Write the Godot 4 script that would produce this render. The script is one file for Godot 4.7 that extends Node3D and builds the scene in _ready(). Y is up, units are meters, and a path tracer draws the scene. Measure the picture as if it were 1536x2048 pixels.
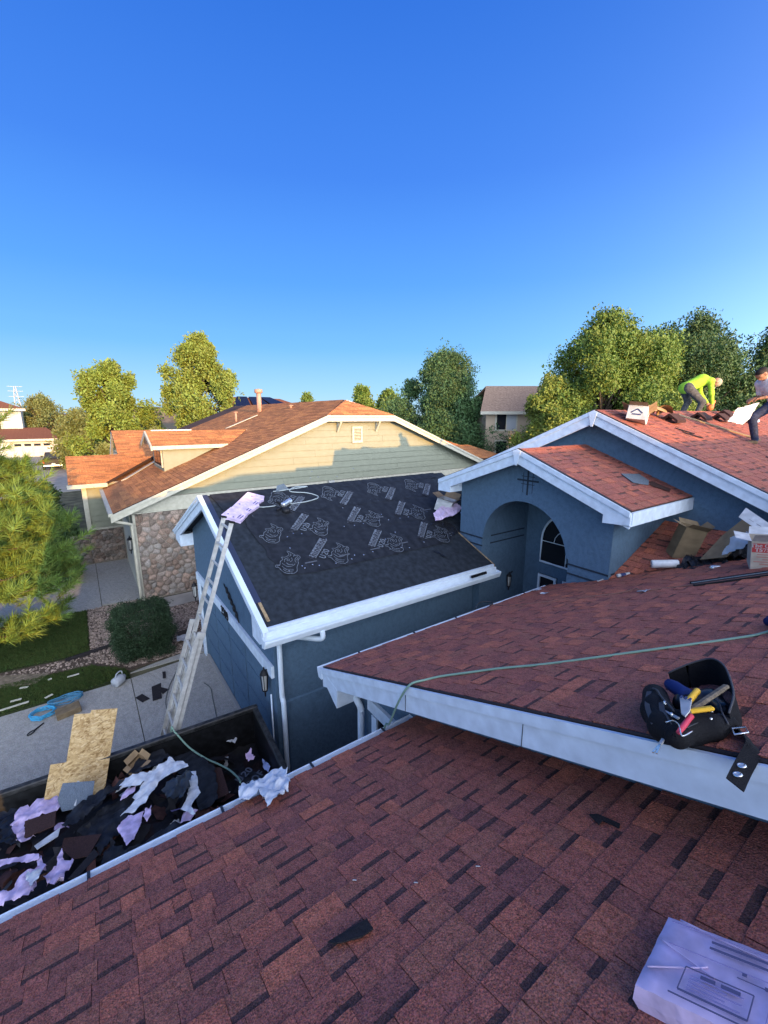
extends Node3D
# u runs along the house (right and away from the camera), v runs across it (left and away), y is height relative to the camera, which is 6.1 m above the drive
const EYE := 6.1
var org := Vector3.ZERO
var mats := {}
var texs := {}
var rng := RandomNumberGenerator.new()
var bump := FastNoiseLite.new()

func P(u: float, y: float, v: float) -> Vector3:
	return Vector3(u, y + EYE, -v)

func V(a) -> Vector3:
	return P(a[0], a[1], a[2])

func VS(list) -> Array:
	var r := []
	for a in list:
		r.append(P(a[0], a[1], a[2]))
	return r

# ---------- mesh helpers ----------
func mb(smooth := false) -> SurfaceTool:
	var s := SurfaceTool.new()
	s.begin(Mesh.PRIMITIVE_TRIANGLES)
	s.set_smooth_group(0 if smooth else -1)
	s.set_color(Color.WHITE)
	return s

func tri(s: SurfaceTool, a: Vector3, b: Vector3, c: Vector3, out: Vector3) -> void:
	if (c - a).cross(b - a).dot(out) < 0.0:
		var t := b
		b = c
		c = t
	s.add_vertex(a - org)
	s.add_vertex(b - org)
	s.add_vertex(c - org)

func quad(s: SurfaceTool, a: Vector3, b: Vector3, c: Vector3, d: Vector3, out: Vector3) -> void:
	tri(s, a, b, c, out)
	tri(s, a, c, d, out)

func newell(pts: Array) -> Vector3:
	var n := Vector3.ZERO
	for i in pts.size():
		var a: Vector3 = pts[i]
		var b: Vector3 = pts[(i + 1) % pts.size()]
		n += Vector3((a.y - b.y) * (a.z + b.z), (a.z - b.z) * (a.x + b.x), (a.x - b.x) * (a.y + b.y))
	return n.normalized()

func face(s: SurfaceTool, pts: Array, out: Vector3) -> void:
	if pts.size() <= 4 :
		for i in range(1, pts.size() - 1):
			tri(s, pts[0], pts[i], pts[i + 1], out)
		return
	var n := newell(pts)
	var e := (Vector3.UP.cross(n) if absf(n.y) < 0.9 else Vector3.RIGHT.cross(n)).normalized()
	var f := n.cross(e)
	var p2 := PackedVector2Array()
	for p in pts:
		p2.append(Vector2(e.dot(p), f.dot(p)))
	var ix := Geometry2D.triangulate_polygon(p2)
	for i in range(0, ix.size(), 3):
		tri(s, pts[ix[i]], pts[ix[i + 1]], pts[ix[i + 2]], out)

# a flat outline pushed along ext
func prism(s: SurfaceTool, pts: Array, ext: Vector3) -> void:
	var n := newell(pts)
	var far := []
	for p in pts:
		far.append(p + ext)
	face(s, pts, -ext)
	face(s, far, ext)
	for i in pts.size():
		var j := (i + 1) % pts.size()
		quad(s, pts[i], pts[j], far[j], far[i], (pts[j] - pts[i]).cross(n))

func box(s: SurfaceTool, c: Vector3, size: Vector3, b := Basis.IDENTITY, ch := 0.0) -> void:
	var h := size * 0.5
	if ch <= 0.0:
		for ax in 3:
			for sg in [-1.0, 1.0]:
				var n := Vector3.ZERO
				n[ax] = sg
				var e := Vector3.ZERO
				var f := Vector3.ZERO
				e[(ax + 1) % 3] = h[(ax + 1) % 3]
				f[(ax + 2) % 3] = h[(ax + 2) % 3]
				var m := n * h
				quad(s, c + b * (m - e - f), c + b * (m + e - f), c + b * (m + e + f), c + b * (m - e + f), b * n)
		return
	for ax in 3:
		var a1 := (ax + 1) % 3
		var a2 := (ax + 2) % 3
		for sg in [-1.0, 1.0]:
			var n := Vector3.ZERO
			n[ax] = sg
			var e := Vector3.ZERO
			var f := Vector3.ZERO
			e[a1] = h[a1] - ch
			f[a2] = h[a2] - ch
			var m := n * h
			quad(s, c + b * (m - e - f), c + b * (m + e - f), c + b * (m + e + f), c + b * (m - e + f), b * n)
			for s2 in [-1.0, 1.0]:
				var n2 := Vector3.ZERO
				n2[a1] = s2
				var m1 := n * h[ax] + n2 * (h[a1] - ch)
				var m2 := n * (h[ax] - ch) + n2 * h[a1]
				quad(s, c + b * (m1 - f), c + b * (m1 + f), c + b * (m2 + f), c + b * (m2 - f), b * (n + n2))
	for sx in [-1.0, 1.0]:
		for sy in [-1.0, 1.0]:
			for sz in [-1.0, 1.0]:
				var k := Vector3(sx, sy, sz)
				var i := h - Vector3.ONE * ch
				tri(s, c + b * (k * Vector3(h.x, i.y, i.z)), c + b * (k * Vector3(i.x, h.y, i.z)), c + b * (k * Vector3(i.x, i.y, h.z)), b * k)

# box between two corners in u, y, v
func ubox(s: SurfaceTool, u0: float, u1: float, y0: float, y1: float, v0: float, v1: float, ch := 0.0) -> void:
	box(s, P((u0 + u1) / 2, (y0 + y1) / 2, (v0 + v1) / 2), Vector3(absf(u1 - u0), absf(y1 - y0), absf(v1 - v0)), Basis.IDENTITY, ch)

func beam(s: SurfaceTool, a: Vector3, b: Vector3, w: float, h: float, up := Vector3.UP, ch := 0.0) -> void:
	var z := (b - a).normalized()
	var x := up.cross(z).normalized()
	box(s, (a + b) / 2, Vector3(w, h, a.distance_to(b)), Basis(x, z.cross(x), z), ch)

func frame_of(d: Vector3) -> Basis:
	var x := (Vector3.UP.cross(d) if absf(d.y) < 0.95 else Vector3.RIGHT.cross(d)).normalized()
	return Basis(x, d.cross(x), d)

func tube(s: SurfaceTool, pts: Array, r, n := 8) -> void:
	var x := Vector3.ZERO
	var old := []
	for i in pts.size():
		var d: Vector3 = (pts[mini(i + 1, pts.size() - 1)] - pts[maxi(i - 1, 0)]).normalized()
		x = frame_of(d).x if i == 0 else (x - d * x.dot(d)).normalized()
		var y := d.cross(x)
		var rr: float = r[i] if r is Array else r
		var ring := []
		for k in n:
			var t := TAU * k / n
			ring.append(pts[i] + (x * cos(t) + y * sin(t)) * rr)
		if i:
			for k in n:
				var k2 := (k + 1) % n
				quad(s, old[k], old[k2], ring[k2], ring[k], old[k] + ring[k2] - pts[i] - pts[i - 1])
		if i == 0:
			face(s, ring, -d)
		if i == pts.size() - 1:
			face(s, ring, d)
		old = ring

func smooth_line(pts: Array, sub := 5) -> Array:
	var r := []
	for i in pts.size() - 1:
		for k in sub:
			r.append((pts[i] as Vector3).cubic_interpolate(pts[i + 1], pts[maxi(i - 1, 0)], pts[mini(i + 2, pts.size() - 1)], float(k) / sub))
	r.append(pts[-1])
	return r

# profile of [radius, distance along axis]
func lathe(s: SurfaceTool, base: Vector3, axis: Vector3, prof: Array, n := 14) -> void:
	var b := frame_of(axis.normalized())
	for i in prof.size() - 1:
		for k in n:
			var q := []
			for w in [[i, k], [i, k + 1], [i + 1, k + 1], [i + 1, k]]:
				var t: float = TAU * w[1] / n
				q.append(base + b * Vector3(cos(t) * prof[w[0]][0], sin(t) * prof[w[0]][0], prof[w[0]][1]))
			var mid := (TAU * (k + 0.5)) / n
			var dr: float = prof[i + 1][0] - prof[i][0]
			var dz: float = prof[i + 1][1] - prof[i][1]
			quad(s, q[0], q[1], q[2], q[3], b * Vector3(cos(mid) * dz, sin(mid) * dz, -dr))

func ball(s: SurfaceTool, c: Vector3, r: Vector3, n := 10) -> void:
	for i in n:
		for k in n * 2:
			var q := []
			for w in [[i, k], [i, k + 1], [i + 1, k + 1], [i + 1, k]]:
				var a: float = PI * w[0] / n
				var t: float = PI * w[1] / n
				q.append(c + Vector3(sin(a) * cos(t), cos(a), sin(a) * sin(t)) * r)
			quad(s, q[0], q[1], q[2], q[3], q[0] + q[2] - c * 2)

# ---------- objects ----------
func numbered(called: String) -> String:
	if not has_node(NodePath(called)):
		return called
	var i := 1
	while has_node(NodePath("%s_%03d" % [called, i])):
		i += 1
	return "%s_%03d" % [called, i]

func obj(called: String, s: SurfaceTool, m: Material, parent: Node = null) -> MeshInstance3D:
	s.generate_normals()
	return put(called, s.commit(), m, parent)

func put(called: String, mesh: Mesh, m: Material, parent: Node = null) -> MeshInstance3D:
	var o := MeshInstance3D.new()
	o.mesh = mesh
	o.material_override = null
	if m:
		for i in mesh.get_surface_count():
			o.set_surface_override_material(i, m)
	if parent == null:
		o.name = numbered(called)
		add_child(o)
		o.position = org
	else:
		var n := called
		var i := 1
		while parent.has_node(NodePath(n)):
			n = "%s_%03d" % [called, i]
			i += 1
		o.name = n
		parent.add_child(o)
		if parent is MeshInstance3D:
			pass
	return o

func tag(o: Node, label: String, category: String, group := "") -> Node:
	o.set_meta("label", label)
	o.set_meta("category", category)
	if group:
		o.set_meta("group", group)
	return o

func thing(called: String, label: String, category: String, at: Vector3, group := "") -> Node3D:
	var o := Node3D.new()
	o.name = numbered(called)
	add_child(o)
	o.position = at
	org = at
	return tag(o, label, category, group)

func struct(called: String, s: SurfaceTool, m: Material) -> MeshInstance3D:
	var o := obj(called, s, m)
	o.set_meta("kind", "structure")
	return o

func single(called: String, s: SurfaceTool, m: Material, label: String, category: String, group := "") -> MeshInstance3D:
	var o := obj(called, s, m)
	tag(o, label, category, group)
	return o

# ---------- materials ----------
func noise_tex(key: String, size: int, freq: float, lo: float, hi: float, oct := 4, type := FastNoiseLite.TYPE_SIMPLEX_SMOOTH, normal := 0.0) -> Texture2D:
	if texs.has(key):
		return texs[key]
	var n := FastNoiseLite.new()
	n.seed = key.hash() % 10000
	n.noise_type = type
	n.frequency = freq
	n.fractal_octaves = oct
	var t := NoiseTexture2D.new()
	t.width = size
	t.height = size
	t.seamless = true
	t.noise = n
	if normal > 0.0:
		t.as_normal_map = true
		t.bump_strength = normal
	else:
		var g := Gradient.new()
		g.set_color(0, Color(lo, lo, lo))
		g.set_color(1, Color(hi, hi, hi))
		t.color_ramp = g
	texs[key] = t
	return t

func grain_tex(key: String, size: int, lo: float, hi: float, blur: int, slow := 0.0, mottle := 0.0) -> Texture2D:
	if texs.has(key):
		return texs[key]
	var r := RandomNumberGenerator.new()
	r.seed = key.hash()
	var small := Image.create(size / blur, size / blur, false, Image.FORMAT_RGB8)
	for y in small.get_height():
		for x in small.get_width():
			var g := lerpf(lo, hi, clampf(0.5 + r.randfn(0, 0.22), 0, 1))
			if mottle > 0.0:
				var n := Vector2(x, y) / small.get_width() * TAU
				g *= 1.0 + mottle * 1.6 * bump.get_noise_3d(cos(n.x) * 5.0 + sin(n.y) * 2.0, sin(n.x) * 5.0, cos(n.y) * 5.0)
			small.set_pixel(x, y, Color(g * (1 + r.randfn(0, slow)), g, g * (1 + r.randfn(0, slow))))
	if blur > 1:
		small.resize(size, size, Image.INTERPOLATE_BILINEAR)
	texs[key] = ImageTexture.create_from_image(small)
	return texs[key]

func mat(key: String, lin: Color, rough := 0.8, tex: Texture2D = null, tile := 1.0, nrm: Texture2D = null, ns := 1.0) -> StandardMaterial3D:
	if mats.has(key):
		return mats[key]
	var m := StandardMaterial3D.new()
	m.resource_name = key
	m.albedo_color = Color(lin.r, lin.g, lin.b).linear_to_srgb()
	m.roughness = rough
	m.metallic_specular = 0.35
	m.vertex_color_use_as_albedo = true
	if tex:
		m.albedo_texture = tex
	if nrm:
		m.normal_enabled = true
		m.normal_texture = nrm
		m.normal_scale = ns
	if tex or nrm:
		m.uv1_triplanar = true
		m.uv1_world_triplanar = true
		m.uv1_scale = Vector3.ONE / tile
	mats[key] = m
	return m

func osb_tex() -> Texture2D:
	var im := Image.create(512, 512, false, Image.FORMAT_RGB8)
	im.fill(Color(0.68, 0.57, 0.4))
	var r := RandomNumberGenerator.new()
	r.seed = 31
	for i in 1500:
		var c := Color(0.86, 0.76, 0.56).lerp(Color(0.52, 0.4, 0.24), pow(r.randf(), 2.0))
		c = c.lerp(Color(0.95, 0.88, 0.72), 0.5 if r.randf() < 0.18 else 0.0)
		var l := r.randf_range(14, 46)
		var w := r.randf_range(4, 11)
		var a := r.randfn(0, 0.5)
		var d := Vector2(cos(a), sin(a))
		var p := Vector2(r.randf() * 512, r.randf() * 512)
		for t in range(-int(l), int(l)):
			var ww := w * (1 - pow(absf(t / l), 3))
			for k in range(-int(ww), int(ww) + 1):
				var q := p + d * t + d.orthogonal() * k
				im.set_pixel(posmod(int(q.x), 512), posmod(int(q.y), 512), c * (0.8 if k == -int(ww) else 1.0 + 0.1 * sin(k * 1.3)))
	return ImageTexture.create_from_image(im)

# ---------- roofs ----------
# one shingle piece: lies on y = 0, runs up-slope along +z, x along the eave
var piece_cache := {}
const WID := [0.09, 0.12, 0.145, 0.18, 0.225]
const TONES := [Color(0.540, 0.176, 0.127), Color(0.496, 0.166, 0.125), Color(0.447, 0.155, 0.121), Color(0.692, 0.218, 0.135), Color(0.508, 0.182, 0.127), Color(0.399, 0.140, 0.114), Color(0.599, 0.190, 0.129)]
const BAND := Color(0.16, 0.078, 0.07)

func piece_mesh(wi: int, raised: bool, tone: int, banded: bool) -> ArrayMesh:
	var key := [wi, raised, tone, banded]
	if not piece_cache.has(key):
		var s := mb()
		var keep := org
		org = Vector3.ZERO
		piece(s, PackedVector2Array([Vector2(0.001, 0), Vector2(WID[wi] - 0.001, 0), Vector2(WID[wi] - 0.001, EXPO), Vector2(0.001, EXPO)]), 0.0, raised, tone, banded, Transform3D.IDENTITY)
		org = keep
		s.generate_normals()
		piece_cache[key] = s.commit()
	return piece_cache[key]

const EXPO := 0.143
func piece(s: SurfaceTool, poly: PackedVector2Array, b0: float, raised: bool, tone: int, banded: bool, xf: Transform3D) -> void:
	var t0 := 0.012 if raised else 0.007
	var cut := b0 + EXPO - (0.04 if banded else -1.0)
	for part in 2:
		var strip := PackedVector2Array([Vector2(-100, -100), Vector2(100, -100), Vector2(100, cut), Vector2(-100, cut)]) if part == 0 else PackedVector2Array([Vector2(-100, cut), Vector2(100, cut), Vector2(100, 100), Vector2(-100, 100)])
		for pl in Geometry2D.intersect_polygons(poly, strip):
			if pl.size() < 3:
				continue
			s.set_color(TONES[tone] if part == 0 else BAND)
			var top := []
			for q in pl:
				var h := lerpf(t0, 0.003, (q.y - b0) / EXPO)
				top.append(xf * Vector3(q.x, h, q.y))
			face(s, top, xf.basis.y)
			if part == 0:
				s.set_color(TONES[tone] * 0.6)
				for i in pl.size():
					var j := (i + 1) % pl.size()
					if absf(pl[i].y - pl[j].y) > EXPO * 0.95 and part == 0 and not raised:
						continue
					var a := xf * Vector3(pl[i].x, -0.002, pl[i].y)
					var b := xf * Vector3(pl[j].x, -0.002, pl[j].y)
					var mid := (pl[i] + pl[j]) * 0.5
					quad(s, top[i], top[j], b, a, (xf.basis.z if mid.y > b0 + EXPO * 0.6 else -xf.basis.z) if absf(pl[i].y - pl[j].y) < 0.001 else xf.basis.x * (1.0 if mid.x > pl[0].x + 0.01 else -1.0))

func pick_tone(r: RandomNumberGenerator, raised: bool) -> int:
	var k := r.randf()
	if raised:
		return 0 if k < 0.3 else (3 if k < 0.46 else (6 if k < 0.66 else (1 if k < 0.84 else 4)))
	return 1 if k < 0.36 else (2 if k < 0.6 else (4 if k < 0.82 else (5 if k < 0.9 else 0)))

# poly: outline of the roof plane; near: those within this distance of the point are single pieces
func shingles(parent: Node, poly: Array, m: Material, seed_: int, singles := 0, band_chance := 0.75) -> void:
	var n := newell(poly)
	if n.y < 0:
		n = -n
	var db := (Vector3.UP - n * n.y).normalized()
	var da := n.cross(db)
	var o: Vector3 = poly[0]
	for p in poly:
		if db.dot(p) < db.dot(o):
			o = p
	var p2 := PackedVector2Array()
	var lo := Vector2(1e9, 0)
	var hi := Vector2(-1e9, -1e9)
	for p in poly:
		var q := Vector2(da.dot(p - o), db.dot(p - o))
		p2.append(q)
		lo.x = minf(lo.x, q.x)
		hi = hi.max(q)
	if Geometry2D.is_polygon_clockwise(p2):
		p2.reverse()
	var r := RandomNumberGenerator.new()
	r.seed = seed_
	var s := mb()
	var base := Transform3D(Basis(da, n, db), o)
	var whole := []
	var row := 0
	while row * EXPO < hi.y:
		var b0 := row * EXPO
		var a := lo.x - r.randf() * 0.3
		var raised := r.randf() < 0.5
		var last_band := false
		while a < hi.x:
			var wi := r.randi() % WID.size()
			if not raised:
				wi = mini(wi + (1 if r.randf() < 0.4 else 0), 4)
			var w: float = WID[wi]
			var tone := pick_tone(r, raised)
			var banded := not last_band and r.randf() < (0.25 if raised else band_chance)
			last_band = banded
			var rect := PackedVector2Array([Vector2(a + 0.001, b0), Vector2(a + w - 0.001, b0), Vector2(a + w - 0.001, b0 + EXPO), Vector2(a + 0.001, b0 + EXPO)])
			var inside := true
			for q in rect:
				inside = inside and Geometry2D.is_point_in_polygon(q, p2)
			if inside:
				var at := base.translated_local(Vector3(a, 0, b0))
				whole.append([at.origin.distance_to(P(0, 0, 0)) if seen(at.origin) else 1e6, at, piece_mesh(wi, raised, tone, banded), [rect, b0, raised, tone, banded]])
			else:
				for pl in Geometry2D.intersect_polygons(rect, p2):
					if pl.size() >= 3:
						piece(s, pl, b0, raised, tone, banded, base)
			a += w
			raised = not raised if r.randf() < 0.85 else raised
		row += 1
	whole.sort_custom(func(x, y): return x[0] < y[0])
	for i in whole.size():
		if i < singles and whole[i][0] < 1e5:
			var q := put("shingle", whole[i][2], m, parent)
			q.transform = whole[i][1].translated(-org)
		else:
			var w = whole[i][3]
			piece(s, w[0], w[1], w[2], w[3], w[4], base)
	var f := obj("shingle_field", s, m, parent)
	f.set_meta("kind", "stuff")

# does the place lie in front of the camera, inside its view
func seen(p: Vector3) -> bool:
	var q := (Basis.from_euler(Vector3(deg_to_rad(-12.55), deg_to_rad(-35.0), 0)).inverse()) * (p - P(0, 0, 0))
	return q.z < -0.05 and absf(q.x / q.z) < 0.9 and absf(q.y / q.z) < 1.19

# chevron rake board in the plane u: list of [v, y] along the top, dropped by depth
func rake(parent: Node, called: String, u0: float, u1: float, line: Array, depth: float, m: Material) -> MeshInstance3D:
	var pts := []
	for q in line:
		pts.append(P(u0, q[1], q[0]))
	for i in range(line.size() - 1, -1, -1):
		pts.append(P(u0, line[i][1] - depth, line[i][0]))
	var s := mb()
	prism(s, pts, Vector3(u1 - u0, 0, 0))
	return obj(called, s, m, parent)

# a gutter along u; vr roof side, vo outer side, y of the lip
func gutter(parent: Node, u0: float, u1: float, vr: float, vo: float, y: float, m: Material) -> MeshInstance3D:
	var d := signf(vo - vr)
	var prof := [[vr, y + 0.015], [vr, y - 0.115], [vr + d * 0.075, y - 0.115], [vo - d * 0.012, y - 0.06], [vo, y - 0.03], [vo, y], [vo - d * 0.014, y], [vo - d * 0.016, y - 0.026], [vo - d * 0.026, y - 0.055], [vr + d * 0.07, y - 0.108], [vr + d * 0.006, y - 0.108], [vr + d * 0.006, y + 0.015]]
	var pts := []
	for q in prof:
		pts.append(P(u0, q[1], q[0]))
	var s := mb()
	prism(s, pts, Vector3(u1 - u0, 0, 0))
	# end caps and straps
	for u in [u0 - 0.003, u1]:
		var cap := []
		for q in [[vr, y + 0.01], [vr, y - 0.118], [vr + d * 0.075, y - 0.118], [vo, y - 0.03], [vo + d * 0.002, y + 0.004]]:
			cap.append(P(u, q[1], q[0]))
		prism(s, cap, Vector3(0.003, 0, 0))
	return obj("gutter", s, m, parent)

func slab(s: SurfaceTool, pts: Array, t := 0.12) -> void:
	var n := newell(pts)
	if n.y < 0:
		n = -n
	var low := []
	for p in pts:
		low.append(p - n * 0.003)
	prism(s, low, -n * t)

# a thin sheet with folds, from a flat outline
func sheet(s: SurfaceTool, outline: Array, amp: float, freq: float, cell := 0.05, thick := 0.003, fold := Vector3.ZERO) -> void:
	var n := newell(outline)
	if n.y < 0:
		n = -n
	var e := (Vector3.FORWARD.cross(n) if absf(n.z) < 0.9 else Vector3.RIGHT.cross(n)).normalized()
	var f := n.cross(e)
	var o: Vector3 = outline[0]
	var p2 := PackedVector2Array()
	var lo := Vector2(1e9, 1e9)
	var hi := -lo
	for p in outline:
		var q := Vector2(e.dot(p - o), f.dot(p - o))
		p2.append(q)
		lo = lo.min(q)
		hi = hi.max(q)
	var y := lo.y
	while y < hi.y:
		var x := lo.x
		while x < hi.x:
			for pl in Geometry2D.intersect_polygons(PackedVector2Array([Vector2(x, y), Vector2(x + cell, y), Vector2(x + cell, y + cell), Vector2(x, y + cell)]), p2):
				if pl.size() < 3 :
					continue
				var top := []
				var bot := []
				for q in pl:
					var p: Vector3 = o + e * q.x + f * q.y
					var h := rumple(p, freq) * amp + fold.dot(p - o)
					top.append(p + n * (h + thick) + e * rumple(p + Vector3(7, 3, 1), freq) * amp * 0.4)
					bot.append(top[-1] - n * thick)
				for i in range(1, top.size() - 1):
					tri(s, top[0], top[i], top[i + 1], n)
					tri(s, bot[0], bot[i], bot[i + 1], -n)
			x += cell
		y += cell

func rumple(p: Vector3, freq: float) -> float:
	var a := bump.get_noise_3dv(p * freq)
	var b := 1.0 - 2.4 * absf(bump.get_noise_3dv(p * freq * 1.3 + Vector3(40, 0, 9)))
	return a * 0.7 + b * 0.6 + 0.35 * bump.get_noise_3dv(p * freq * 3.1)

func cloth(called: String, list, m: Material, label: String, category: String, group := "", amp := 0.03, freq := 9.0, cell := 0.035, jag := 0.02) -> MeshInstance3D:
	var pts := VS(list)
	org = pts[0]
	if jag > 0.0:
		var fine := []
		for i in pts.size():
			var a: Vector3 = pts[i]
			var b: Vector3 = pts[(i + 1) % pts.size()]
			var k := maxi(1, int(a.distance_to(b) / 0.07))
			for j in k:
				var p: Vector3 = a.lerp(b, float(j) / k)
				fine.append(p + Vector3(bump.get_noise_3dv(p * 23.0), 0, bump.get_noise_3dv(p * 23.0 + Vector3(50, 0, 0))) * jag * (1.0 if j else 0.3))
		pts = fine
		var n := newell(VS(list))
		var o: Vector3 = V(list[0])
		for i in pts.size():
			pts[i] -= n * n.dot(pts[i] - o)
	var s := mb(true)
	sheet(s, pts, amp, freq, cell)
	return single(called, s, m, label, category, group)

# stiff flat board from an outline
func board(called: String, list, m: Material, t: float, label: String, category: String, group := "") -> MeshInstance3D:
	var pts := VS(list)
	org = pts[0]
	var s := mb()
	var n := newell(pts)
	prism(s, pts, (n if n.y > 0 else -n) * t)
	return single(called, s, m, label, category, group)

# ---------- lettering ----------
func letters(called: String, text: String, m: Material, parent: Node, xf: Transform3D, height: float, bold := true, serif := false, depth := 0.002) -> MeshInstance3D:
	var t := TextMesh.new()
	var f := SystemFont.new()
	f.font_names = PackedStringArray(["Droid Serif" if serif else "Droid Sans"])
	f.font_weight = 700 if bold else 400
	t.font = f
	t.text = text
	t.font_size = 64
	t.pixel_size = height / 64.0 * 1.37
	t.depth = depth
	t.curve_step = 4.0
	var o := put(called, t, m, parent)
	o.transform = xf.translated(-org)
	return o

# ---------- bodies ----------
# bones: [a, b, ra, rb]; meshed as one smooth surface
func nets(s: SurfaceTool, bones: Array, cell: float, k: float, infl := 0.0) -> void:
	var lo := Vector3.ONE * 1e9
	var hi := -lo
	for b in bones:
		var r: float = maxf(b[2], b[3]) + infl + cell * 3
		lo = lo.min((b[0] as Vector3).min(b[1]) - Vector3.ONE * r)
		hi = hi.max((b[0] as Vector3).max(b[1]) + Vector3.ONE * r)
	var nx := int((hi.x - lo.x) / cell) + 2
	var ny := int((hi.y - lo.y) / cell) + 2
	var nz := int((hi.z - lo.z) / cell) + 2
	var f := PackedFloat32Array()
	f.resize(nx * ny * nz)
	f.fill(1.0)
	for b in bones:
		var a: Vector3 = b[0]
		var ab: Vector3 = b[1] - b[0]
		var l2 := maxf(ab.length_squared(), 1e-8)
		var r: float = maxf(b[2], b[3]) + infl + cell * 3 + k
		var i0 := ((a.min(b[1]) - Vector3.ONE * r - lo) / cell).max(Vector3.ZERO)
		var i1 := (a.max(b[1]) + Vector3.ONE * r - lo) / cell
		for z in range(int(i0.z), mini(int(i1.z) + 1, nz)):
			for y in range(int(i0.y), mini(int(i1.y) + 1, ny)):
				for x in range(int(i0.x), mini(int(i1.x) + 1, nx)):
					var p := lo + Vector3(x, y, z) * cell
					var t := clampf((p - a).dot(ab) / l2, 0, 1)
					var d: float = p.distance_to(a + ab * t) - lerpf(b[2], b[3], t) - infl
					var at := (z * ny + y) * nx + x
					var g := f[at]
					var h := maxf(k - absf(g - d), 0.0) / k
					f[at] = minf(g, d) - h * h * k * 0.25
	var verts := {}
	var offs := [0, 1, nx, nx + 1, nx * ny, nx * ny + 1, nx * ny + nx, nx * ny + nx + 1]
	var cor := []
	for i in 8:
		cor.append(Vector3(i & 1, (i >> 1) & 1, i >> 2))
	var edges := []
	for i in 8:
		for bit in [1, 2, 4]:
			if not i & bit:
				edges.append([i, i | bit])
	for z in nz - 1:
		for y in ny - 1:
			for x in nx - 1:
				var at := (z * ny + y) * nx + x
				if absf(f[at]) > cell * 2.5:
					continue
				var m := 0
				for i in 8:
					if f[at + offs[i]] < 0:
						m |= 1 << i
				if m == 0 or m == 255:
					continue
				var sum := Vector3.ZERO
				var c := 0
				for e in edges:
					var fa := f[at + offs[e[0]]]
					var fb := f[at + offs[e[1]]]
					if (fa < 0) != (fb < 0):
						sum += (cor[e[0]] as Vector3).lerp(cor[e[1]], fa / (fa - fb))
						c += 1
				verts[at] = lo + (Vector3(x, y, z) + sum / c) * cell
	var step := [1, nx, nx * ny]
	for at in verts.keys():
		for ax in 3:
			var o: int = at + step[ax]
			if (f[at] < 0) == (f[o] < 0):
				continue
			var s1: int = step[(ax + 1) % 3]
			var s2: int = step[(ax + 2) % 3]
			if not (verts.has(at - s1) and verts.has(at - s2) and verts.has(at - s1 - s2)):
				continue
			var out := Vector3.ZERO
			out[ax] = 1.0 if f[at] < 0 else -1.0
			quad(s, verts[at], verts[at - s1], verts[at - s1 - s2], verts[at - s2], out)

func hand_bones(w: Vector3, dir: Vector3, palm: Vector3, side: float, curl: float) -> Array:
	# dir: wrist to knuckles, palm: the way the palm faces
	var x := dir.cross(palm).normalized() * side
	var r := [[w, w + dir * 0.035, 0.026, 0.03], [w + dir * 0.03 - x * 0.022, w + dir * 0.09 - x * 0.027, 0.016, 0.014], [w + dir * 0.03 + x * 0.018, w + dir * 0.085 + x * 0.027, 0.016, 0.014], [w + dir * 0.03, w + dir * 0.09, 0.017, 0.015]]
	for i in 4:
		var base: Vector3 = w + dir * [0.088, 0.094, 0.09, 0.08][i] + x * [-0.03, -0.01, 0.01, 0.029][i]
		var l: float = [0.04, 0.045, 0.042, 0.032][i]
		var d1 := (dir * cos(curl) + palm * sin(curl)).normalized()
		var d2 := (dir * cos(curl * 2.1) + palm * sin(curl * 2.1)).normalized()
		r.append([base, base + d1 * l, 0.0098, 0.009])
		r.append([base + d1 * l, base + d1 * l + d2 * l * 0.85, 0.009, 0.0075])
	var tb := w + dir * 0.03 - x * 0.03
	r.append([tb, tb + dir * 0.03 - x * 0.022 + palm * 0.012, 0.012, 0.0105])
	r.append([tb + dir * 0.03 - x * 0.022 + palm * 0.012, tb + dir * 0.062 - x * 0.018 + palm * 0.024, 0.0105, 0.009])
	return r

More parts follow.
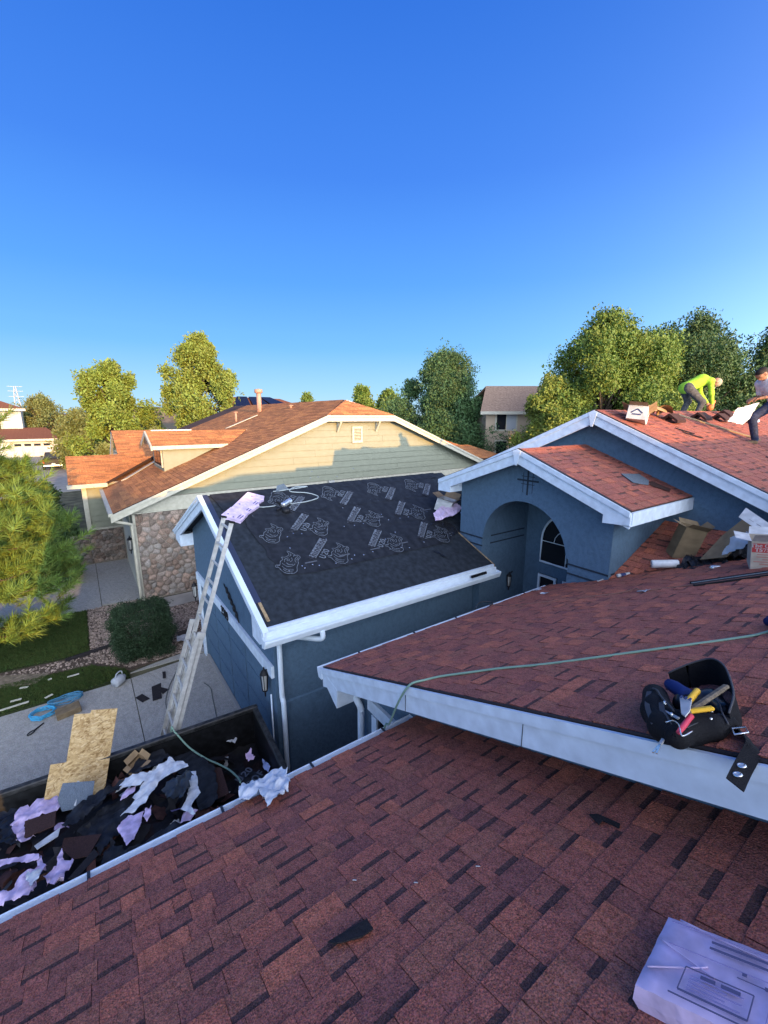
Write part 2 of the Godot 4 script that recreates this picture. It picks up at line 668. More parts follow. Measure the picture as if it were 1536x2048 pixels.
# j: joints by name. col: colours. builds body, shirt, trousers, shoes, cap or hair
func person(called: String, label: String, j: Dictionary, look: Vector3, col: Dictionary, curl := 0.6, cell := 0.022) -> Node3D:
	var o := thing(called, label, "person", Vector3(j.pelvis.x, minf(j.aL.y, j.aR.y), j.pelvis.z))
	var side: Vector3 = (j.sR - j.sL).normalized()
	var spine: Vector3 = (j.chest - j.pelvis).normalized()
	var front := spine.cross(side).normalized()
	if front.dot(look) < -0.2:
		front = -front
	var torso := [[j.pelvis - side * 0.075, j.pelvis + side * 0.075, 0.115, 0.115], [j.pelvis, j.chest, 0.12, 0.135], [j.pelvis - side * 0.05, j.chest - side * 0.075, 0.1, 0.11], [j.pelvis + side * 0.05, j.chest + side * 0.075, 0.1, 0.11], [j.sL, j.sR, 0.07, 0.07], [j.chest, j.neck, 0.12, 0.06]]
	var arms := []
	var fore := []
	for k in ["L", "R"]:
		arms.append([j["s" + k], (j["s" + k] as Vector3).lerp(j["e" + k], 0.8), 0.062, 0.048])
		fore.append([j["s" + k], j["e" + k], 0.052, 0.04])
		fore.append([j["e" + k], j["w" + k], 0.041, 0.028])
	var legs := []
	for k in ["L", "R"]:
		var sg := -1.0 if k == "L" else 1.0
		var hip: Vector3 = j.pelvis + side * sg * 0.085
		legs.append([hip, j["k" + k], 0.1, 0.062])
		legs.append([j["k" + k], j["a" + k], 0.062, 0.045])
	var up: Vector3 = (j.head - j.neck).normalized()
	var hf := (look - up * look.dot(up)).normalized()
	var hs := up.cross(hf)
	var hc: Vector3 = j.head
	var skull := [[j.neck, hc - up * 0.06, 0.058, 0.052], [hc - hf * 0.025 + up * 0.02, hc + hf * 0.02 + up * 0.025, 0.086, 0.08], [hc + hf * 0.03 - up * 0.03, hc + hf * 0.045 - up * 0.085, 0.062, 0.036], [hc + hf * 0.088 + up * 0.012, hc + hf * 0.108 - up * 0.026, 0.01, 0.016], [hc + hf * 0.085 - up * 0.055 - hs * 0.018, hc + hf * 0.085 - up * 0.055 + hs * 0.018, 0.011, 0.011]]
	for e in [-1.0, 1.0]:
		skull.append([hc + hs * e * 0.085 + up * 0.015, hc + hs * e * 0.09 - up * 0.025, 0.014, 0.01])
		skull.append([hc + hf * 0.085 + hs * e * 0.02 + up * 0.03, hc + hf * 0.075 + hs * e * 0.05 + up * 0.028, 0.011, 0.01])
	var s := mb(true)
	s.set_color(col.skin)
	nets(s, torso + fore + legs + [[j.chest, j.neck, 0.09, 0.056], [j.neck, hc - up * 0.04, 0.056, 0.054]], cell, 0.05, -0.012)
	nets(s, skull, cell * 0.5, 0.03)
	for k in ["L", "R"]:
		var d: Vector3 = (j["w" + k] - j["e" + k]).normalized()
		var pf: Vector3 = j["palm" + k]
		pf = (pf - d * pf.dot(d)).normalized()
		nets(s, [[j["e" + k] + (j["w" + k] - j["e" + k]) * 0.8, j["w" + k], 0.031, 0.028]] + hand_bones(j["w" + k], d, pf, -1.0 if k == "L" else 1.0, curl), 0.006, 0.012)
	var body := obj("body", s, mat("skin", Color.WHITE, 0.55), o)
	s = mb(true)
	for e in [-1.0, 1.0]:
		ball(s, hc + hf * 0.083 + hs * e * 0.032 + up * 0.008, Vector3.ONE * 0.012, 5)
	obj("eyes", s, mat("eye", Color(0.03, 0.025, 0.02), 0.3), body)
	s = mb(true)
	nets(s, torso.slice(1) + [[j.pelvis - side * 0.06, j.pelvis + side * 0.06, 0.118, 0.118]] + (arms if not col.get("long") else fore), cell, 0.05, 0.018)
	obj("shirt", s, mat(called + col.name + "_shirt", col.shirt, 0.85, noise_tex("cloth", 256, 0.02, 0.75, 1.0), 0.6, noise_tex("cloth_n", 256, 0.02, 0, 1, 3, FastNoiseLite.TYPE_SIMPLEX_SMOOTH, 6.0), 0.8), o)
	s = mb(true)
	nets(s, [[j.pelvis - side * 0.08, j.pelvis + side * 0.08, 0.115, 0.115]] + legs, cell, 0.05, 0.016)
	obj("trousers", s, mat(called + col.name + "_trousers", col.trousers, 0.9, noise_tex("cloth2", 256, 0.03, 0.55, 1.0), 0.5, noise_tex("cloth_n", 256, 0.02, 0, 1, 3, FastNoiseLite.TYPE_SIMPLEX_SMOOTH, 6.0), 0.8), o)
	for k in ["L", "R"]:
		s = mb(true)
		var a: Vector3 = j["a" + k]
		var t: Vector3 = j["t" + k]
		nets(s, [[a, a - Vector3.UP * 0.05, 0.056, 0.05], [a - Vector3.UP * 0.055, t, 0.046, 0.04]], 0.014, 0.03)
		obj("shoe", s, mat("boot", Color(0.16, 0.1, 0.055), 0.8), o)
	s = mb(true)
	if col.has("cap"):
		nets(s, [[hc - hf * 0.02 + up * 0.055, hc + hf * 0.015 + up * 0.055, 0.094, 0.09]], 0.012, 0.02)
		nets(s, [[hc + hf * 0.09 + up * 0.055 - hs * 0.04, hc + hf * 0.16 + up * 0.04, 0.012, 0.01], [hc + hf * 0.09 + up * 0.055 + hs * 0.04, hc + hf * 0.16 + up * 0.04, 0.012, 0.01], [hc + hf * 0.09 + up * 0.057, hc + hf * 0.17 + up * 0.04, 0.014, 0.01]], 0.009, 0.03)
		obj("cap", s, mat(called + "_cap", col.cap, 0.9), o)
	else:
		nets(s, [[hc - hf * 0.038 + up * 0.03, hc + hf * 0.005 + up * 0.048, 0.09, 0.082], [hc - hf * 0.05 - up * 0.02, hc - hf * 0.045 + up * 0.02, 0.066, 0.075]], 0.012, 0.02)
		obj("hair", s, mat("hair", Color(0.018, 0.013, 0.01), 0.7), o)
	return o

# ---------- plants ----------
func leaf_clump(n: int, size: float, spread: float, seed_: int, long := 1.6) -> ArrayMesh:
	var r := RandomNumberGenerator.new()
	r.seed = seed_
	var keep := org
	org = Vector3.ZERO
	var s := mb()
	for i in n:
		var d := Vector3(r.randfn(), r.randfn(), r.randfn()).normalized()
		var c := d * spread * pow(r.randf(), 0.5)
		var ax := (Vector3(r.randfn(), r.randfn() - 0.35, r.randfn()).normalized() + d * 0.4).normalized()
		var b := frame_of(ax)
		var l := size * r.randf_range(0.7, 1.25)
		var w := l / long
		var g := r.randf_range(0.75, 1.2)
		s.set_color(Color(g, g, g))
		tri(s, c, c + ax * l * 0.5 + b.x * w * 0.5 + b.y * l * 0.08, c + ax * l, b.y)
		tri(s, c, c + ax * l, c + ax * l * 0.5 - b.x * w * 0.5 + b.y * l * 0.08, b.y)
	s.generate_normals()
	org = keep
	return s.commit()

func needle_tuft(n: int, len_: float, seed_: int) -> ArrayMesh:
	var r := RandomNumberGenerator.new()
	r.seed = seed_
	var keep := org
	org = Vector3.ZERO
	var s := mb()
	for i in n:
		var z := float(i) / n
		var c := Vector3(0, 0, z * len_ * 0.9)
		var t := r.randf() * TAU
		var lean := lerpf(1.15, 0.35, z) + r.randfn(0, 0.12)
		var d := Vector3(cos(t) * sin(lean), sin(t) * sin(lean), cos(lean))
		var l := len_ * r.randf_range(0.5, 0.85)
		var w := d.cross(Vector3(r.randfn(), r.randfn(), r.randfn())).normalized() * len_ * 0.026
		var g := r.randf_range(0.7, 1.25)
		s.set_color(Color(g, g, g * 0.9))
		tri(s, c - w, c + w, c + d * l, w.cross(d))
	s.set_color(Color(1.2, 0.7, 0.5))
	tube(s, [Vector3(0, 0, -0.25 * len_), Vector3(0, 0, len_ * 0.9)], 0.012 * len_ * 2, 4)
	s.generate_normals()
	org = keep
	return s.commit()

func scatter(called: String, mesh: Mesh, m: Material, xfs: Array, cols: Array, parent: Node = null) -> MultiMeshInstance3D:
	var mm := MultiMesh.new()
	mm.transform_format = MultiMesh.TRANSFORM_3D
	mm.use_colors = true
	mm.mesh = mesh
	mm.instance_count = xfs.size()
	for i in xfs.size():
		mm.set_instance_transform(i, xfs[i])
		mm.set_instance_color(i, cols[i])
	var o := MultiMeshInstance3D.new()
	o.multimesh = mm
	o.material_override = m
	o.name = called if parent else numbered(called)
	(parent if parent else self).add_child(o, true)
	return o

# many copies of one small mesh joined into a single real mesh
func joined(called: String, mesh: Mesh, m: Material, xfs: Array, cols: Array, parent: Node) -> MeshInstance3D:
	var arr := mesh.surface_get_arrays(0)
	var bv: PackedVector3Array = arr[Mesh.ARRAY_VERTEX]
	var bn: PackedVector3Array = arr[Mesh.ARRAY_NORMAL]
	var bc: PackedColorArray = arr[Mesh.ARRAY_COLOR]
	var ix = arr[Mesh.ARRAY_INDEX]
	if ix != null and ix.size():
		var v2 := PackedVector3Array()
		var n2 := PackedVector3Array()
		var c2 := PackedColorArray()
		for i in ix:
			v2.append(bv[i])
			n2.append(bn[i])
			c2.append(bc[i])
		bv = v2
		bn = n2
		bc = c2
	# sixteen shades of the same leaf colours, picked per copy
	var tints := []
	for k in 16:
		var c: Color = cols[(k * 37) % cols.size()]
		var t := PackedColorArray()
		for q in bc:
			t.append(Color(q.r * c.r, q.g * c.g, q.b * c.b))
		tints.append([c.g, t])
	tints.sort_custom(func(x, y): return x[0] < y[0])
	var vs := PackedVector3Array()
	var ns := PackedVector3Array()
	var cs := PackedColorArray()
	for i in xfs.size():
		var x: Transform3D = xfs[i]
		vs.append_array(x * bv)
		ns.append_array(Transform3D(x.basis.orthonormalized(), Vector3.ZERO) * bn)
		var g: float = cols[i].g
		var k := 0
		while k < 15 and tints[k + 1][0] < g:
			k += 1
		cs.append_array(tints[k][1])
	var out := []
	out.resize(Mesh.ARRAY_MAX)
	out[Mesh.ARRAY_VERTEX] = vs
	out[Mesh.ARRAY_NORMAL] = ns
	out[Mesh.ARRAY_COLOR] = cs
	var am := ArrayMesh.new()
	am.add_surface_from_arrays(Mesh.PRIMITIVE_TRIANGLES, out)
	return put(called, am, m, parent)

func leaf_mat(key: String, lin: Color) -> StandardMaterial3D:
	var m := mat(key, lin, 0.6)
	m.backlight_enabled = true
	m.backlight = Color(lin.r * 0.8, lin.g * 0.9, lin.b * 0.3).linear_to_srgb()
	return m

# a broadleaf tree: lobes are [offset, radius] of its crown
func tree(called: String, label: String, at: Vector3, height: float, bottom: float, rad: float, m: Material, seed_: int, count: int, clump: Mesh, scale_ := 1.0, group := "", gap := 0.0, tip := 0.55, full := 1.0) -> Node3D:
	var r := RandomNumberGenerator.new()
	r.seed = seed_
	var o := thing(called, label, "tree", at, group)
	var s := mb(true)
	var mid := at + Vector3(0, bottom, 0)
	tube(s, [at - Vector3(0, 0.2, 0), at + Vector3(r.randfn(0, 0.1), bottom * 0.5, r.randfn(0, 0.1)), mid, mid + Vector3(r.randfn(0, 0.2), (height - bottom) * 0.5, r.randfn(0, 0.2)), at + Vector3(0, height * 0.93, 0)], [rad * 0.08, rad * 0.06, rad * 0.05, rad * 0.028, 0.01], 8)
	obj("trunk", s, mat("bark", Color(0.11, 0.085, 0.06), 0.9, noise_tex("bark", 256, 0.03, 0.5, 1.0), 0.7), o)
	s = mb(true)
	var lobes := []
	var nl := 40
	for i in nl:
		var z := pow((i + 0.5) / nl, 0.9)
		var ang := i * 2.4 + r.randfn(0, 0.5)
		var env := pow(sin(PI * clampf(pow(z, tip) * 0.9 + 0.09, 0, 1)), 0.65)
		var rr := rad * env * r.randf_range(0.3, 1.0)
		var c := mid + Vector3(cos(ang) * rr, (height - bottom) * (0.02 + z * 0.95) + r.randfn(0, rad * 0.05), sin(ang) * rr)
		var lr := rad * r.randf_range(0.16, 0.34) * lerpf(1.0, 0.6, z) * full
		lobes.append([c, lr])
		var st := at + Vector3(0, lerpf(bottom * 0.8, height * 0.75, z * 0.8), 0)
		tube(s, [st, st.lerp(c, 0.5) - Vector3(0, rr * 0.08, 0), c + (c - st).normalized() * lr * 0.7], [rad * 0.022, rad * 0.014, 0.008], 5)
	obj("limbs", s, mats["bark"], o)
	var xfs := []
	var cols := []
	var nz := FastNoiseLite.new()
	nz.seed = seed_
	nz.frequency = 0.9 / maxf(rad * 0.35, 0.3)
	while xfs.size() < count:
		var l = lobes[r.randi() % nl]
		var d := Vector3(r.randfn(), r.randfn() * 1.15, r.randfn()).normalized()
		var p: Vector3 = l[0] + d * l[1] * (pow(r.randf(), 0.45) + (r.randf() * 0.55 if r.randf() < 0.2 else 0.0))
		if nz.get_noise_3dv(p) < gap - 0.12 and r.randf() < 0.85:
			continue
		var b := Basis.from_euler(Vector3(r.randf() * TAU, r.randf() * TAU, r.randf() * TAU)).scaled(Vector3.ONE * scale_ * r.randf_range(0.7, 1.3))
		xfs.append(Transform3D(b, p - at))
		var g := r.randf_range(0.75, 1.2) * (1.0 + 0.35 * nz.get_noise_3dv(p * 0.6))
		cols.append(Color(g * r.randf_range(0.88, 1.2), g, g * r.randf_range(0.7, 1.0)))
	joined("crown", clump, m, xfs, cols, o)
	return o

func _ready() -> void:
	rng.seed = 5
	bump.seed = 12
	bump.frequency = 1.0
	bump.fractal_octaves = 2
	# ---- camera, sky, sun ----
	var cam := Camera3D.new()
	cam.name = "camera"
	cam.fov = 99.49
	cam.near = 0.05
	cam.far = 3000
	cam.position = P(0, 0, 0)
	cam.rotation_degrees = Vector3(-12.55, -35.0, 0)
	add_child(cam)
	cam.current = true
	var env := Environment.new()
	env.background_mode = Environment.BG_SKY
	env.tonemap_mode = Environment.TONE_MAPPER_LINEAR
	env.tonemap_exposure = EXPOSURE
	env.sdfgi_enabled = true
	env.ssao_enabled = true
	env.ssil_enabled = true
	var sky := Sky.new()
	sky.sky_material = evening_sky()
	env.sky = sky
	env.background_energy_multiplier = 1.0
	var we := WorldEnvironment.new()
	we.name = "world_environment"
	we.environment = env
	add_child(we)
	var sun := DirectionalLight3D.new()
	sun.name = "sun"
	sun.light_color = Color(1.0, 0.76, 0.43)
	sun.light_energy = SUN
	sun.light_angular_distance = 0.5
	sun.shadow_enabled = true
	add_child(sun)
	sun.look_at_from_position(Vector3.ZERO, Vector3(0.064, -0.13, -0.99))
	materials()
	ground()
	house()
	neighbour()
	far_houses()
	vegetation()
	ladder()
	underlay_things()
	dumpster()
	drive_things()
	roof_things()
	workers()

const EXPOSURE := 2.4
const SUN := 1.25
const SKY_STOPS := [[-90.0, 0.1, 0.09, 0.08], [-0.01, 0.1, 0.09, 0.08], [0.0, 0.24, 0.36, 0.45], [3.0, 0.175, 0.32, 0.455], [8.0, 0.09, 0.24, 0.46], [15.0, 0.05, 0.172, 0.45], [25.0, 0.028, 0.11, 0.385], [40.0, 0.013, 0.072, 0.31], [65.0, 0.017, 0.065, 0.25], [90.0, 0.016, 0.055, 0.225]]

func evening_sky() -> PanoramaSkyMaterial:
	var h := 512
	var im := Image.create(64, h, false, Image.FORMAT_RGBF)
	for y in h:
		var el := 90.0 - 180.0 * (y + 0.5) / h
		var c := Color()
		for i in SKY_STOPS.size() - 1:
			var a = SKY_STOPS[i]
			var b = SKY_STOPS[i + 1]
			if el >= a[0] and el <= b[0]:
				var t: float = (el - a[0]) / (b[0] - a[0])
				c = Color(lerpf(a[1], b[1], t), lerpf(a[2], b[2], t), lerpf(a[3], b[3], t))
		# glow added round the low sun behind the camera, boosted to brighten the shade
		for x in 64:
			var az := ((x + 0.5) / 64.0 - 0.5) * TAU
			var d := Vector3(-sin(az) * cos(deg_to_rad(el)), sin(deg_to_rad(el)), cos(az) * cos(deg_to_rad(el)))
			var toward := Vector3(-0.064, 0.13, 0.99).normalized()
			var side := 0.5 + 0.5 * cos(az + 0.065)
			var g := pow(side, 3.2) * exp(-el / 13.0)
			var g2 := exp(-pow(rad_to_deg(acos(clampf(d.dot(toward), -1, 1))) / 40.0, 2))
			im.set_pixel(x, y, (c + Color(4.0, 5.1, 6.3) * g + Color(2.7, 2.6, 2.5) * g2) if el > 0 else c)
	var m := PanoramaSkyMaterial.new()
	m.panorama = ImageTexture.create_from_image(im)
	return m

func materials() -> void:
	var granule := grain_tex("granule", 1024, 0.2, 1.45, 2, 0.12, 0.16)
	mat("shingle", Color(1, 1, 1), 0.95, granule, 1.3, noise_tex("granule_n", 512, 0.2, 0, 1, 3, FastNoiseLite.TYPE_SIMPLEX_SMOOTH, 5.0), 0.5)
	mat("shingle_far", Color(1, 1, 1), 0.95, noise_tex("mottle", 512, 0.02, 0.62, 1.0, 5), 1.4)
	mat("deck", Color(0.05, 0.03, 0.028), 0.95)
	mat("stucco", Color(0.088, 0.152, 0.225), 0.92, grain_tex("stucco_c", 1024, 0.84, 1.08, 2, 0.0, 0.05), 2.6, noise_tex("stucco_n", 512, 0.06, 0, 1, 4, FastNoiseLite.TYPE_SIMPLEX_SMOOTH, 5.0), 0.35)
	mat("groove", Color(0.02, 0.03, 0.045), 0.9)
	mat("trim", Color(0.66, 0.76, 0.86), 0.6, noise_tex("trim", 512, 0.014, 0.88, 1.0, 6), 1.3)
	mat("gutter_white", Color(0.68, 0.78, 0.87), 0.42, noise_tex("trim2", 512, 0.01, 0.93, 1.0, 5), 0.9)
	mat("drip", Color(0.03, 0.025, 0.028), 0.7)
	mat("felt", Color(0.034, 0.044, 0.056), 0.8, noise_tex("felt", 512, 0.015, 0.55, 1.0, 6), 1.1)
	mat("felt_sheet", Color(0.03, 0.034, 0.042), 0.68, noise_tex("felt2", 512, 0.01, 0.5, 1.0, 6), 0.9)
	mat("print", Color(0.21, 0.24, 0.28), 0.7, noise_tex("print", 256, 0.03, 0.55, 1.0, 4), 0.4)
	mat("print_dark", Color(0.03, 0.032, 0.04), 0.7)
	mat("bare_wood", Color(0.5, 0.36, 0.2), 0.8, noise_tex("wood", 256, 0.02, 0.6, 1.0), 0.4)
	mat("aluminium", Color(0.55, 0.55, 0.53), 0.45, noise_tex("alu", 256, 0.015, 0.85, 1.0, 5), 0.4)
	mats["aluminium"].metallic = 0.25
	mat("iron", Color(0.012, 0.012, 0.014), 0.5)
	mat("glass_dark", Color(0.012, 0.014, 0.018), 0.08)
	mat("lamp_glass", Color(0.4, 0.4, 0.38), 0.2)
	mat("siding", Color(0.225, 0.235, 0.175), 0.8, noise_tex("siding", 512, 0.008, 0.94, 1.0, 5), 1.5)
	mat("cream_trim", Color(0.47, 0.45, 0.36), 0.7, noise_tex("trim"  , 512, 0.006, 0.86, 1.0, 5), 1.3)
	mat("stone", Color(1, 1, 1), 0.92, noise_tex("stone", 512, 0.025, 0.55, 1.0, 6), 0.5, noise_tex("stone_n", 256, 0.05, 0, 1, 4, FastNoiseLite.TYPE_SIMPLEX_SMOOTH, 6.0), 0.8)
	mat("mortar", Color(0.26, 0.22, 0.18), 0.95)
	mat("concrete", Color(0.46, 0.44, 0.39), 0.92, grain_tex("concrete", 1024, 0.66, 1.05, 2, 0.03, 0.05), 3.6)
	mat("concrete_stain", Color(0.31, 0.29, 0.26), 0.92, noise_tex("conc2", 512, 0.006, 0.82, 1.0, 6), 3.0)
	mat("earth", Color(0.15, 0.14, 0.08), 0.97, noise_tex("earth", 512, 0.02, 0.5, 1.0, 6), 9.0)
	mat("turf", Color(0.045, 0.062, 0.018), 0.97, noise_tex("turf", 512, 0.04, 0.5, 1.0, 5), 1.5)
	mat("blade", Color(0.05, 0.085, 0.02), 0.8)
	mat("gravel", Color(0.17, 0.125, 0.095), 0.95, noise_tex("gravel", 512, 0.06, 0.4, 1.0, 4), 0.8)
	mat("pebble", Color(1, 1, 1), 0.9)
	mat("purple_print", Color(0.12, 0.11, 0.2), 0.7)
	mat("purple", Color(0.78, 0.62, 0.85), 0.5, noise_tex("purple", 512, 0.012, 0.74, 1.0, 5), 0.7)
	mat("white_film", Color(0.82, 0.85, 0.86), 0.4, noise_tex("film", 256, 0.02, 0.82, 1.0), 0.5)
	mats["white_film"].backlight_enabled = true
	mats["white_film"].backlight = Color(0.3, 0.3, 0.3)
	mat("black_film", Color(0.014, 0.015, 0.018), 0.3)
	mat("brown_shingle", Color(0.085, 0.042, 0.036), 0.95, texs["granule"], 0.62)
	mat("dark_shingle", Color(0.035, 0.03, 0.033), 0.95, texs["granule"], 0.62)
	mat("blue_grey", Color(0.2, 0.24, 0.29), 0.9, texs["granule"], 0.5)
	mat("steel_black", Color(0.014, 0.015, 0.017), 0.55, noise_tex("rust", 256, 0.02, 0.4, 1.0, 5), 0.6)
	mat("osb", Color(0.8, 0.74, 0.66), 0.85, osb_tex(), 0.75)
	mat("hose_green", Color(0.17, 0.28, 0.22), 0.5)
	mat("rope", Color(0.2, 0.1, 0.08), 0.9)
	mat("cord_blue", Color(0.05, 0.3, 0.5), 0.5)
	mat("cord_dark", Color(0.03, 0.035, 0.04), 0.6)
	mat("card_cream", Color(0.52, 0.46, 0.38), 0.85, noise_tex("card", 256, 0.012, 0.75, 1.0, 5), 0.5)
	mat("cardboard", Color(0.36, 0.25, 0.14), 0.9, noise_tex("card", 256, 0.012, 0.75, 1.0, 5), 0.5)
	mat("cardboard_dark", Color(0.23, 0.17, 0.1), 0.9, texs["card"], 0.5)
	mat("card_white", Color(0.62, 0.63, 0.62), 0.8, texs["card"], 0.5)
	mat("red_ink", Color(0.42, 0.05, 0.05), 0.8)
	mat("grey_ink", Color(0.16, 0.14, 0.13), 0.8)
	mat("blue_ink", Color(0.03, 0.045, 0.12), 0.8)
	mat("nylon", Color(0.012, 0.012, 0.015), 0.85, noise_tex("nylon", 256, 0.08, 0.5, 1.0, 3), 0.2, noise_tex("nylon_n", 256, 0.12, 0, 1, 2, FastNoiseLite.TYPE_SIMPLEX_SMOOTH, 4.0), 0.6)
	mat("yellow", Color(0.75, 0.42, 0.03), 0.55)
	mat("tool_wood", Color(0.25, 0.2, 0.14), 0.8, texs["wood"], 0.2)
	mat("red_plastic", Color(0.6, 0.06, 0.1), 0.45)
	mat("chrome", Color(0.7, 0.7, 0.68), 0.25)
	mats["chrome"].metallic = 0.8
	mat("navy_knit", Color(0.012, 0.018, 0.075), 0.95)
	mat("tan_leather", Color(0.4, 0.25, 0.12), 0.8, texs["card"], 0.3)
	mat("paint_black", Color(0.006, 0.006, 0.007), 0.5)
	mat("tyre", Color(0.012, 0.012, 0.012), 0.9)
	mat("red_light", Color(0.35, 0.01, 0.01), 0.2)
	mat("taupe", Color(0.42, 0.33, 0.24), 0.85, texs["siding"], 1.5)
	mat("pale_wall", Color(0.4, 0.4, 0.37), 0.85, texs["siding"], 1.5)
	mat("solar", Color(0.01, 0.013, 0.025), 0.15)
	mat("pipe", Color(0.36, 0.2, 0.14), 0.7)

# ---------- setting ----------
func flat(called: String, list: Array, y: float, m: Material, t := 0.15) -> MeshInstance3D:
	org = Vector3.ZERO
	var s := mb()
	var pts := []
	for q in list:
		pts.append(P(q[0], y, q[1]))
	prism(s, pts, Vector3.DOWN * t)
	return struct(called, s, m)

func ground() -> void:
	org = Vector3.ZERO
	var s := mb()
	var n := 40
	for i in n:
		for k in n:
			var q := []
			for w in [[i, k], [i + 1, k], [i + 1, k + 1], [i, k + 1]]:
				var x: float = (w[0] / float(n) - 0.5) * 2.0
				var z: float = (w[1] / float(n) - 0.5) * 2.0
				x = signf(x) * pow(absf(x), 2.2) * 2200
				z = signf(z) * pow(absf(z), 2.2) * 2200
				q.append(Vector3(x, -0.03, z))
			quad(s, q[0], q[1], q[2], q[3], Vector3.UP)
	struct("ground", s, mats["earth"])
	# our drive, poured in slabs with joints
	for c in [[-9.0, -3.0], [-3.0, 0.35], [0.35, 2.5]]:
		for d in [[3.0, 7.6], [7.6, 11.0]]:
			flat("driveway", [[c[0] + 0.008, d[0] + 0.008], [c[1] - 0.008, d[0] + 0.008], [c[1] - 0.008, d[1] - 0.008 + (0.25 if c[0] == 0.35 else 0.0)], [c[0] + 0.008, d[1] - 0.008]], -6.1, mats["concrete"])
	flat("driveway", [[0.36, 11.26], [2.1, 11.26], [2.1, 11.6], [0.9, 11.4]], -6.1, mats["concrete"])
	# the neighbour's drive
	for c in [[-14.0, -9.0], [-9.0, -4.5], [-4.5, 0.0], [0.0, 1.25]]:
		flat("driveway", [[c[0] + 0.01, 16.2], [c[1] - 0.01, 16.0], [c[1] - 0.01, 21.2], [c[0] + 0.01, 21.2]], -6.09, mats["concrete"])
	flat("pavement", [[1.26, 15.68], [3.6, 15.68], [3.6, 14.85], [1.28, 14.7]], -6.08, mats["concrete_stain"])
	flat("street", [[-40, -60], [-17, -60], [-17, 90], [-40, 90]], -6.2, mats["concrete_stain"])
	flat("street", [[-16.9, 40], [8, 46], [8, 88], [-16.9, 90]], -6.105, mats["concrete_stain"], 0.1)
	flat("gravel_bed", [[-0.4, 16.0], [1.2, 15.9], [1.25, 14.68], [3.4, 14.8], [3.4, 11.7], [1.9, 11.62], [0.35, 11.42], [-0.4, 12.2]], -6.085, mats["gravel"], 0.1)
	flat("gravel_bed", [[-0.41, 12.2], [-0.41, 12.8], [-8, 13.7], [-8, 13.1]], -6.085, mats["gravel"], 0.1)
	flat("lawn", [[-0.42, 12.85], [-0.42, 15.95], [-12, 16.15], [-12, 14.1]], -6.08, mats["turf"], 0.12)
	flat("lawn", [[0.33, 11.38], [-0.42, 12.15], [-8, 13.05], [-12, 13.3], [-12, 11.03], [0.34, 11.03]], -6.08, mats["turf"], 0.12)
	# grass and pebbles nobody could count
	var r := RandomNumberGenerator.new()
	r.seed = 3
	var bl := mb()
	for i in 7:
		var a := r.randf() * TAU
		var c := Vector3(r.randfn(0, 0.018), 0, r.randfn(0, 0.018))
		var w := Vector3(cos(a), 0, sin(a)) * 0.006
		var g := r.randf_range(0.7, 1.3)
		bl.set_color(Color(g, g, g))
		tri(bl, c - w, c + w, c + Vector3(r.randfn(0, 0.02), r.randf_range(0.03, 0.06), r.randfn(0, 0.02)), Vector3.UP + w.cross(Vector3.UP))
	bl.generate_normals()
	var xf := []
	var cs := []
	for i in 34000:
		var u := 0.3 - pow(r.randf(), 0.9) * 6.0
		var v := r.randf_range(11.05, 16.0)
		var hit := (v > 12.9 + maxf(-0.42 - u, 0) * 0.11 and u < -0.44) or (v < 12.1 + maxf(-0.42 - u, 0) * 0.118 and (u < -0.4 or v < 11.4 + (0.33 - u)))
		if hit and v < 15.95:
			xf.append(Transform3D(Basis(Vector3.UP, r.randf() * TAU).scaled(Vector3.ONE * r.randf_range(0.7, 1.3)), P(u, -6.08, v)))
			var g := r.randf_range(0.6, 1.25)
			cs.append(Color(g * r.randf_range(0.8, 1.3), g, g))
	scatter("grass", bl.commit(), mats["blade"], xf, cs).set_meta("kind", "stuff")
	var pb := mb()
	var keep := org
	org = Vector3.ZERO
	ball(pb, Vector3.ZERO, Vector3(0.026, 0.016, 0.02), 3)
	pb.generate_normals()
	xf = []
	cs = []
	for i in 9000:
		var u := r.randf_range(-0.4, 2.6)
		var v := r.randf_range(11.5, 16.0)
		if v < 12.3 - (u + 0.4) and u < 0.35 or u > 1.2 and v > 14.7:
			if r.randf() < 0.5:
				u = r.randf_range(-6, -0.41)
				v = 12.2 + (-0.41 - u) * 0.118 + r.randf() * 0.55
			else:
				continue
		xf.append(Transform3D(Basis.from_euler(Vector3(r.randfn(0, 0.4), r.randf() * TAU, r.randfn(0, 0.4))).scaled(Vector3.ONE * r.randf_range(0.6, 1.6)), P(u, -6.078, v)))
		var g := r.randf_range(0.1, 0.36)
		cs.append(Color(g * 1.08, g * 0.84, g * 0.68))
	scatter("gravel", pb.commit(), mats["pebble"], xf, cs).set_meta("kind", "stuff")
	org = keep
	# low dry hills far off
	s = mb(true)
	for hgt in [[Vector3(53, 0, -460), 110.0, 13.0], [Vector3(-10, 0, -520), 140.0, 9.0], [Vector3(240, 0, -480), 200.0, 12.0], [Vector3(-200, 0, -420), 160.0, 10.0]]:
		var c: Vector3 = hgt[0]
		for i in 8:
			for k in 28:
				var q := []
				for w in [[i, k], [i + 1, k], [i + 1, k + 1], [i, k + 1]]:
					var t: float = TAU * (w[1] % 28) / 28
					var e: float = w[0] / 8.0
					var p: Vector3 = c + Vector3(cos(t), 0, sin(t) * 0.6) * hgt[1] * e
					p.y = hgt[2] * (0.5 + 0.5 * cos(PI * e)) * (1.0 + 0.25 * bump.get_noise_2d(p.x * 0.03, p.z * 0.03)) - 0.4
					q.append(p)
				quad(s, q[0], q[1], q[2], q[3], Vector3.UP)
	org = Vector3.ZERO
	struct("hills", s, mat("dry_hill", Color(0.2, 0.15, 0.1), 0.97, noise_tex("hill", 512, 0.02, 0.55, 1.0, 5), 60.0))

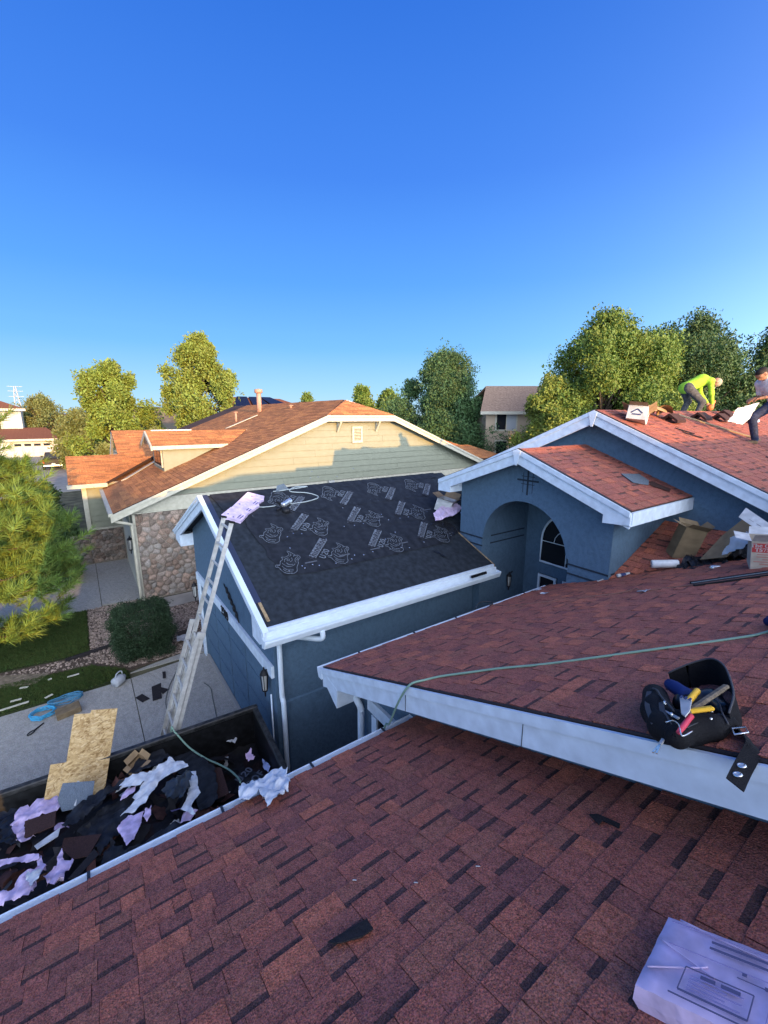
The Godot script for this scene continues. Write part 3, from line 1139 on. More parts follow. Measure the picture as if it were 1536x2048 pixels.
# ---------- the house being roofed ----------
func wall_u(h: Node, called: String, u0: float, u1: float, line: Array, m: Material) -> MeshInstance3D:
	var pts := []
	for q in line:
		pts.append(P(u0, q[1], q[0]))
	var s := mb()
	prism(s, pts, Vector3(u1 - u0, 0, 0))
	return obj(called, s, m, h)

func bx(h: Node, called: String, u0: float, u1: float, y0: float, y1: float, v0: float, v1: float, m: Material, ch := 0.0) -> MeshInstance3D:
	var s := mb()
	ubox(s, u0, u1, y0, y1, v0, v1, ch)
	return obj(called, s, m, h)

func ay(v: float) -> float:
	return -2.95 + 0.41 * (4.3 - v)

func ly(v: float) -> float:
	return -2.94 + 0.41 * (2.98 - v)

func gy(v: float) -> float:
	return -2.93 + 0.42 * (v - 5.33)

func by(v: float) -> float:
	return 0.1 - 0.44 * absf(4.5 - v)

func ty(v: float) -> float:
	return -0.56 - 0.38 * absf(4.82 - v)

func deck(h: Node, called: String, list: Array, m: Material, t := 0.12) -> MeshInstance3D:
	var s := mb()
	slab(s, VS(list), t)
	return obj(called, s, m, h)

func house() -> void:
	var h := thing("house", "dark blue stucco house with white fascia and red shingle roofs, half stripped to black underlayment", "house", P(0, -6.1, 0))
	var W: Material = mats["stucco"]
	var D: Material = mats["stucco"]
	var T: Material = mats["trim"]
	var G: Material = mats["gutter_white"]
	var SH: Material = mats["shingle"]
	# lower roof, on which the camera's holder stands
	var lr := deck(h, "lower_roof", [[-1.9, ly(2.87), 2.87], [2.41, ly(2.87), 2.87], [2.41, ly(-4.4), -4.4], [-1.9, ly(-4.4), -4.4]], mats["deck"])
	shingles(lr, VS([[-1.9, ly(2.87), 2.87], [2.405, ly(2.87), 2.87], [2.405, ly(-0.6), -0.6], [-1.9, ly(-0.6), -0.6]]), SH, 21, 170)
	deck(h, "rear_roof", [[-1.9, ly(-4.4), -4.4], [2.41, ly(-4.4), -4.4], [2.41, -2.9, -11.6], [-1.9, -2.9, -11.6]], mats["shingle_far"])
	rake(h, "rake_board", -1.94, -1.9, [[2.87, ly(2.87) - 0.02], [-4.4, ly(-4.4) - 0.02], [-11.6, -2.92]], 0.22, T)
	gutter(h, -1.95, 2.40, 2.872, 2.985, -2.94, G)
	bx(h, "wall", -1.6, 2.41, -6.1, -2.98, 2.25, 2.4, D)
	wall_u(h, "wall", -1.6, -1.45, [[2.25, -6.1], [2.25, -2.85], [-4.4, ly(-4.4) - 0.25], [-11, -2.85], [-11, -6.1]], D)
	# upper roof
	var ur := deck(h, "upper_roof", [[2.066, ay(4.19), 4.19], [6.5, ay(4.19), 4.19], [6.5, ay(3.22), 3.22], [8.25, ay(3.22), 3.22], [8.25, ay(0.81), 0.81], [16, ay(0.81), 0.81], [16, ay(-4.2), -4.2], [3.4, ay(-4.2), -4.2], [2.066, ay(-2.9), -2.9]], mats["deck"])
	var rp := [[2.068, ay(4.19), 4.19], [6.49, ay(4.19), 4.19], [6.49, ay(3.235), 3.235], [8.0, ay(1.75), 1.75], [8.0, ay(-0.9), -0.9], [2.068, ay(-0.9), -0.9]]
	shingles(ur, VS(rp), SH, 22, 130, 0.28)
	deck(h, "rear_roof", [[3.4, ay(-4.2), -4.2], [16, ay(-4.2), -4.2], [16, -2.9, -12.6], [2.08, -2.9, -12.6], [2.08, ay(-2.9), -5.5]], mats["shingle_far"])
	deck(h, "hip_roof", [[2.08, ay(-2.9), -2.9], [3.4, ay(-4.2), -4.2], [2.08, ay(-2.9), -5.5]], mats["shingle_far"])
	rake(h, "rake_board", 2.05, 2.0655, [[4.2, ay(4.2) - 0.03], [-2.9, ay(-2.9) - 0.03]], 0.23, T)
	rake(h, "rake_moulding", 2.03, 2.05, [[4.215, ay(4.215) - 0.012], [-2.9, ay(-2.9) - 0.012]], 0.075, T)
	rake(h, "drip_edge", 2.056, 2.0655, [[4.2, ay(4.2) + 0.004], [-2.9, ay(-2.9) + 0.004]], 0.014, mats["drip"])
	# tail of the rake with its boxed return
	wall_u(h, "eave_return", 2.046, 2.38, [[4.206, -2.95], [4.206, -3.05], [3.86, -3.26], [3.84, -3.02]], T)
	gutter(h, 2.03, 6.49, 4.19, 4.3, -2.95, G)
	wall_u(h, "wall", 2.41, 2.56, [[3.85, -6.1], [3.85, -2.9], [-2.9, ay(-2.9) - 0.2], [-5.0, ay(-2.9) - 0.3], [-5.0, -6.1]], W)
	bx(h, "soffit", 2.085, 2.41, -3.03, -3.01, 3.85, 4.18, T)
	bx(h, "wall", 2.56, 6.5, -6.1, -2.95, 3.7, 3.85, D)
	bx(h, "trim_band", 2.37, 2.41, -3.32, -3.17, 2.6, 3.72, T)
	var wn := bx(h, "window", 2.385, 2.409, -4.6, -3.33, 2.7, 3.62, mats["glass_dark"])
	bx(wn, "window_frame", 2.36, 2.384, -4.6, -3.33, 3.52, 3.62, T)
	var s := mb(true)
	tube(s, smooth_line(VS([[2.3, -3.06, 4.1], [2.3, -3.12, 4.02], [2.3, -3.24, 3.84], [2.33, -3.36, 3.8], [2.33, -3.6, 3.8], [2.33, -5.9, 3.8]])), 0.04, 8)
	obj("downspout", s, G, h)
	for u in [-0.3, 0.55, 1.3, 2.05]:
		bx(h, "gutter_strap", u, u + 0.018, -2.941, -2.931, 2.874, 2.983, mats["groove"])
	for u in [2.6, 3.5, 4.3, 5.1, 5.9]:
		bx(h, "gutter_strap", u, u + 0.02, -2.951, -2.94, 4.192, 4.298, mats["groove"])
	for v in [2.6, 1.42]:
		wall_u(h, "board_joint", 2.0455, 2.05, [[v, ay(v) - 0.1], [v, ay(v) - 0.26], [v + 0.003, ay(v) - 0.26], [v + 0.003, ay(v) - 0.1]], mats["groove"])
	# small valley roof in front of the tall gable
	deck(h, "valley_roof", [[6.52, -2.51, 3.22], [8.25, -1.8, 3.22], [8.25, -1.8, 1.49]], mats["deck"], 0.1)
	shingles(h.get_node("valley_roof"), VS([[6.54, -2.5, 3.215], [8.25, -1.795, 3.215], [8.25, -1.795, 1.5]]), SH, 23, 0, 0.3)
	# ---- garage ----
	var gr := deck(h, "garage_roof", [[1.84, gy(5.43), 5.43], [6.46, gy(5.43), 5.43], [6.46, gy(6.45), 6.45], [8.0, gy(6.45), 6.45], [8.0, gy(8.71), 8.71], [1.84, gy(8.71), 8.71]], mats["felt"])
	deck(h, "garage_roof", [[1.84, gy(8.71), 8.71], [8.0, gy(8.71), 8.71], [8.0, gy(5.43), 11.99], [1.84, gy(5.43), 11.99]], mats["felt"])
	var peak := gy(8.71)
	rake(h, "rake_board", 1.80, 1.84, [[5.42, gy(5.42) - 0.02], [8.71, peak - 0.02], [12.0, gy(5.42) - 0.02]], 0.24, T)
	rake(h, "rake_moulding", 1.765, 1.80, [[5.38, gy(5.38) + 0.0], [8.71, peak + 0.005], [12.04, gy(5.38)]], 0.1, T)
	rake(h, "rake_moulding", 1.745, 1.765, [[5.36, gy(5.36) + 0.008], [8.71, peak + 0.015], [12.06, gy(5.36) + 0.008]], 0.045, G)
	rake(h, "rake_flashing", 1.84, 1.93, [[5.9, gy(5.9) + 0.016], [8.71, peak + 0.016]], 0.012, mat("flashing", Color(0.03, 0.04, 0.075), 0.6))
	rake(h, "rake_cap", 1.745, 1.83, [[5.37, gy(5.37) + 0.02], [8.71, peak + 0.02]], 0.011, G)
	rake(h, "bare_board", 1.875, 1.92, [[5.55, gy(5.55) + 0.012], [6.0, gy(6.0) + 0.012]], 0.01, mats["bare_wood"])
	wall_u(h, "eave_return", 1.797, 2.1, [[5.413, gy(5.42) - 0.03], [5.413, gy(5.42) - 0.2], [5.7, gy(5.42) - 0.34], [6.0, gy(5.42) - 0.34], [6.0, gy(5.42) + 0.0]], T)
	wall_u(h, "eave_return", 1.797, 2.1, [[12.007, gy(5.42) - 0.03], [12.007, gy(5.42) - 0.24], [11.4, gy(5.42) - 0.3], [11.4, gy(5.42)]], T)
	s = mb()
	# drip trim and fascia over the gutter
	for k in 3:
		ubox(s, 1.76, 6.47, gy(5.43) - 0.03 - k * 0.045, gy(5.43) + 0.012 - k * 0.045, 5.428 - k * 0.012, 5.47)
	obj("fascia", s, T, h)
	gutter(h, 1.74, 6.52, 5.4, 5.29, -3.0, G)
	bx(h, "gutter_back", 1.74, 6.5, -3.14, -2.93, 5.402, 5.43, G)
	rake(h, "drip_edge", 6.46, 6.475, [[5.42, gy(5.42) + 0.014], [6.45, gy(6.45) + 0.014]], 0.05, mats["bare_wood"])
	bx(h, "loose_flashing", 5.75, 6.15, -2.98, -2.935, 5.33, 5.36, mats["paint_black"])
	wall_u(h, "wall", 2.1, 2.25, [[6.0, -6.1], [6.0, gy(6.0) - 0.13], [8.71, peak - 0.13], [11.4, gy(6.02) - 0.13], [11.4, -6.1], [11.0, -6.1], [11.0, -4.02], [6.55, -4.02], [6.55, -6.1]], W)
	var dr := bx(h, "garage_door", 2.16, 2.2, -6.1, -4.02, 6.55, 11.0, W)
	for k in 4:
		for q in 4:
			bx(dr, "panel", 2.145, 2.159, -6.05 + k * 0.5, -5.6 + k * 0.5, 6.65 + q * 1.09, 7.63 + q * 1.09, W)
	bx(h, "trim_band", 2.05, 2.099, -4.06, -3.86, 6.02, 11.25, T)
	bx(h, "trim_band", 2.055, 2.099, -6.1, -4.062, 11.0, 11.2, T)
	bx(h, "door_seal", 2.08, 2.14, -6.1, -6.06, 6.55, 11.0, mat("seal", Color(0.3, 0.29, 0.27), 0.8))
	bx(h, "wall", 2.25, 6.5, -6.1, -3.05, 6.0, 6.15, D)
	bx(h, "wall", 2.25, 8.0, -6.1, -3.05, 11.25, 11.4, W)
	bx(h, "wainscot", 2.252, 6.5, -6.1, -4.5, 5.94, 5.998, mats["stucco"], 0.02)
	bx(h, "soffit", 1.8, 6.47, -3.16, -3.142, 5.41, 5.99, T)
	s = mb(true)
	tube(s, smooth_line(VS([[2.62, -3.1, 5.34], [2.62, -3.24, 5.36], [2.5, -3.3, 5.6], [2.28, -3.34, 5.92]])), 0.042, 8)
	tube(s, smooth_line(VS([[2.17, -3.2, 5.93], [2.17, -3.6, 5.93], [2.17, -4.3, 5.93], [2.17, -4.42, 5.9], [2.17, -4.6, 5.87], [2.17, -6.0, 5.87]]), 4), 0.042, 8)
	obj("downspout", s, G, h)
	s = mb(true)
	tube(s, VS([[2.06, -4.4, 6.12], [2.06, -6.0, 6.12]]), 0.014, 6)
	obj("conduit", s, G, h)
	wall_lantern(h, P(2.0, -4.2, 6.22), 1.0)
	wall_lantern(h, P(2.0, -4.4, 11.33), 1.0)
	# iron scroll and house number
	s = mb(true)
	for k in 5:
		var c := P(2.07, -3.4 - k * 0.075, 8.42 - k * 0.14)
		var pts := []
		for i in 15:
			var t := i * 0.55
			pts.append(c + Vector3(0, cos(t), sin(t)) * (0.09 - i * 0.0045) * (1.0 if k % 2 else 0.8))
		tube(s, pts, 0.012, 5)
	tube(s, VS([[2.07, -3.32, 8.6], [2.07, -3.55, 8.1], [2.07, -3.8, 7.7]]), 0.012, 5)
	obj("iron_scroll", s, mats["iron"], h)
	for k in 4:
		letters("house_number", "1509"[k], mats["iron"], h, Transform3D(Basis(Vector3.UP, -PI / 2), P(2.04, -3.96, 8.82 - k * 0.13)), 0.19, true, true, 0.012)
	# ---- entry tower ----
	var tr := deck(h, "entry_roof", [[6.22, ty(2.86), 2.86], [8.62, ty(2.86), 2.86], [8.3, ty(4.82), 4.82], [6.22, ty(4.82), 4.82]], mats["deck"])
	shingles(tr, VS([[6.22, ty(2.86), 2.86], [8.62, ty(2.86), 2.86], [8.3, ty(4.82), 4.82], [6.22, ty(4.82), 4.82]]), SH, 24, 0, 0.2)
	deck(h, "entry_roof", [[6.22, ty(4.82), 4.82], [8.3, ty(4.82), 4.82], [8.3, ty(6.8), 6.8], [6.22, ty(6.8), 6.8]], mats["shingle_far"])
	var tl := [[2.85, ty(2.85)], [4.82, ty(4.82)], [6.8, ty(6.8)]]
	var l2 := []
	for q in tl:
		l2.append([q[0], q[1] - 0.03])
	rake(h, "rake_board", 6.18, 6.22, l2, 0.22, T)
	rake(h, "rake_moulding", 6.155, 6.18, tl, 0.08, T)
	for q in tl:
		q[1] += 0.012
	rake(h, "drip_edge", 6.175, 6.225, tl, 0.014, mats["drip"])
	wall_u(h, "rake_key", 6.145, 6.154, [[4.9, -0.6], [4.74, -0.6], [4.8, -0.84], [4.84, -0.84]], T)
	bx(h, "fascia", 6.22, 8.7, ty(2.86) - 0.2, ty(2.86) - 0.02, 2.83, 2.86, T)
	bx(h, "soffit", 6.18, 8.3, ty(2.86) - 0.22, ty(2.86) - 0.2, 2.83, 3.22, T)
	wall_u(h, "eave_return", 6.177, 6.516, [[2.843, ty(2.85) - 0.05], [2.843, ty(2.85) - 0.2], [3.23, ty(2.85) - 0.23], [3.23, ty(2.85) - 0.05]], T)
	wall_u(h, "eave_return", 6.177, 6.516, [[6.807, ty(2.85) - 0.05], [6.807, ty(2.85) - 0.24], [6.45, ty(2.85) - 0.24], [6.45, ty(2.85) - 0.05]], T)
	bx(h, "fascia", 6.22, 8.3, ty(2.86) - 0.2, ty(2.86) - 0.02, 6.8, 6.83, T)
	var line := [[3.22, -6.1], [3.22, ty(3.22) - 0.14], [4.82, ty(4.82) - 0.14], [6.45, ty(6.45) - 0.14], [6.45, -6.1], [5.83, -6.1]]
	for i in 21:
		var t := PI * i / 20
		line.append([4.88 + cos(t) * 0.93 + (0.02 if i == 0 else 0.0), -2.46 + sin(t) * 0.93])
	line.append([3.95, -2.36])
	line.append([3.91, -2.36])
	line.append([3.91, -6.1])
	wall_u(h, "arched_wall", 6.52, 6.78, line, W)
	bx(h, "tower_side_wall", 6.781, 8.25, -6.1, ty(3.22) - 0.1, 3.22, 3.36, W)
	bx(h, "tower_side_wall", 6.781, 8.25, -6.1, ty(6.45) - 0.1, 6.31, 6.45, W)
	bx(h, "porch_wall", 6.781, 8.0, -6.1, -1.3, 5.85, 6.0, W)
	bx(h, "porch_wall", 6.781, 8.0, -6.1, -1.3, 3.75, 3.9, D)
	bx(h, "porch_wall", 8.0, 8.15, -6.1, -1.3, 3.75, 6.0, D)
	bx(h, "porch_ceiling", 6.781, 8.0, -1.3, -1.2, 3.75, 6.0, D)
	for k in 2:
		var y := -2.45 - k * 0.16
		for q in [[6.505, 6.52, 3.22, 3.91], [6.505, 6.52, 5.81, 6.45], [6.6, 7.9, 5.842, 5.85], [6.6, 8.2, 3.205, 3.22]]:
			bx(h, "moulding", q[0], q[1], y, y + 0.025, q[2], q[3], mats["groove"])
	# cross scored in the stucco
	s = mb()
	ubox(s, 6.51, 6.52, -1.4, -0.9, 4.805, 4.835)
	ubox(s, 6.5, 6.509, -1.15, -1.12, 4.59, 5.04)
	for k in [-0.1, 0.1]:
		ubox(s, 6.514, 6.52, -1.36, -1.0, 4.815 + k, 4.823 + k)
		ubox(s, 6.514, 6.52, -1.14 + k * 0.7, -1.13 + k * 0.7, 4.68, 4.96)
	obj("cross_ornament", s, mats["groove"], h)
	# arched window and door lights at the back of the porch
	var aw := mb()
	var fr := mb()
	var out := []
	var inn := []
	for i in 15:
		var t := PI * i / 14
		out.append(P(7.96, -2.58 + sin(t) * 0.62, 4.82 + cos(t) * 0.62))
		inn.append(P(7.95, -2.58 + sin(t) * 0.55, 4.82 + cos(t) * 0.55))
	out.append(P(7.96, -3.1, 4.2))
	out.append(P(7.96, -3.1, 5.44))
	prism(aw, out, Vector3(0.03, 0, 0))
	var win := obj("window", aw, mats["glass_dark"], h)
	var ring := []
	for i in 15:
		ring.append(P(7.945, -2.58 + sin(PI * i / 14) * 0.6, 4.82 + cos(PI * i / 14) * 0.6))
	ring.append(P(7.945, -3.09, 4.22))
	ring.append(P(7.945, -3.09, 5.42))
	ring.append(ring[0])
	tube(fr, ring, 0.024, 4)
	obj("window_frame", fr, T, win)
	fr = mb()
	beam(fr, P(7.94, -2.62, 4.22), P(7.94, -2.62, 5.42), 0.012, 0.012)
	beam(fr, P(7.94, -3.08, 4.82), P(7.94, -2.62, 4.82), 0.012, 0.012, Vector3.RIGHT)
	var arc := []
	for i in 9:
		arc.append(P(7.94, -2.62 + sin(PI * i / 8) * 0.3, 4.82 + cos(PI * i / 8) * 0.3))
	tube(fr, arc, 0.007, 4)
	obj("glazing_bar", fr, T, win)
	for q in [[5.0, 5.44, -5.9, -3.38], [3.95, 4.85, -5.9, -3.38]]:
		var pn := bx(h, "window", 7.97, 7.999, q[2], q[3], q[0], q[1], mats["glass_dark"])
		s = mb()
		for e in [[q[0], q[0] + 0.05, q[2], q[3]], [q[1] - 0.05, q[1], q[2], q[3]], [q[0] + 0.051, q[1] - 0.051, q[3] - 0.05, q[3]]]:
			ubox(s, 7.94, 7.969, e[2], e[3], e[0], e[1])
		obj("window_frame", s, T, pn)
	wall_lantern(h, P(7.4, -3.55, 5.78), 0.8)
	# ---- tall gable ----
	var br := deck(h, "gable_roof", [[7.92, by(0.7), 0.7], [20, by(0.7), 0.7], [20, by(4.5), 4.5], [7.92, by(4.5), 4.5]], mats["deck"])
	shingles(br, VS([[7.92, by(0.9), 0.9], [17.5, by(0.9), 0.9], [17.5, by(4.5), 4.5], [7.92, by(4.5), 4.5]]), SH, 25, 0, 0.2)
	deck(h, "gable_roof", [[7.92, by(4.5), 4.5], [20, by(4.5), 4.5], [20, by(9.2), 9.2], [7.92, by(9.2), 9.2]], mats["shingle_far"])
	rake(h, "rake_board", 7.88, 7.92, [[0.7, by(0.7) - 0.03], [4.5, by(4.5) - 0.03], [9.2, by(9.2) - 0.03]], 0.22, T)
	rake(h, "rake_moulding", 7.85, 7.88, [[0.7, by(0.7) - 0.005], [4.5, by(4.5) - 0.005], [9.2, by(9.2) - 0.005]], 0.075, T)
	rake(h, "drip_edge", 7.875, 7.925, [[0.7, by(0.7) + 0.01], [4.5, by(4.5) + 0.01], [9.2, by(9.2) + 0.01]], 0.014, mats["drip"])
	wall_u(h, "rake_key", 7.84, 7.849, [[4.58, 0.05], [4.42, 0.05], [4.48, -0.2], [4.52, -0.2]], T)
	wall_u(h, "gable_wall", 8.25, 8.4, [[0.5, -6.1], [0.5, by(0.5) - 0.1], [4.5, by(4.5) - 0.14], [9.0, by(9.0) - 0.14], [9.0, -6.1]], W)
	bx(h, "wall", 8.4, 20, -6.1, -2.0, 8.85, 9.0, W)
	# cut hip caps and the flashing strip laid on the tall roof
	s = mb()
	beam(s, P(10.87, by(4.27) + 0.02, 4.27), P(11.98, by(3.08) + 0.02, 3.08), 0.1, 0.02, Vector3(0, 1, 0.44))
	obj("flashing_strip", s, mats["bare_wood"], br)

func wall_lantern(h: Node, c: Vector3, k: float) -> void:
	var s := mb()
	lathe(s, c + Vector3(0, 0.14, 0) * k, Vector3.UP, [[0.075 * k, 0], [0.05 * k, 0.05 * k], [0.018 * k, 0.08 * k], [0.012 * k, 0.12 * k], [0.0, 0.13 * k]], 8)
	lathe(s, c + Vector3(0, -0.16, 0) * k, Vector3.UP, [[0.0, -0.12 * k], [0.012 * k, -0.1 * k], [0.015 * k, -0.03 * k], [0.045 * k, 0], [0.045 * k, 0.015 * k], [0, 0.016 * k]], 8)
	for i in 6:
		var d := Vector3(cos(TAU * i / 6), 0, sin(TAU * i / 6))
		beam(s, c + d * 0.043 * k - Vector3(0, 0.15, 0) * k, c + d * 0.065 * k + Vector3(0, 0.14, 0) * k, 0.009 * k, 0.009 * k, Vector3.RIGHT if absf(d.x) < 0.7 else Vector3.FORWARD)
	beam(s, c + Vector3(0, 0.2, 0) * k, c + Vector3(0.1, 0.2, 0), 0.02, 0.02)
	var o := obj("wall_lantern", s, mats["iron"], h)
	s = mb(true)
	lathe(s, c + Vector3(0, -0.14, 0) * k, Vector3.UP, [[0.036 * k, 0], [0.052 * k, 0.27 * k]], 6)
	obj("lamp_glass", s, mats["lamp_glass"], o)

# ---------- the house next door ----------
func ny(u: float) -> float:
	return -2.88 + 0.4 * (u - 0.8)

func wall_boards(parent: Node, outline: Array, v: float, y0: float, step_: float, seed_: int) -> void:
	# lapped boards of their own on a wall that faces the camera: outline in [u, y]
	var p2 := PackedVector2Array()
	var lo := Vector2(1e9, 1e9)
	var hi := -lo
	for q in outline:
		p2.append(Vector2(q[0], q[1]))
		lo = lo.min(p2[-1])
		hi = hi.max(p2[-1])
	var r := RandomNumberGenerator.new()
	r.seed = seed_
	var y := y0
	while y < hi.y:
		var u := lo.x - r.randf() * 3.0
		while u < hi.x:
			var w := 3.66
			for pl in Geometry2D.intersect_polygons(p2, PackedVector2Array([Vector2(u + 0.002, y), Vector2(u + w - 0.002, y), Vector2(u + w - 0.002, y + step_ - 0.006), Vector2(u + 0.002, y + step_ - 0.006)])):
				if pl.size() < 3:
					continue
				var s := mb()
				var top := []
				var bot := []
				for q in pl:
					var d := lerpf(0.034, 0.003, clampf((q.y - y) / step_, 0, 1))
					top.append(P(q.x, q.y, v - d))
					bot.append(P(q.x, q.y, v + 0.001))
				face(s, top, Vector3(0, 0, 1))
				for i in pl.size():
					var k := (i + 1) % pl.size()
					quad(s, top[i], top[k], bot[k], bot[i], Vector3(0, -1, 0) if (pl[i].y + pl[k].y) * 0.5 < y + step_ * 0.3 else Vector3(0, 1, 0))
				obj("siding_board", s, mats["siding"], parent)
			u += w
		y += step_

func stones(parent: Node, u0: float, u1: float, y0: float, y1: float, v: float, cell: float, seed_: int) -> void:
	var r := RandomNumberGenerator.new()
	r.seed = seed_
	var pts := []
	var nx := int((u1 - u0) / cell) + 2
	var ny_ := int((y1 - y0) / (cell * 0.72)) + 2
	for j in range(-1, ny_):
		for i in range(-1, nx):
			pts.append(Vector2(u0 + (i + 0.5 + (0.5 if j % 2 else 0.0) + r.randf_range(-0.36, 0.36)) * cell, y0 + (j + 0.5 + r.randf_range(-0.34, 0.34)) * cell * 0.72))
	for p in pts:
		var poly := PackedVector2Array([Vector2(u0, y0), Vector2(u1, y0), Vector2(u1, y1), Vector2(u0, y1)])
		for q in pts:
			if q == p or p.distance_to(q) > cell * 2.6:
				continue
			var mid: Vector2 = (p + q) / 2
			var d: Vector2 = (q - p).normalized()
			mid -= d * 0.011
			var e := d.orthogonal()
			var hits := Geometry2D.intersect_polygons(poly, PackedVector2Array([mid + e * 5, mid - e * 5, mid - e * 5 - d * 5, mid + e * 5 - d * 5]))
			if hits.is_empty():
				poly = PackedVector2Array()
				break
			poly = hits[0]
		if poly.size() < 3:
			continue
		var c := Vector2.ZERO
		for q in poly:
			c += q / poly.size()
		var s := mb(true)
		var g := r.randf_range(0.22, 0.5)
		var warm := r.randf()
		s.set_color(Color(g * lerpf(1.0, 1.22, warm), g * lerpf(0.9, 0.86, warm), g * lerpf(0.8, 0.66, warm)))
		var hgt := r.randf_range(0.035, 0.075)
		var n := poly.size()
		var tilt := Vector2(r.randfn(0, 0.1), r.randfn(0, 0.1))
		var rings := []
		for lv in [[1.0, 0.0], [0.97, 0.6], [0.8, 0.95]]:
			var ring := []
			for q in poly:
				var w: Vector2 = c + (q - c) * lv[0]
				ring.append(P(w.x, w.y, v - hgt * lv[1] - (w - c).dot(tilt) * lv[1]))
			rings.append(ring)
		for k in 2:
			for i in n:
				var j := (i + 1) % n
				quad(s, rings[k][i], rings[k][j], rings[k + 1][j], rings[k + 1][i], Vector3(poly[i].x + poly[j].x - c.x * 2, poly[i].y + poly[j].y - c.y * 2, 0.15))
		for i in n:
			tri(s, P(c.x, c.y, v - hgt), rings[2][i], rings[2][(i + 1) % n], Vector3(0, 0, 1))
		obj("stone", s, mats["stone"], parent)

func neighbour() -> void:
	var h := thing("house", "cream clapboard house next door with brown-red roof, clipped gable and stone-faced front", "house", P(6, -6.1, 15.8))
	var C: Material = mats["cream_trim"]
	var R: Material = mat("shingle_brown", Color(1, 1, 1), 0.95, texs["granule"], 2.0)
	# main roof: ridge runs away from us, near end clipped
	var ry := 0.66
	var le := [[0.62, ny(0.62), 15.4], [8.1, 0.03, 15.4], [9.7, ry, 16.7], [9.7, ry, 33.0], [0.62, ny(0.62), 33.0]]
	var lroof := deck(h, "roof", le, mats["deck"])
	var keep := TONES
	shingles_far(lroof, [[0.62, ny(0.62), 15.4], [8.1, 0.03, 15.4], [9.7, ry, 16.9], [9.7, ry, 30.0], [0.62, ny(0.62), 30.0]], R, 41)
	var rroof := deck(h, "roof", [[11.3, 0.0, 15.4], [18.9, -2.95, 15.4], [18.9, -2.95, 33], [9.7, ry, 33], [9.7, ry, 16.7]], R)
	rroof.name = "roof_back_slope"
	var hip := deck(h, "hip_roof", [[8.1, 0.03, 15.4], [11.3, 0.03, 15.4], [9.7, ry, 16.75]], mats["deck"])
	shingles_far(hip, [[8.1, 0.03, 15.4], [11.3, 0.03, 15.4], [9.7, ry, 16.75]], R, 42)
	# gable fascia
	var f := [[0.55, ny(0.55) - 0.02], [8.1, 0.0], [11.3, -0.01], [18.9, -3.0]]
	var pts := []
	for q in f:
		pts.append(P(q[0], q[1], 15.36))
	for i in range(3, -1, -1):
		pts.append(P(f[i][0], f[i][1] - 0.23, 15.36))
	var s := mb()
	prism(s, pts, Vector3(0, 0, -0.04))
	obj("fascia", s, C, h)
	s = mb()
	pts = []
	for q in f:
		pts.append(P(q[0], q[1] + 0.012, 15.325))
	for i in range(3, -1, -1):
		pts.append(P(f[i][0], f[i][1] - 0.07, 15.325))
	prism(s, pts, Vector3(0, 0, -0.034))
	obj("rake_moulding", s, C, h)
	# gable wall, sheathing behind boards
	var ol := [[1.19, -6.1], [17.6, -6.1], [17.6, -2.75], [11.3, -0.14], [8.15, -0.14], [1.19, ny(1.19) - 0.12]]
	pts = []
	for q in ol:
		pts.append(P(q[0], q[1], 15.8))
	s = mb()
	prism(s, pts, Vector3(0, 0, -0.2))
	var wall := obj("gable_wall", s, mats["mortar"], h)
	wall_boards(wall, [[1.19, -2.6], [17.6, -2.6], [11.3, -0.14], [8.15, -0.14], [1.9, -2.6]], 15.8, -2.6, 0.252, 51)
	s = mb()
	prism(s, VS([[1.19, -3.06, 15.798], [17.6, -3.06, 15.798], [17.6, -2.62, 15.798], [1.9, -2.62, 15.798], [1.19, -2.9, 15.798]]), Vector3(0, 0, 0.058))
	obj("trim_band", s, C, h)
	bx(h, "trim_ledge", 1.1, 17.6, -3.1, -3.062, 15.7, 15.798, C)
	stones(wall, 1.22, 4.1, -6.05, -3.12, 15.8, 0.23, 52)
	bx(h, "stone_cap", 1.15, 1.22, -6.1, -3.1, 15.72, 15.95, C)
	# vent and brackets
	var vent := bx(h, "gable_vent", 9.41, 9.91, -1.12, -0.45, 15.75, 15.774, C)
	s = mb()
	for e in [[9.41, 9.49, -1.12, -0.45], [9.83, 9.91, -1.12, -0.45], [9.491, 9.829, -0.53, -0.45], [9.491, 9.829, -1.12, -1.04]]:
		ubox(s, e[0], e[1], e[2], e[3], 15.72, 15.749)
	obj("vent_frame", s, C, vent)
	for k in 8:
		s = mb()
		beam(s, P(9.492, -1.0 + k * 0.062, 15.735), P(9.828, -1.0 + k * 0.062, 15.735), 0.006, 0.05, Vector3(0, 1, 0.9).normalized())
		obj("slat", s, mats["siding"], vent)
	for u in [8.72, 10.6]:
		s = mb()
		beam(s, P(u, -0.24, 15.75), P(u, -0.24, 15.42), 0.09, 0.08)
		beam(s, P(u, -0.62, 15.74), P(u, -0.26, 15.46), 0.07, 0.08)
		beam(s, P(u, -0.24, 15.745), P(u, -0.66, 15.745), 0.07, 0.05, Vector3.RIGHT)
		obj("bracket", s, C, h)
	bx(h, "meter_box", 8.2, 8.45, -2.85, -2.6, 15.6, 15.74, mats["pale_wall"])
	# street front (seen on edge)
	bx(h, "front_wall", 1.19, 1.4, -6.1, -2.9, 16.0, 21.2, mats["siding"])
	for v in [16.02, 17.2, 20.6]:
		bx(h, "trim_board", 1.15, 1.189, -6.1, -2.95, v, v + 0.16, C)
	bx(h, "garage_door", 1.16, 1.189, -6.1, -3.9, 17.4, 20.5, C)
	wall_lantern(h, P(1.05, -4.3, 16.6), 1.2)
	gutter(h, 0, 0.001, 0.0, 0.1, -50, C)
	h.get_node("gutter").free()
	s = mb()
	beam(s, P(0.56, ny(0.6) - 0.02, 15.36), P(0.56, ny(0.6) - 0.02, 21.0), 0.12, 0.1)
	obj("gutter", s, C, h)
	s = mb(true)
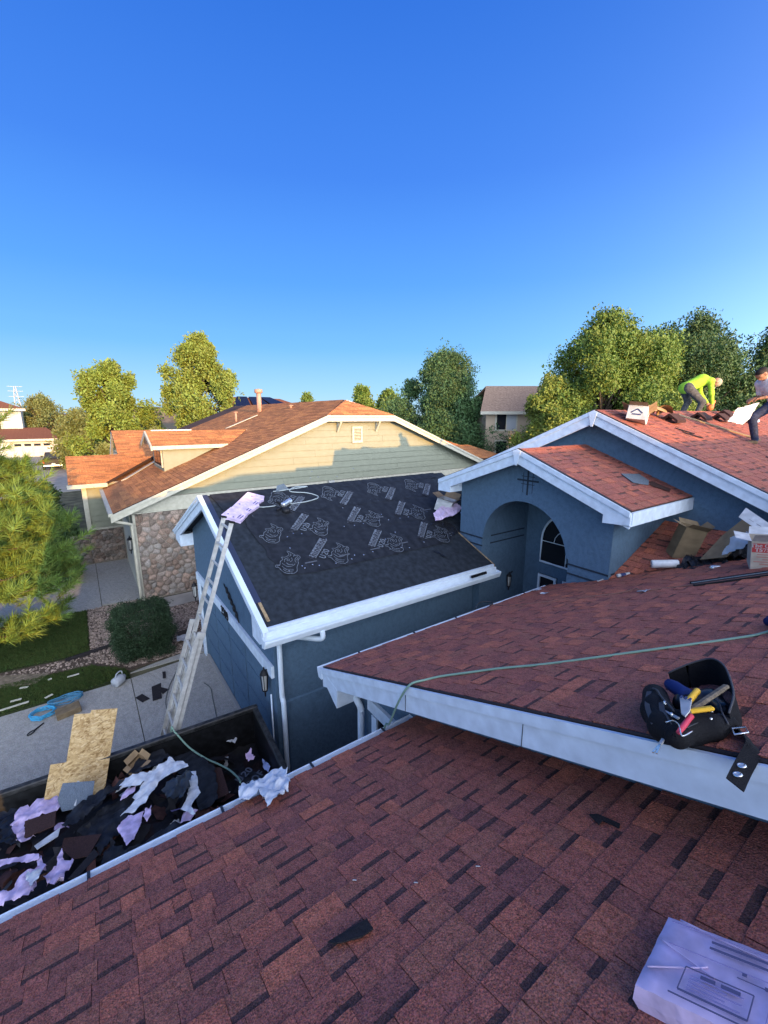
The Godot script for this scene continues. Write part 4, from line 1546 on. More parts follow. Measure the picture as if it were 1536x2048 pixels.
	tube(s, smooth_line(VS([[0.62, -3.05, 15.5], [0.64, -3.2, 15.5], [0.98, -3.34, 15.55], [1.1, -3.42, 15.6], [1.1, -3.6, 15.6], [1.1, -5.95, 15.6]]), 5), 0.05, 8)
	obj("downspout", s, C, h)
	# wing towards the street
	var py := func(v: float) -> float: return -2.66 + 0.385 * (v - 20.8)
	var wing := deck(h, "wing_roof", [[-0.5, py.call(20.8), 20.8], [0.75, py.call(20.8), 20.8], [3.6, py.call(23.65), 23.65], [3.2, py.call(25.8), 25.8], [1.45, py.call(25.8), 25.8], [1.45, py.call(23.2), 23.2], [-0.5, py.call(23.2), 23.2]], mats["deck"])
	shingles_far(wing, [[-0.5, py.call(20.8), 20.8], [0.75, py.call(20.8), 20.8], [3.6, py.call(23.65), 23.65], [3.2, py.call(25.8), 25.8], [1.45, py.call(25.8), 25.8], [1.45, py.call(23.2), 23.2], [-0.5, py.call(23.2), 23.2]], R, 43)
	deck(h, "wing_roof", [[-0.5, py.call(23.2), 23.2], [1.45, py.call(23.2), 23.2], [1.45, py.call(20.8), 25.6], [-0.5, py.call(20.8), 25.6]], R)
	deck(h, "wing_roof", [[1.45, py.call(25.8), 25.8], [5.2, py.call(25.8), 25.8], [5.2, py.call(21.5), 30.1], [1.45, py.call(21.5), 30.1]], R)
	bx(h, "wing_gable", 1.55, 1.7, -4.0, -1.7, 23.6, 28.0, mats["siding"])
	var ww := bx(h, "window", 1.52, 1.549, -1.75, -1.2, 25.3, 26.3, C)
	bx(ww, "pane", 1.50, 1.519, -1.7, -1.25, 25.4, 26.2, mats["glass_dark"])
	bx(h, "wing_gable_trim", 1.4, 1.549, -1.9, -1.8, 23.4, 25.2, C)
	bx(h, "fascia", -0.55, 0.8, -2.82, -2.67, 20.72, 20.8, C)
	var ws := mb()
	ubox(ws, -0.06, 1.25, -6.1, -2.7, 21.2, 21.4)
	var wingwall := obj("wing_wall", ws, mats["mortar"], h)
	wall_boards(wingwall, [[-0.06, -4.55], [1.19, -4.55], [1.19, -2.75], [-0.06, -2.75]], 21.2, -4.55, 0.252, 53)
	bx(h, "corner_board", -0.1, 0.06, -4.6, -2.75, 21.14, 21.17, C)
	bx(h, "trim_ledge", -0.1, 1.19, -4.64, -4.56, 21.1, 21.199, C)
	stones(wingwall, -0.06, 1.16, -6.05, -4.65, 21.2, 0.2, 54)
	ws = mb()
	ubox(ws, -0.72, -0.07, -6.1, -4.9, 21.2, 21.6)
	var pier := obj("stone_pier", ws, mats["mortar"], h)
	stones(pier, -0.72, -0.08, -6.05, -4.9, 21.2, 0.24, 55)
	# valley metal, dormer
	s = mb()
	prism(s, VS([[1.3, ny(1.3) + 0.03, 20.8], [1.52, ny(1.52) + 0.03, 20.72], [3.6, ny(3.6) + 0.03, 22.88], [3.45, ny(3.45) + 0.03, 23.03]]), Vector3(0, 0.03, 0))
	obj("valley_metal", s, C, h)
	s = mb()
	prism(s, VS([[6.3, ny(6.3) + 0.03, 23.1], [6.42, ny(6.42) + 0.03, 22.9], [7.95, ny(7.95) + 0.03, 22.9], [7.85, ny(7.85) + 0.03, 23.1]]), Vector3(0, 0.03, 0))
	obj("valley_metal", s, C, h)
	var dy := -1.05
	var dz := func(v: float) -> float: return -0.62 - 0.35 * absf(20.0 - v)
	var dorm := deck(h, "dormer_roof", [[2.3, dz.call(18.55), 18.55], [5.2, dz.call(18.55), 18.55], [6.4, dz.call(20.0), 20.0], [2.3, dz.call(20.0), 20.0]], mats["deck"], 0.08)
	shingles_far(dorm, [[2.3, dz.call(18.55), 18.55], [5.2, dz.call(18.55), 18.55], [6.4, dz.call(20.0), 20.0], [2.3, dz.call(20.0), 20.0]], R, 44)
	deck(h, "dormer_roof", [[2.3, dz.call(20.0), 20.0], [6.4, dz.call(20.0), 20.0], [5.2, dz.call(18.55), 21.45], [2.3, dz.call(18.55), 21.45]], R, 0.08)
	bx(h, "dormer_fascia", 2.3, 5.1, dz.call(18.55) - 0.15, dz.call(18.55) - 0.005, 18.47, 18.545, C)
	wall_u(h, "dormer_fascia", 2.24, 2.3, [[18.5, dz.call(18.5)], [20.0, -0.61], [21.5, dz.call(21.5)], [21.5, dz.call(21.5) - 0.16], [20.0, -0.78], [18.5, dz.call(18.5) - 0.16]], C)
	wall_u(h, "dormer_wall", 2.65, 2.75, [[18.7, ny(2.65) - 0.1], [18.7, dz.call(18.7) - 0.1], [20.0, -0.72], [21.3, dz.call(21.3) - 0.1], [21.3, ny(2.65) - 0.1]], mats["siding"])
	s = mb()
	prism(s, VS([[2.75, dz.call(18.7) - 0.05, 18.7], [2.75, ny(2.75) - 0.05, 18.7], [4.98, dz.call(18.7) - 0.05, 18.7]]), Vector3(0, 0, -0.1))
	obj("dormer_cheek", s, mats["siding"], h)
	var dw := bx(h, "window", 2.6, 2.649, -2.0, -1.3, 18.85, 20.6, C)
	for k in 2:
		bx(dw, "pane", 2.58, 2.599, -1.93, -1.37, 18.93 + k * 0.83, 19.66 + k * 0.83, mats["glass_dark"])
	# flue, vents
	s = mb(true)
	tube(s, [P(8.55, 0.1, 24.3), P(8.55, 1.25, 24.3)], 0.13, 10)
	lathe(s, P(8.55, 1.2, 24.3), Vector3.UP, [[0.15, 0], [0.22, 0.02], [0.22, 0.2], [0.0, 0.24]], 12)
	obj("flue_pipe", s, mats["pipe"], h)
	for q in [[7.22, 24.3, 0.5], [8.96, 20.9, 0.12], [5.6, 22.5, 0.25]]:
		s = mb(true)
		tube(s, [P(q[0], ny(q[0]) - 0.05, q[1]), P(q[0], ny(q[0]) + q[2], q[1])], 0.06, 8)
		lathe(s, P(q[0], ny(q[0]) + q[2] - 0.05, q[1]), Vector3.UP, [[0.06, 0], [0.13, 0.01], [0.13, 0.05], [0, 0.07]], 8)
		obj("roof_vent", s, mats["pipe"], h)
	# lower hipped roofs on the far right side
	for q in [[14.4, 16.8, -0.95, 20.5, 3.4], [17.2, 19.6, -1.75, 19.0, 3.2]]:
		var rl: Array = [[q[0] - 2.5, q[2] - q[4] * 0.42, q[3] - q[4]], [q[1] + q[4], q[2] - q[4] * 0.42, q[3] - q[4]], [q[1], q[2], q[3]], [q[0] - 2.5, q[2], q[3]]]
		var d2 := deck(h, "hip_roof", rl, mats["deck"])
		shingles_far(d2, rl, R, 60 + int(q[0]))
		deck(h, "hip_roof", [[q[1] + q[4], q[2] - q[4] * 0.42, q[3] - q[4]], [q[1] + q[4], q[2] - q[4] * 0.42, q[3] + q[4]], [q[1], q[2], q[3]]], R)

const FAR_TONES := [Color(0.637, 0.265, 0.103), Color(0.536, 0.223, 0.092), Color(0.724, 0.306, 0.117), Color(0.448, 0.190, 0.082), Color(0.593, 0.249, 0.105)]

# thinner pieces for a roof some way off: one joined mesh of courses and tabs
func shingles_far(parent: Node, list: Array, m: Material, seed_: int) -> void:
	var poly := VS(list)
	var n := newell(poly)
	if n.y < 0:
		n = -n
	var db := (Vector3.UP - n * n.y).normalized()
	var da := n.cross(db)
	var o: Vector3 = poly[0]
	for p in poly:
		if db.dot(p) < db.dot(o):
			o = p
	var p2 := PackedVector2Array()
	var lo := 1e9
	var hi := Vector2(-1e9, -1e9)
	for p in poly:
		var q := Vector2(da.dot(p - o), db.dot(p - o))
		p2.append(q)
		lo = minf(lo, q.x)
		hi = hi.max(q)
	var r := RandomNumberGenerator.new()
	r.seed = seed_
	var s := mb()
	var row := 0
	var e := 0.15
	while row * e < hi.y:
		var b0 := row * e
		var a := lo - r.randf() * 0.4
		while a < hi.x:
			var w := r.randf_range(0.2, 0.6)
			for pl in Geometry2D.intersect_polygons(PackedVector2Array([Vector2(a, b0), Vector2(a + w, b0), Vector2(a + w, b0 + e), Vector2(a, b0 + e)]), p2):
				if pl.size() < 3:
					continue
				s.set_color(FAR_TONES[r.randi() % 5])
				var top := []
				var t0 := r.randf_range(0.008, 0.016)
				for q in pl:
					top.append(o + da * q.x + db * q.y + n * lerpf(t0, 0.001, clampf((q.y - b0) / e, 0, 1)))
				face(s, top, n)
				for i in pl.size():
					var j := (i + 1) % pl.size()
					if absf(pl[i].y - b0) < 0.001 and absf(pl[j].y - b0) < 0.001:
						quad(s, top[i], top[j], top[j] - n * t0, top[i] - n * t0, -db)
			a += w
		row += 1
	obj("shingle_field", s, m, parent).set_meta("kind", "stuff")

# ---------- houses further off ----------
func far_houses() -> void:
	var R: Material = mat("shingle_distant", Color(0.22, 0.085, 0.05), 0.95, texs["mottle"], 2.0)
	var RG: Material = mat("shingle_grey", Color(0.5, 0.33, 0.22), 0.95, texs["mottle"], 2.0)
	var C: Material = mats["cream_trim"]
	# two-storey house across the way, left edge of the picture
	var h := thing("house", "grey two-storey house with red roof and white garage door at the far left", "house", P(-8, -6.1, 88))
	bx(h, "garage_wall", -9.9, -2.3, -6.1, -3.5, 85.0, 91, mats["pale_wall"])
	bx(h, "upper_wall", -22, -6.75, -6.1, 1.05, 90.5, 99, mats["pale_wall"])
	deck(h, "garage_roof", [[-10.5, -3.45, 84.3], [-1.7, -3.45, 84.3], [-3.9, -1.9, 91], [-10.5, -1.9, 91]], R, 0.2)
	bx(h, "fascia", -10.4, -1.7, -3.75, -3.45, 84.15, 84.3, C)
	deck(h, "roof", [[-23, 1.0, 89.6], [-6.0, 1.0, 89.6], [-11, 3.0, 95], [-23, 3.0, 95]], R, 0.2)
	bx(h, "fascia", -23, -6.0, 0.7, 1.05, 89.45, 89.6, C)
	var gd := bx(h, "garage_door", -8.0, -3.2, -6.1, -3.9, 84.85, 84.99, C)
	for k in 4:
		bx(gd, "door_light", -7.7 + k * 1.15, -6.9 + k * 1.15, -4.5, -4.15, 84.8, 84.84, mats["glass_dark"])
		for i in 3:
			bx(gd, "door_panel", -7.75 + k * 1.15, -6.85 + k * 1.15, -6.0 + i * 0.48, -5.6 + i * 0.48, 84.81, 84.84, mats["pale_wall"])
	var w := bx(h, "window", -11.6, -9.2, -2.2, -0.3, 90.35, 90.49, C)
	for k in 2:
		for i in 2:
			bx(w, "pane", -11.4 + k * 1.05, -10.45 + k * 1.05, -2.05 + i * 0.88, -1.25 + i * 0.88, 90.3, 90.34, mats["glass_dark"])
	# taupe house to the right, behind the trees
	h = thing("house", "taupe two-storey house with grey-brown roof and sliding windows behind the right-hand trees", "house", P(26, -6.1, 22))
	var b := Basis(Vector3.UP, -0.62)
	var o := P(23.2, 0, 20.4)
	var ex := (P(25.54, 0, 18.74) - P(22.65, 0, 20.77)).normalized()
	var ez := Vector3(-ex.z, 0, ex.x)
	if ez.dot(P(0, 0, 0) - o) > 0:
		ez = -ez
	var s := mb()
	prism(s, [o - ex * 0.4 + Vector3.DOWN * 6.1, o + ex * 9 + Vector3.DOWN * 6.1, o + ex * 9 + Vector3.UP * 0.3, o - ex * 0.4 + Vector3.UP * 0.3], ez * 7)
	obj("wall", s, mats["taupe"], h)
	s = mb()
	slab(s, [o - ex * 0.9 - ez * 0.5 + Vector3.UP * 0.25, o + ex * 9.5 - ez * 0.5 + Vector3.UP * 0.25, o + ex * 9.5 + ez * 3.6 + Vector3.UP * 2.15, o + ex * 0.3 + ez * 3.6 + Vector3.UP * 2.15], 0.15)
	obj("roof", s, RG, h)
	s = mb()
	slab(s, [o - ex * 0.9 + ez * 7.6 + Vector3.UP * 0.25, o + ex * 9.5 + ez * 7.6 + Vector3.UP * 0.25, o + ex * 9.5 + ez * 3.6 + Vector3.UP * 2.15, o + ex * 0.3 + ez * 3.6 + Vector3.UP * 2.15], 0.15)
	obj("roof", s, RG, h)
	s = mb()
	beam(s, o - ex * 0.9 - ez * 0.52 + Vector3.UP * 0.17, o + ex * 9.5 - ez * 0.52 + Vector3.UP * 0.17, 0.05, 0.2)
	obj("fascia", s, C, h)
	for q in [[0.3, -0.95, 1.35, 1.15], [0.35, -3.0, 1.5, 1.3], [4.2, -0.95, 1.3, 1.15]]:
		var wb := Basis(ex, Vector3.UP, -ez)
		s = mb()
		var c: Vector3 = o + ex * (q[0] + q[2] / 2) + Vector3.UP * (q[1] + q[3] / 2) - ez * 0.03
		box(s, c, Vector3(q[2] + 0.16, q[3] + 0.16, 0.06), wb)
		var wn := obj("window", s, C, h)
		for k in 2:
			s = mb()
			box(s, c - ez * 0.035 + ex * (k - 0.5) * q[2] * 0.5, Vector3(q[2] * 0.5 - 0.05, q[3] - 0.04, 0.02), wb)
			obj("pane", s, mats["glass_dark"] if k == 0 else mat("blind", Color(0.3, 0.32, 0.34), 0.4), wn)
	# roof with solar panels peeping over the next-door ridge
	h = thing("house", "low house with dark solar panels on its roof behind the flue pipe", "house", P(16, -6.1, 45))
	deck(h, "roof", [[12.5, 0.3, 46.0], [20.5, 0.3, 40.5], [18.5, 1.75, 46.0], [14.0, 1.95, 48.5]], R, 0.15)
	s = mb()
	prism(s, VS([[13, -6.1, 46], [20, -6.1, 41], [20, 0.3, 41], [13, 0.3, 46]]), Vector3(3, 0, -4))
	obj("wall", s, mats["siding"], h)
	for k in 3:
		s = mb()
		var t := k * 0.27 + 0.06
		var a := P(12.9, 0.5, 46.0).lerp(P(20.0, 0.5, 41.1), t)
		var a2 := P(12.9, 0.5, 46.0).lerp(P(20.0, 0.5, 41.1), t + 0.23)
		var c2 := P(14.3, 1.85, 48.2).lerp(P(18.2, 1.75, 46.0), t)
		var d2 := P(14.3, 1.85, 48.2).lerp(P(18.2, 1.75, 46.0), t + 0.23)
		prism(s, [a + Vector3.UP * 0.1, a2 + Vector3.UP * 0.1, d2 + Vector3.UP * 0.1, c2 + Vector3.UP * 0.1], Vector3.UP * 0.05)
		obj("solar_panel", s, mats["solar"], h)
	# lattice power pylon on the horizon
	org = P(-29.5, -6.1, 387)
	h = thing("pylon", "grey lattice power pylon far off on the horizon", "pylon", org)
	s = mb()
	var at := org + Vector3(0, 5, 0)
	for k in 4:
		var d := Vector3(1 if k & 1 else -1, 0, 1 if k & 2 else -1)
		beam(s, at + d * 2.2, at + d * 0.5 + Vector3.UP * 20, 0.28, 0.28, Vector3.RIGHT)
	for k in 6:
		var y := k * 3.2
		var r0 := lerpf(2.2, 0.5, y / 20)
		var r1 := lerpf(2.2, 0.5, (y + 3.2) / 20)
		for d in [Vector3(1, 0, 1), Vector3(1, 0, -1)]:
			beam(s, at + d * r0 + Vector3.UP * y, at - d * r1 * 0.4 + d.cross(Vector3.UP) * r1 + Vector3.UP * (y + 3.2), 0.16, 0.16, Vector3.RIGHT)
			beam(s, at - d * r0 + Vector3.UP * y, at + d * r1 + Vector3.UP * (y + 3.2), 0.16, 0.16, Vector3.FORWARD)
	for y in [13.5, 17.0, 20.0]:
		beam(s, at + Vector3(-4, y, 0), at + Vector3(4, y, 0), 0.2, 0.2)
	obj("lattice", s, mat("pylon_steel", Color(0.3, 0.3, 0.3), 0.6), h)
	truck()

func truck() -> void:
	var t := thing("pickup_truck", "black pickup truck parked with its tail towards us", "truck", P(-2.5, -6.1, 62))
	var K: Material = mats["paint_black"]
	var c := org
	var s := mb()
	box(s, c + Vector3(0, 0.62, -2.8), Vector3(1.96, 0.5, 5.6), Basis.IDENTITY, 0.08)
	box(s, c + Vector3(0, 0.98, -4.7), Vector3(1.9, 0.45, 1.7), Basis.IDENTITY, 0.12)
	obj("body", s, K, t)
	s = mb()
	for sx in [-1.0, 1.0]:
		box(s, c + Vector3(sx * 0.93, 1.05, -0.95), Vector3(0.1, 0.4, 1.9), Basis.IDENTITY, 0.03)
	obj("bed_side", s, K, t)
	s = mb()
	box(s, c + Vector3(0, 1.0, -0.03), Vector3(1.6, 0.52, 0.08), Basis.IDENTITY, 0.03)
	obj("tailgate", s, K, t)
	s = mb()
	var cab := []
	for q in [[0.92, 1.1, -1.95], [0.92, 1.1, -4.2], [0.78, 1.85, -3.5], [0.78, 1.85, -2.3]]:
		cab.append(c + Vector3(-q[0], q[1], q[2]))
	prism(s, cab, Vector3(1.75, 0, 0))
	obj("cab", s, K, t)
	s = mb()
	quad(s, c + Vector3(-0.72, 1.25, -1.99), c + Vector3(0.68, 1.25, -1.99), c + Vector3(0.62, 1.76, -2.21), c + Vector3(-0.66, 1.76, -2.21), Vector3(0, 0, 1))
	obj("rear_window", s, mats["glass_dark"], t)
	s = mb()
	box(s, c + Vector3(0, 0.55, 0.08), Vector3(1.9, 0.18, 0.16), Basis.IDENTITY, 0.03)
	obj("bumper", s, mats["chrome"], t)
	s = mb()
	box(s, c + Vector3(0, 0.72, 0.03), Vector3(0.34, 0.16, 0.03))
	obj("number_plate", s, mats["card_white"], t)
	for sx in [-1.0, 1.0]:
		s = mb()
		box(s, c + Vector3(sx * 0.88, 1.0, 0.0), Vector3(0.16, 0.42, 0.1), Basis.IDENTITY, 0.02)
		obj("tail_light", s, mats["red_light"], t)
		s = mb()
		box(s, c + Vector3(sx * 1.12, 1.35, -3.6), Vector3(0.24, 0.22, 0.1), Basis.IDENTITY, 0.02)
		obj("mirror", s, K, t)
		for z in [-1.0, -4.6]:
			s = mb(true)
			lathe(s, c + Vector3(sx * 0.95 - 0.13, 0.4, z), Vector3.RIGHT, [[0, 0], [0.3, 0], [0.4, 0.04], [0.4, 0.22], [0.3, 0.26], [0, 0.26]], 16)
			var wh := obj("wheel", s, mats["tyre"], t)
			s = mb(true)
			lathe(s, c + Vector3(sx * 0.95 - 0.14, 0.4, z), Vector3.RIGHT, [[0, 0], [0.2, 0], [0.22, 0.02], [0.22, 0.26], [0.2, 0.28], [0, 0.28]], 12)
			obj("rim", s, mats["chrome"], wh)

# ---------- trees and shrubs ----------
func vegetation() -> void:
	var clumps := [leaf_clump(12, 0.17, 0.3, 1), leaf_clump(14, 0.16, 0.36, 2, 2.0)]
	var gold := leaf_mat("leaf_gold", Color(0.165, 0.215, 0.045))
	var mid := leaf_mat("leaf_mid", Color(0.12, 0.185, 0.038))
	var dark := leaf_mat("leaf_dark", Color(0.062, 0.115, 0.045))
	var far := leaf_mat("leaf_far", Color(0.13, 0.15, 0.055))
	tree("tree", "round bright yellow-green tree left of the taller one behind the street wing", P(3.0, -6.1, 46.8), 10.6, 1.0, 3.75, gold, 101, 5200, clumps[0], 1.2, "", 0.08, 0.6)
	tree("tree", "tall pointed yellow-green tree behind the next-door roof, left of the flue pipe", P(9.5, -6.1, 42.2), 12.7, 4.0, 3.9, gold, 102, 5200, clumps[0], 1.15, "", 0.12, 0.42)
	tree("tree", "small rounded tree peeping over the clipped gable", P(31.8, -6.1, 50.6), 9.6, 3.5, 2.2, mid, 103, 1500, clumps[0], 1.5)
	tree("tree", "small dark tree beside the rounded one over the clipped gable", P(35.0, -6.1, 49.0), 9.2, 3.0, 2.3, mid, 104, 1500, clumps[0], 1.5)
	tree("tree", "maple standing right of the clipped gable, with shade put into its dark leaf colour", P(23.3, -6.1, 25.2), 10.1, 2.0, 4.8, dark, 105, 10500, clumps[1], 1.0, "", -0.02, 0.55, 1.3)  # darker leaf colour stands in for the shade on this crown
	tree("tree", "big sunlit maple behind the ridge left of the two workers", P(25.4, -6.1, 14.0), 11.35, 3.0, 4.3, mid, 106, 10500, clumps[1], 1.0, "", 0.07, 0.6, 1.15)
	tree("tree", "low bright maple beside the taupe house", P(21.6, -6.1, 14.9), 8.0, 3.0, 1.8, gold, 107, 2600, clumps[1], 0.9)
	tree("tree", "dark maple behind the worker in the lime shirt", P(34.0, -6.1, 12.8), 11.2, 2.0, 5.2, dark, 108, 9000, clumps[1], 1.15, "", 0.02, 0.6, 1.25)
	tree("tree", "mid-green maple filling the gap behind the worker in lime and the big maple", P(29.5, -6.1, 13.6), 10.6, 1.5, 4.0, mid, 112, 6500, clumps[1], 1.05, "", 0.0, 0.6, 1.25)
	tree("tree", "dark maple at the right edge behind the worker in white", P(40.0, -6.1, 9.8), 11.8, 2.6, 4.6, dark, 109, 5200, clumps[1], 1.2, "", 0.02)
	tree("tree", "low sunlit maple directly behind the ridge by the white box", P(22.5, -6.1, 8.9), 6.9, 2.0, 2.0, gold, 110, 2200, clumps[1], 0.9)
	tree("tree", "slight treetop showing above the ridge next door", P(25.9, -6.1, 55), 8.9, 5.0, 1.3, mid, 111, 350, clumps[0], 1.3)
	var back := [["wide olive tree behind the two-storey house at far left", -4.5, 95.0, 9.2, 4.6], ["rounded olive tree right of the far garage", 0.5, 76.0, 6.6, 3.0], ["bushy olive tree left of the bright round tree", 0.2, 60.0, 5.6, 2.6], ["dark tree at the left edge behind the red upper roof", -14.0, 108.0, 11.0, 4.2], ["low tree in the gap between the two bright trees", 7.4, 60.0, 6.0, 2.6], ["hazy tree on the left horizon below the pylon", -6.0, 140.0, 8.8, 6.0], ["dark conifer under the taller bright tree", 5.2, 40.0, 5.0, 1.4], ["grey-green bush in front of the round bright tree", 1.5, 33.0, 4.1, 1.3]]
	for i in back.size():
		var q = back[i]
		tree("tree", q[0], P(q[1], -6.1, q[2]), q[3], 0.6, q[4], far, 120 + i, 1500, clumps[0], 1.6 if q[2] > 50 else 0.8)
	for i in 5:
		var q: Array = [[-1.2, 19.6, 2.0], [-1.3, 22.0, 2.6], [-1.5, 25.0, 3.0], [-2.4, 29.0, 2.4], [-2.7, 24.0, 1.7]][i]
		tree("shrub", ["dark shrub behind the pine nearest the stone pier", "tall dark shrub beside the stone pier", "tall dark shrub by the corner of the street wing", "dark shrub furthest back, below the pickup truck", "low dark shrub half hidden by the pine"][i], P(q[0], -6.1, q[1]), q[2], 0.1, 0.8, dark, 140 + i, 1100, clumps[0], 0.7, "dark shrubs between the pine and the street wing").set_meta("category", "shrub")
	pine()
	# clipped evergreen in the gravel
	var o := thing("bush", "boxy dark clipped evergreen bush in the gravel bed beside the ladder", "bush", P(0.78, -6.1, 12.1))
	var s := mb(true)
	for k in 7:
		var a := k * 0.9
		tube(s, [org, org + Vector3(cos(a) * 0.3, 0.5, sin(a) * 0.3), org + Vector3(cos(a) * 0.5, 1.0, sin(a) * 0.5)], [0.03, 0.02, 0.008], 5)
	obj("stems", s, mats["bark"], o)
	var r := RandomNumberGenerator.new()
	r.seed = 9
	var xf := []
	var cs := []
	for i in 5200:
		var d := Vector3(r.randf_range(-1, 1), r.randf_range(-1, 1), r.randf_range(-1, 1))
		var m := maxf(absf(d.x), maxf(absf(d.y), absf(d.z)))
		d = d / m * pow(r.randf(), 0.12)
		d = d.lerp(d.normalized(), 0.45)
		d *= 0.94 + 0.26 * bump.get_noise_3dv(d * 2.2)
		xf.append(Transform3D(Basis.from_euler(Vector3(r.randf() * 6, r.randf() * 6, r.randf() * 6)).scaled(Vector3.ONE * r.randf_range(0.3, 0.5)), Vector3(d.x * 0.72, 0.72 + d.y * 0.66, d.z * 0.72)))
		var g := r.randf_range(0.6, 1.2)
		cs.append(Color(g, g, g))
	joined("foliage", leaf_clump(9, 0.11, 0.16, 5, 2.4), leaf_mat("evergreen", Color(0.03, 0.058, 0.025)), xf, cs, o)

func pine() -> void:
	var at := P(-2.75, -6.1, 14.3)
	var o := thing("pine_tree", "big sunlit long-needled pine at the left edge of the picture", "tree", at)
	var r := RandomNumberGenerator.new()
	r.seed = 77
	var s := mb(true)
	tube(s, [at, at + Vector3(0.1, 2, 0), at + Vector3(0, 4.2, 0.1), at + Vector3(0, 6.35, 0)], [0.16, 0.12, 0.07, 0.015], 8)
	obj("trunk", s, mats["bark"], o)
	s = mb(true)
	var xf := []
	var cs := []
	for i in 165:
		var z := 0.45 + 5.65 * pow(r.randf(), 0.85)
		var ang := i * 2.399 + r.randfn(0, 0.2)
		var reach := (2.75 * pow(clampf((6.6 - z) / 6.1, 0, 1), 0.5)) * r.randf_range(0.7, 1.05) * (0.75 if z < 1.0 else 1.0)
		var a := at + Vector3(0, z, 0)
		var d := Vector3(cos(ang), 0, sin(ang))
		var pts := [a, a + d * reach * 0.5 + Vector3(0, -0.02 * reach, 0), a + d * reach + Vector3(0, 0.16 * reach, 0)]
		tube(s, pts, [0.03, 0.02, 0.008], 5)
		var k := int(reach * 9) + 5
		for j in k:
			var t := 1.0 - pow(r.randf(), 1.5) * 0.72
			var p: Vector3 = pts[0].lerp(pts[1], minf(t * 2, 1.0)) if t < 0.5 else pts[1].lerp(pts[2], t * 2 - 1)
			p += Vector3(r.randfn(0, 0.12), r.randfn(0, 0.09), r.randfn(0, 0.12)) * (0.5 + t)
			var ax := (d * 0.75 + Vector3(r.randfn(0, 0.5), 0.62 + r.randfn(0, 0.3), r.randfn(0, 0.5))).normalized()
			xf.append(Transform3D(frame_of(ax).scaled(Vector3.ONE * r.randf_range(0.75, 1.2)), p - at))
			var g := r.randf_range(0.75, 1.2)
			cs.append(Color(g * r.randf_range(0.9, 1.15), g, g * 0.9))
	obj("branches", s, mats["bark"], o)
	var m := leaf_mat("needles", Color(0.135, 0.215, 0.05))
	joined("needles", needle_tuft(60, 0.34, 3), m, xf, cs, o)

# ---------- ladder ----------
func ladder() -> void:
	var A: Material = mats["aluminium"]
	var o := thing("ladder", "aluminium extension ladder leaning on the garage gable", "ladder", P(0.29, -6.1, 6.85))
	var foot := P(0.29, -6.1, 6.85)
	var top := P(1.79, -1.6, 6.85)
	var d := (top - foot).normalized()
	var nrm := Vector3(0, 0, 1).cross(d).normalized()
	if nrm.x > 0:
		nrm = -nrm
	var L := foot.distance_to(top)
	for sec in 2:
		var a0: float = [0.0, 0.75][sec]
		var a1: float = [2.95, L][sec]
		var half: float = [0.25, 0.225][sec]
		var off: Vector3 = nrm * [0.075, 0.0][sec]
		for sg in [-1.0, 1.0]:
			var s := mb()
			var q := foot + off + Vector3(0, 0, sg * half)
			var wv := Vector3(0, 0, sg)
			# channel rail: web and two flanges
			beam(s, q + d * a0, q + d * a1, 0.006, 0.062, nrm)
			for e in [-1.0, 1.0]:
				beam(s, q + d * a0 + nrm * e * 0.03 - wv * 0.011, q + d * a1 + nrm * e * 0.03 - wv * 0.011, 0.022, 0.006, nrm)
			obj("rail", s, A, o)
			s = mb()
			if sec == 0:
				box(s, q + Vector3(0, 0.03, 0), Vector3(0.09, 0.06, 0.06))
				obj("foot", s, mats["tyre"], o)
			else:
				box(s, q + d * (a1 + 0.004), Vector3(0.05, 0.03, 0.085), Basis(wv * sg, d, nrm))
				obj("end_cap", s, mats["tyre"], o)
		var t: float = a0 + 0.22
		while t < a1 - 0.08:
			var s := mb()
			var c := foot + off + d * t
			beam(s, c - Vector3(0, 0, half + 0.006), c + Vector3(0, 0, half + 0.006), 0.034, 0.03, nrm, 0.006)
			obj("rung", s, A, o)
			t += 0.305
	for sg in [-1.0, 1.0]:
		var s := mb()
		beam(s, foot + d * 2.9 + nrm * 0.04 + Vector3(0, 0, sg * 0.27), foot + d * 3.0 + nrm * 0.04 + Vector3(0, 0, sg * 0.27), 0.03, 0.12, nrm)
		obj("bracket", s, A, o)

# ---------- things on the stripped garage roof, and its printed underlayment ----------
func G3(u: float, v: float, up := 0.0) -> Vector3:
	return P(u, gy(v), v) + Vector3(0, 1, 0.42).normalized() * up

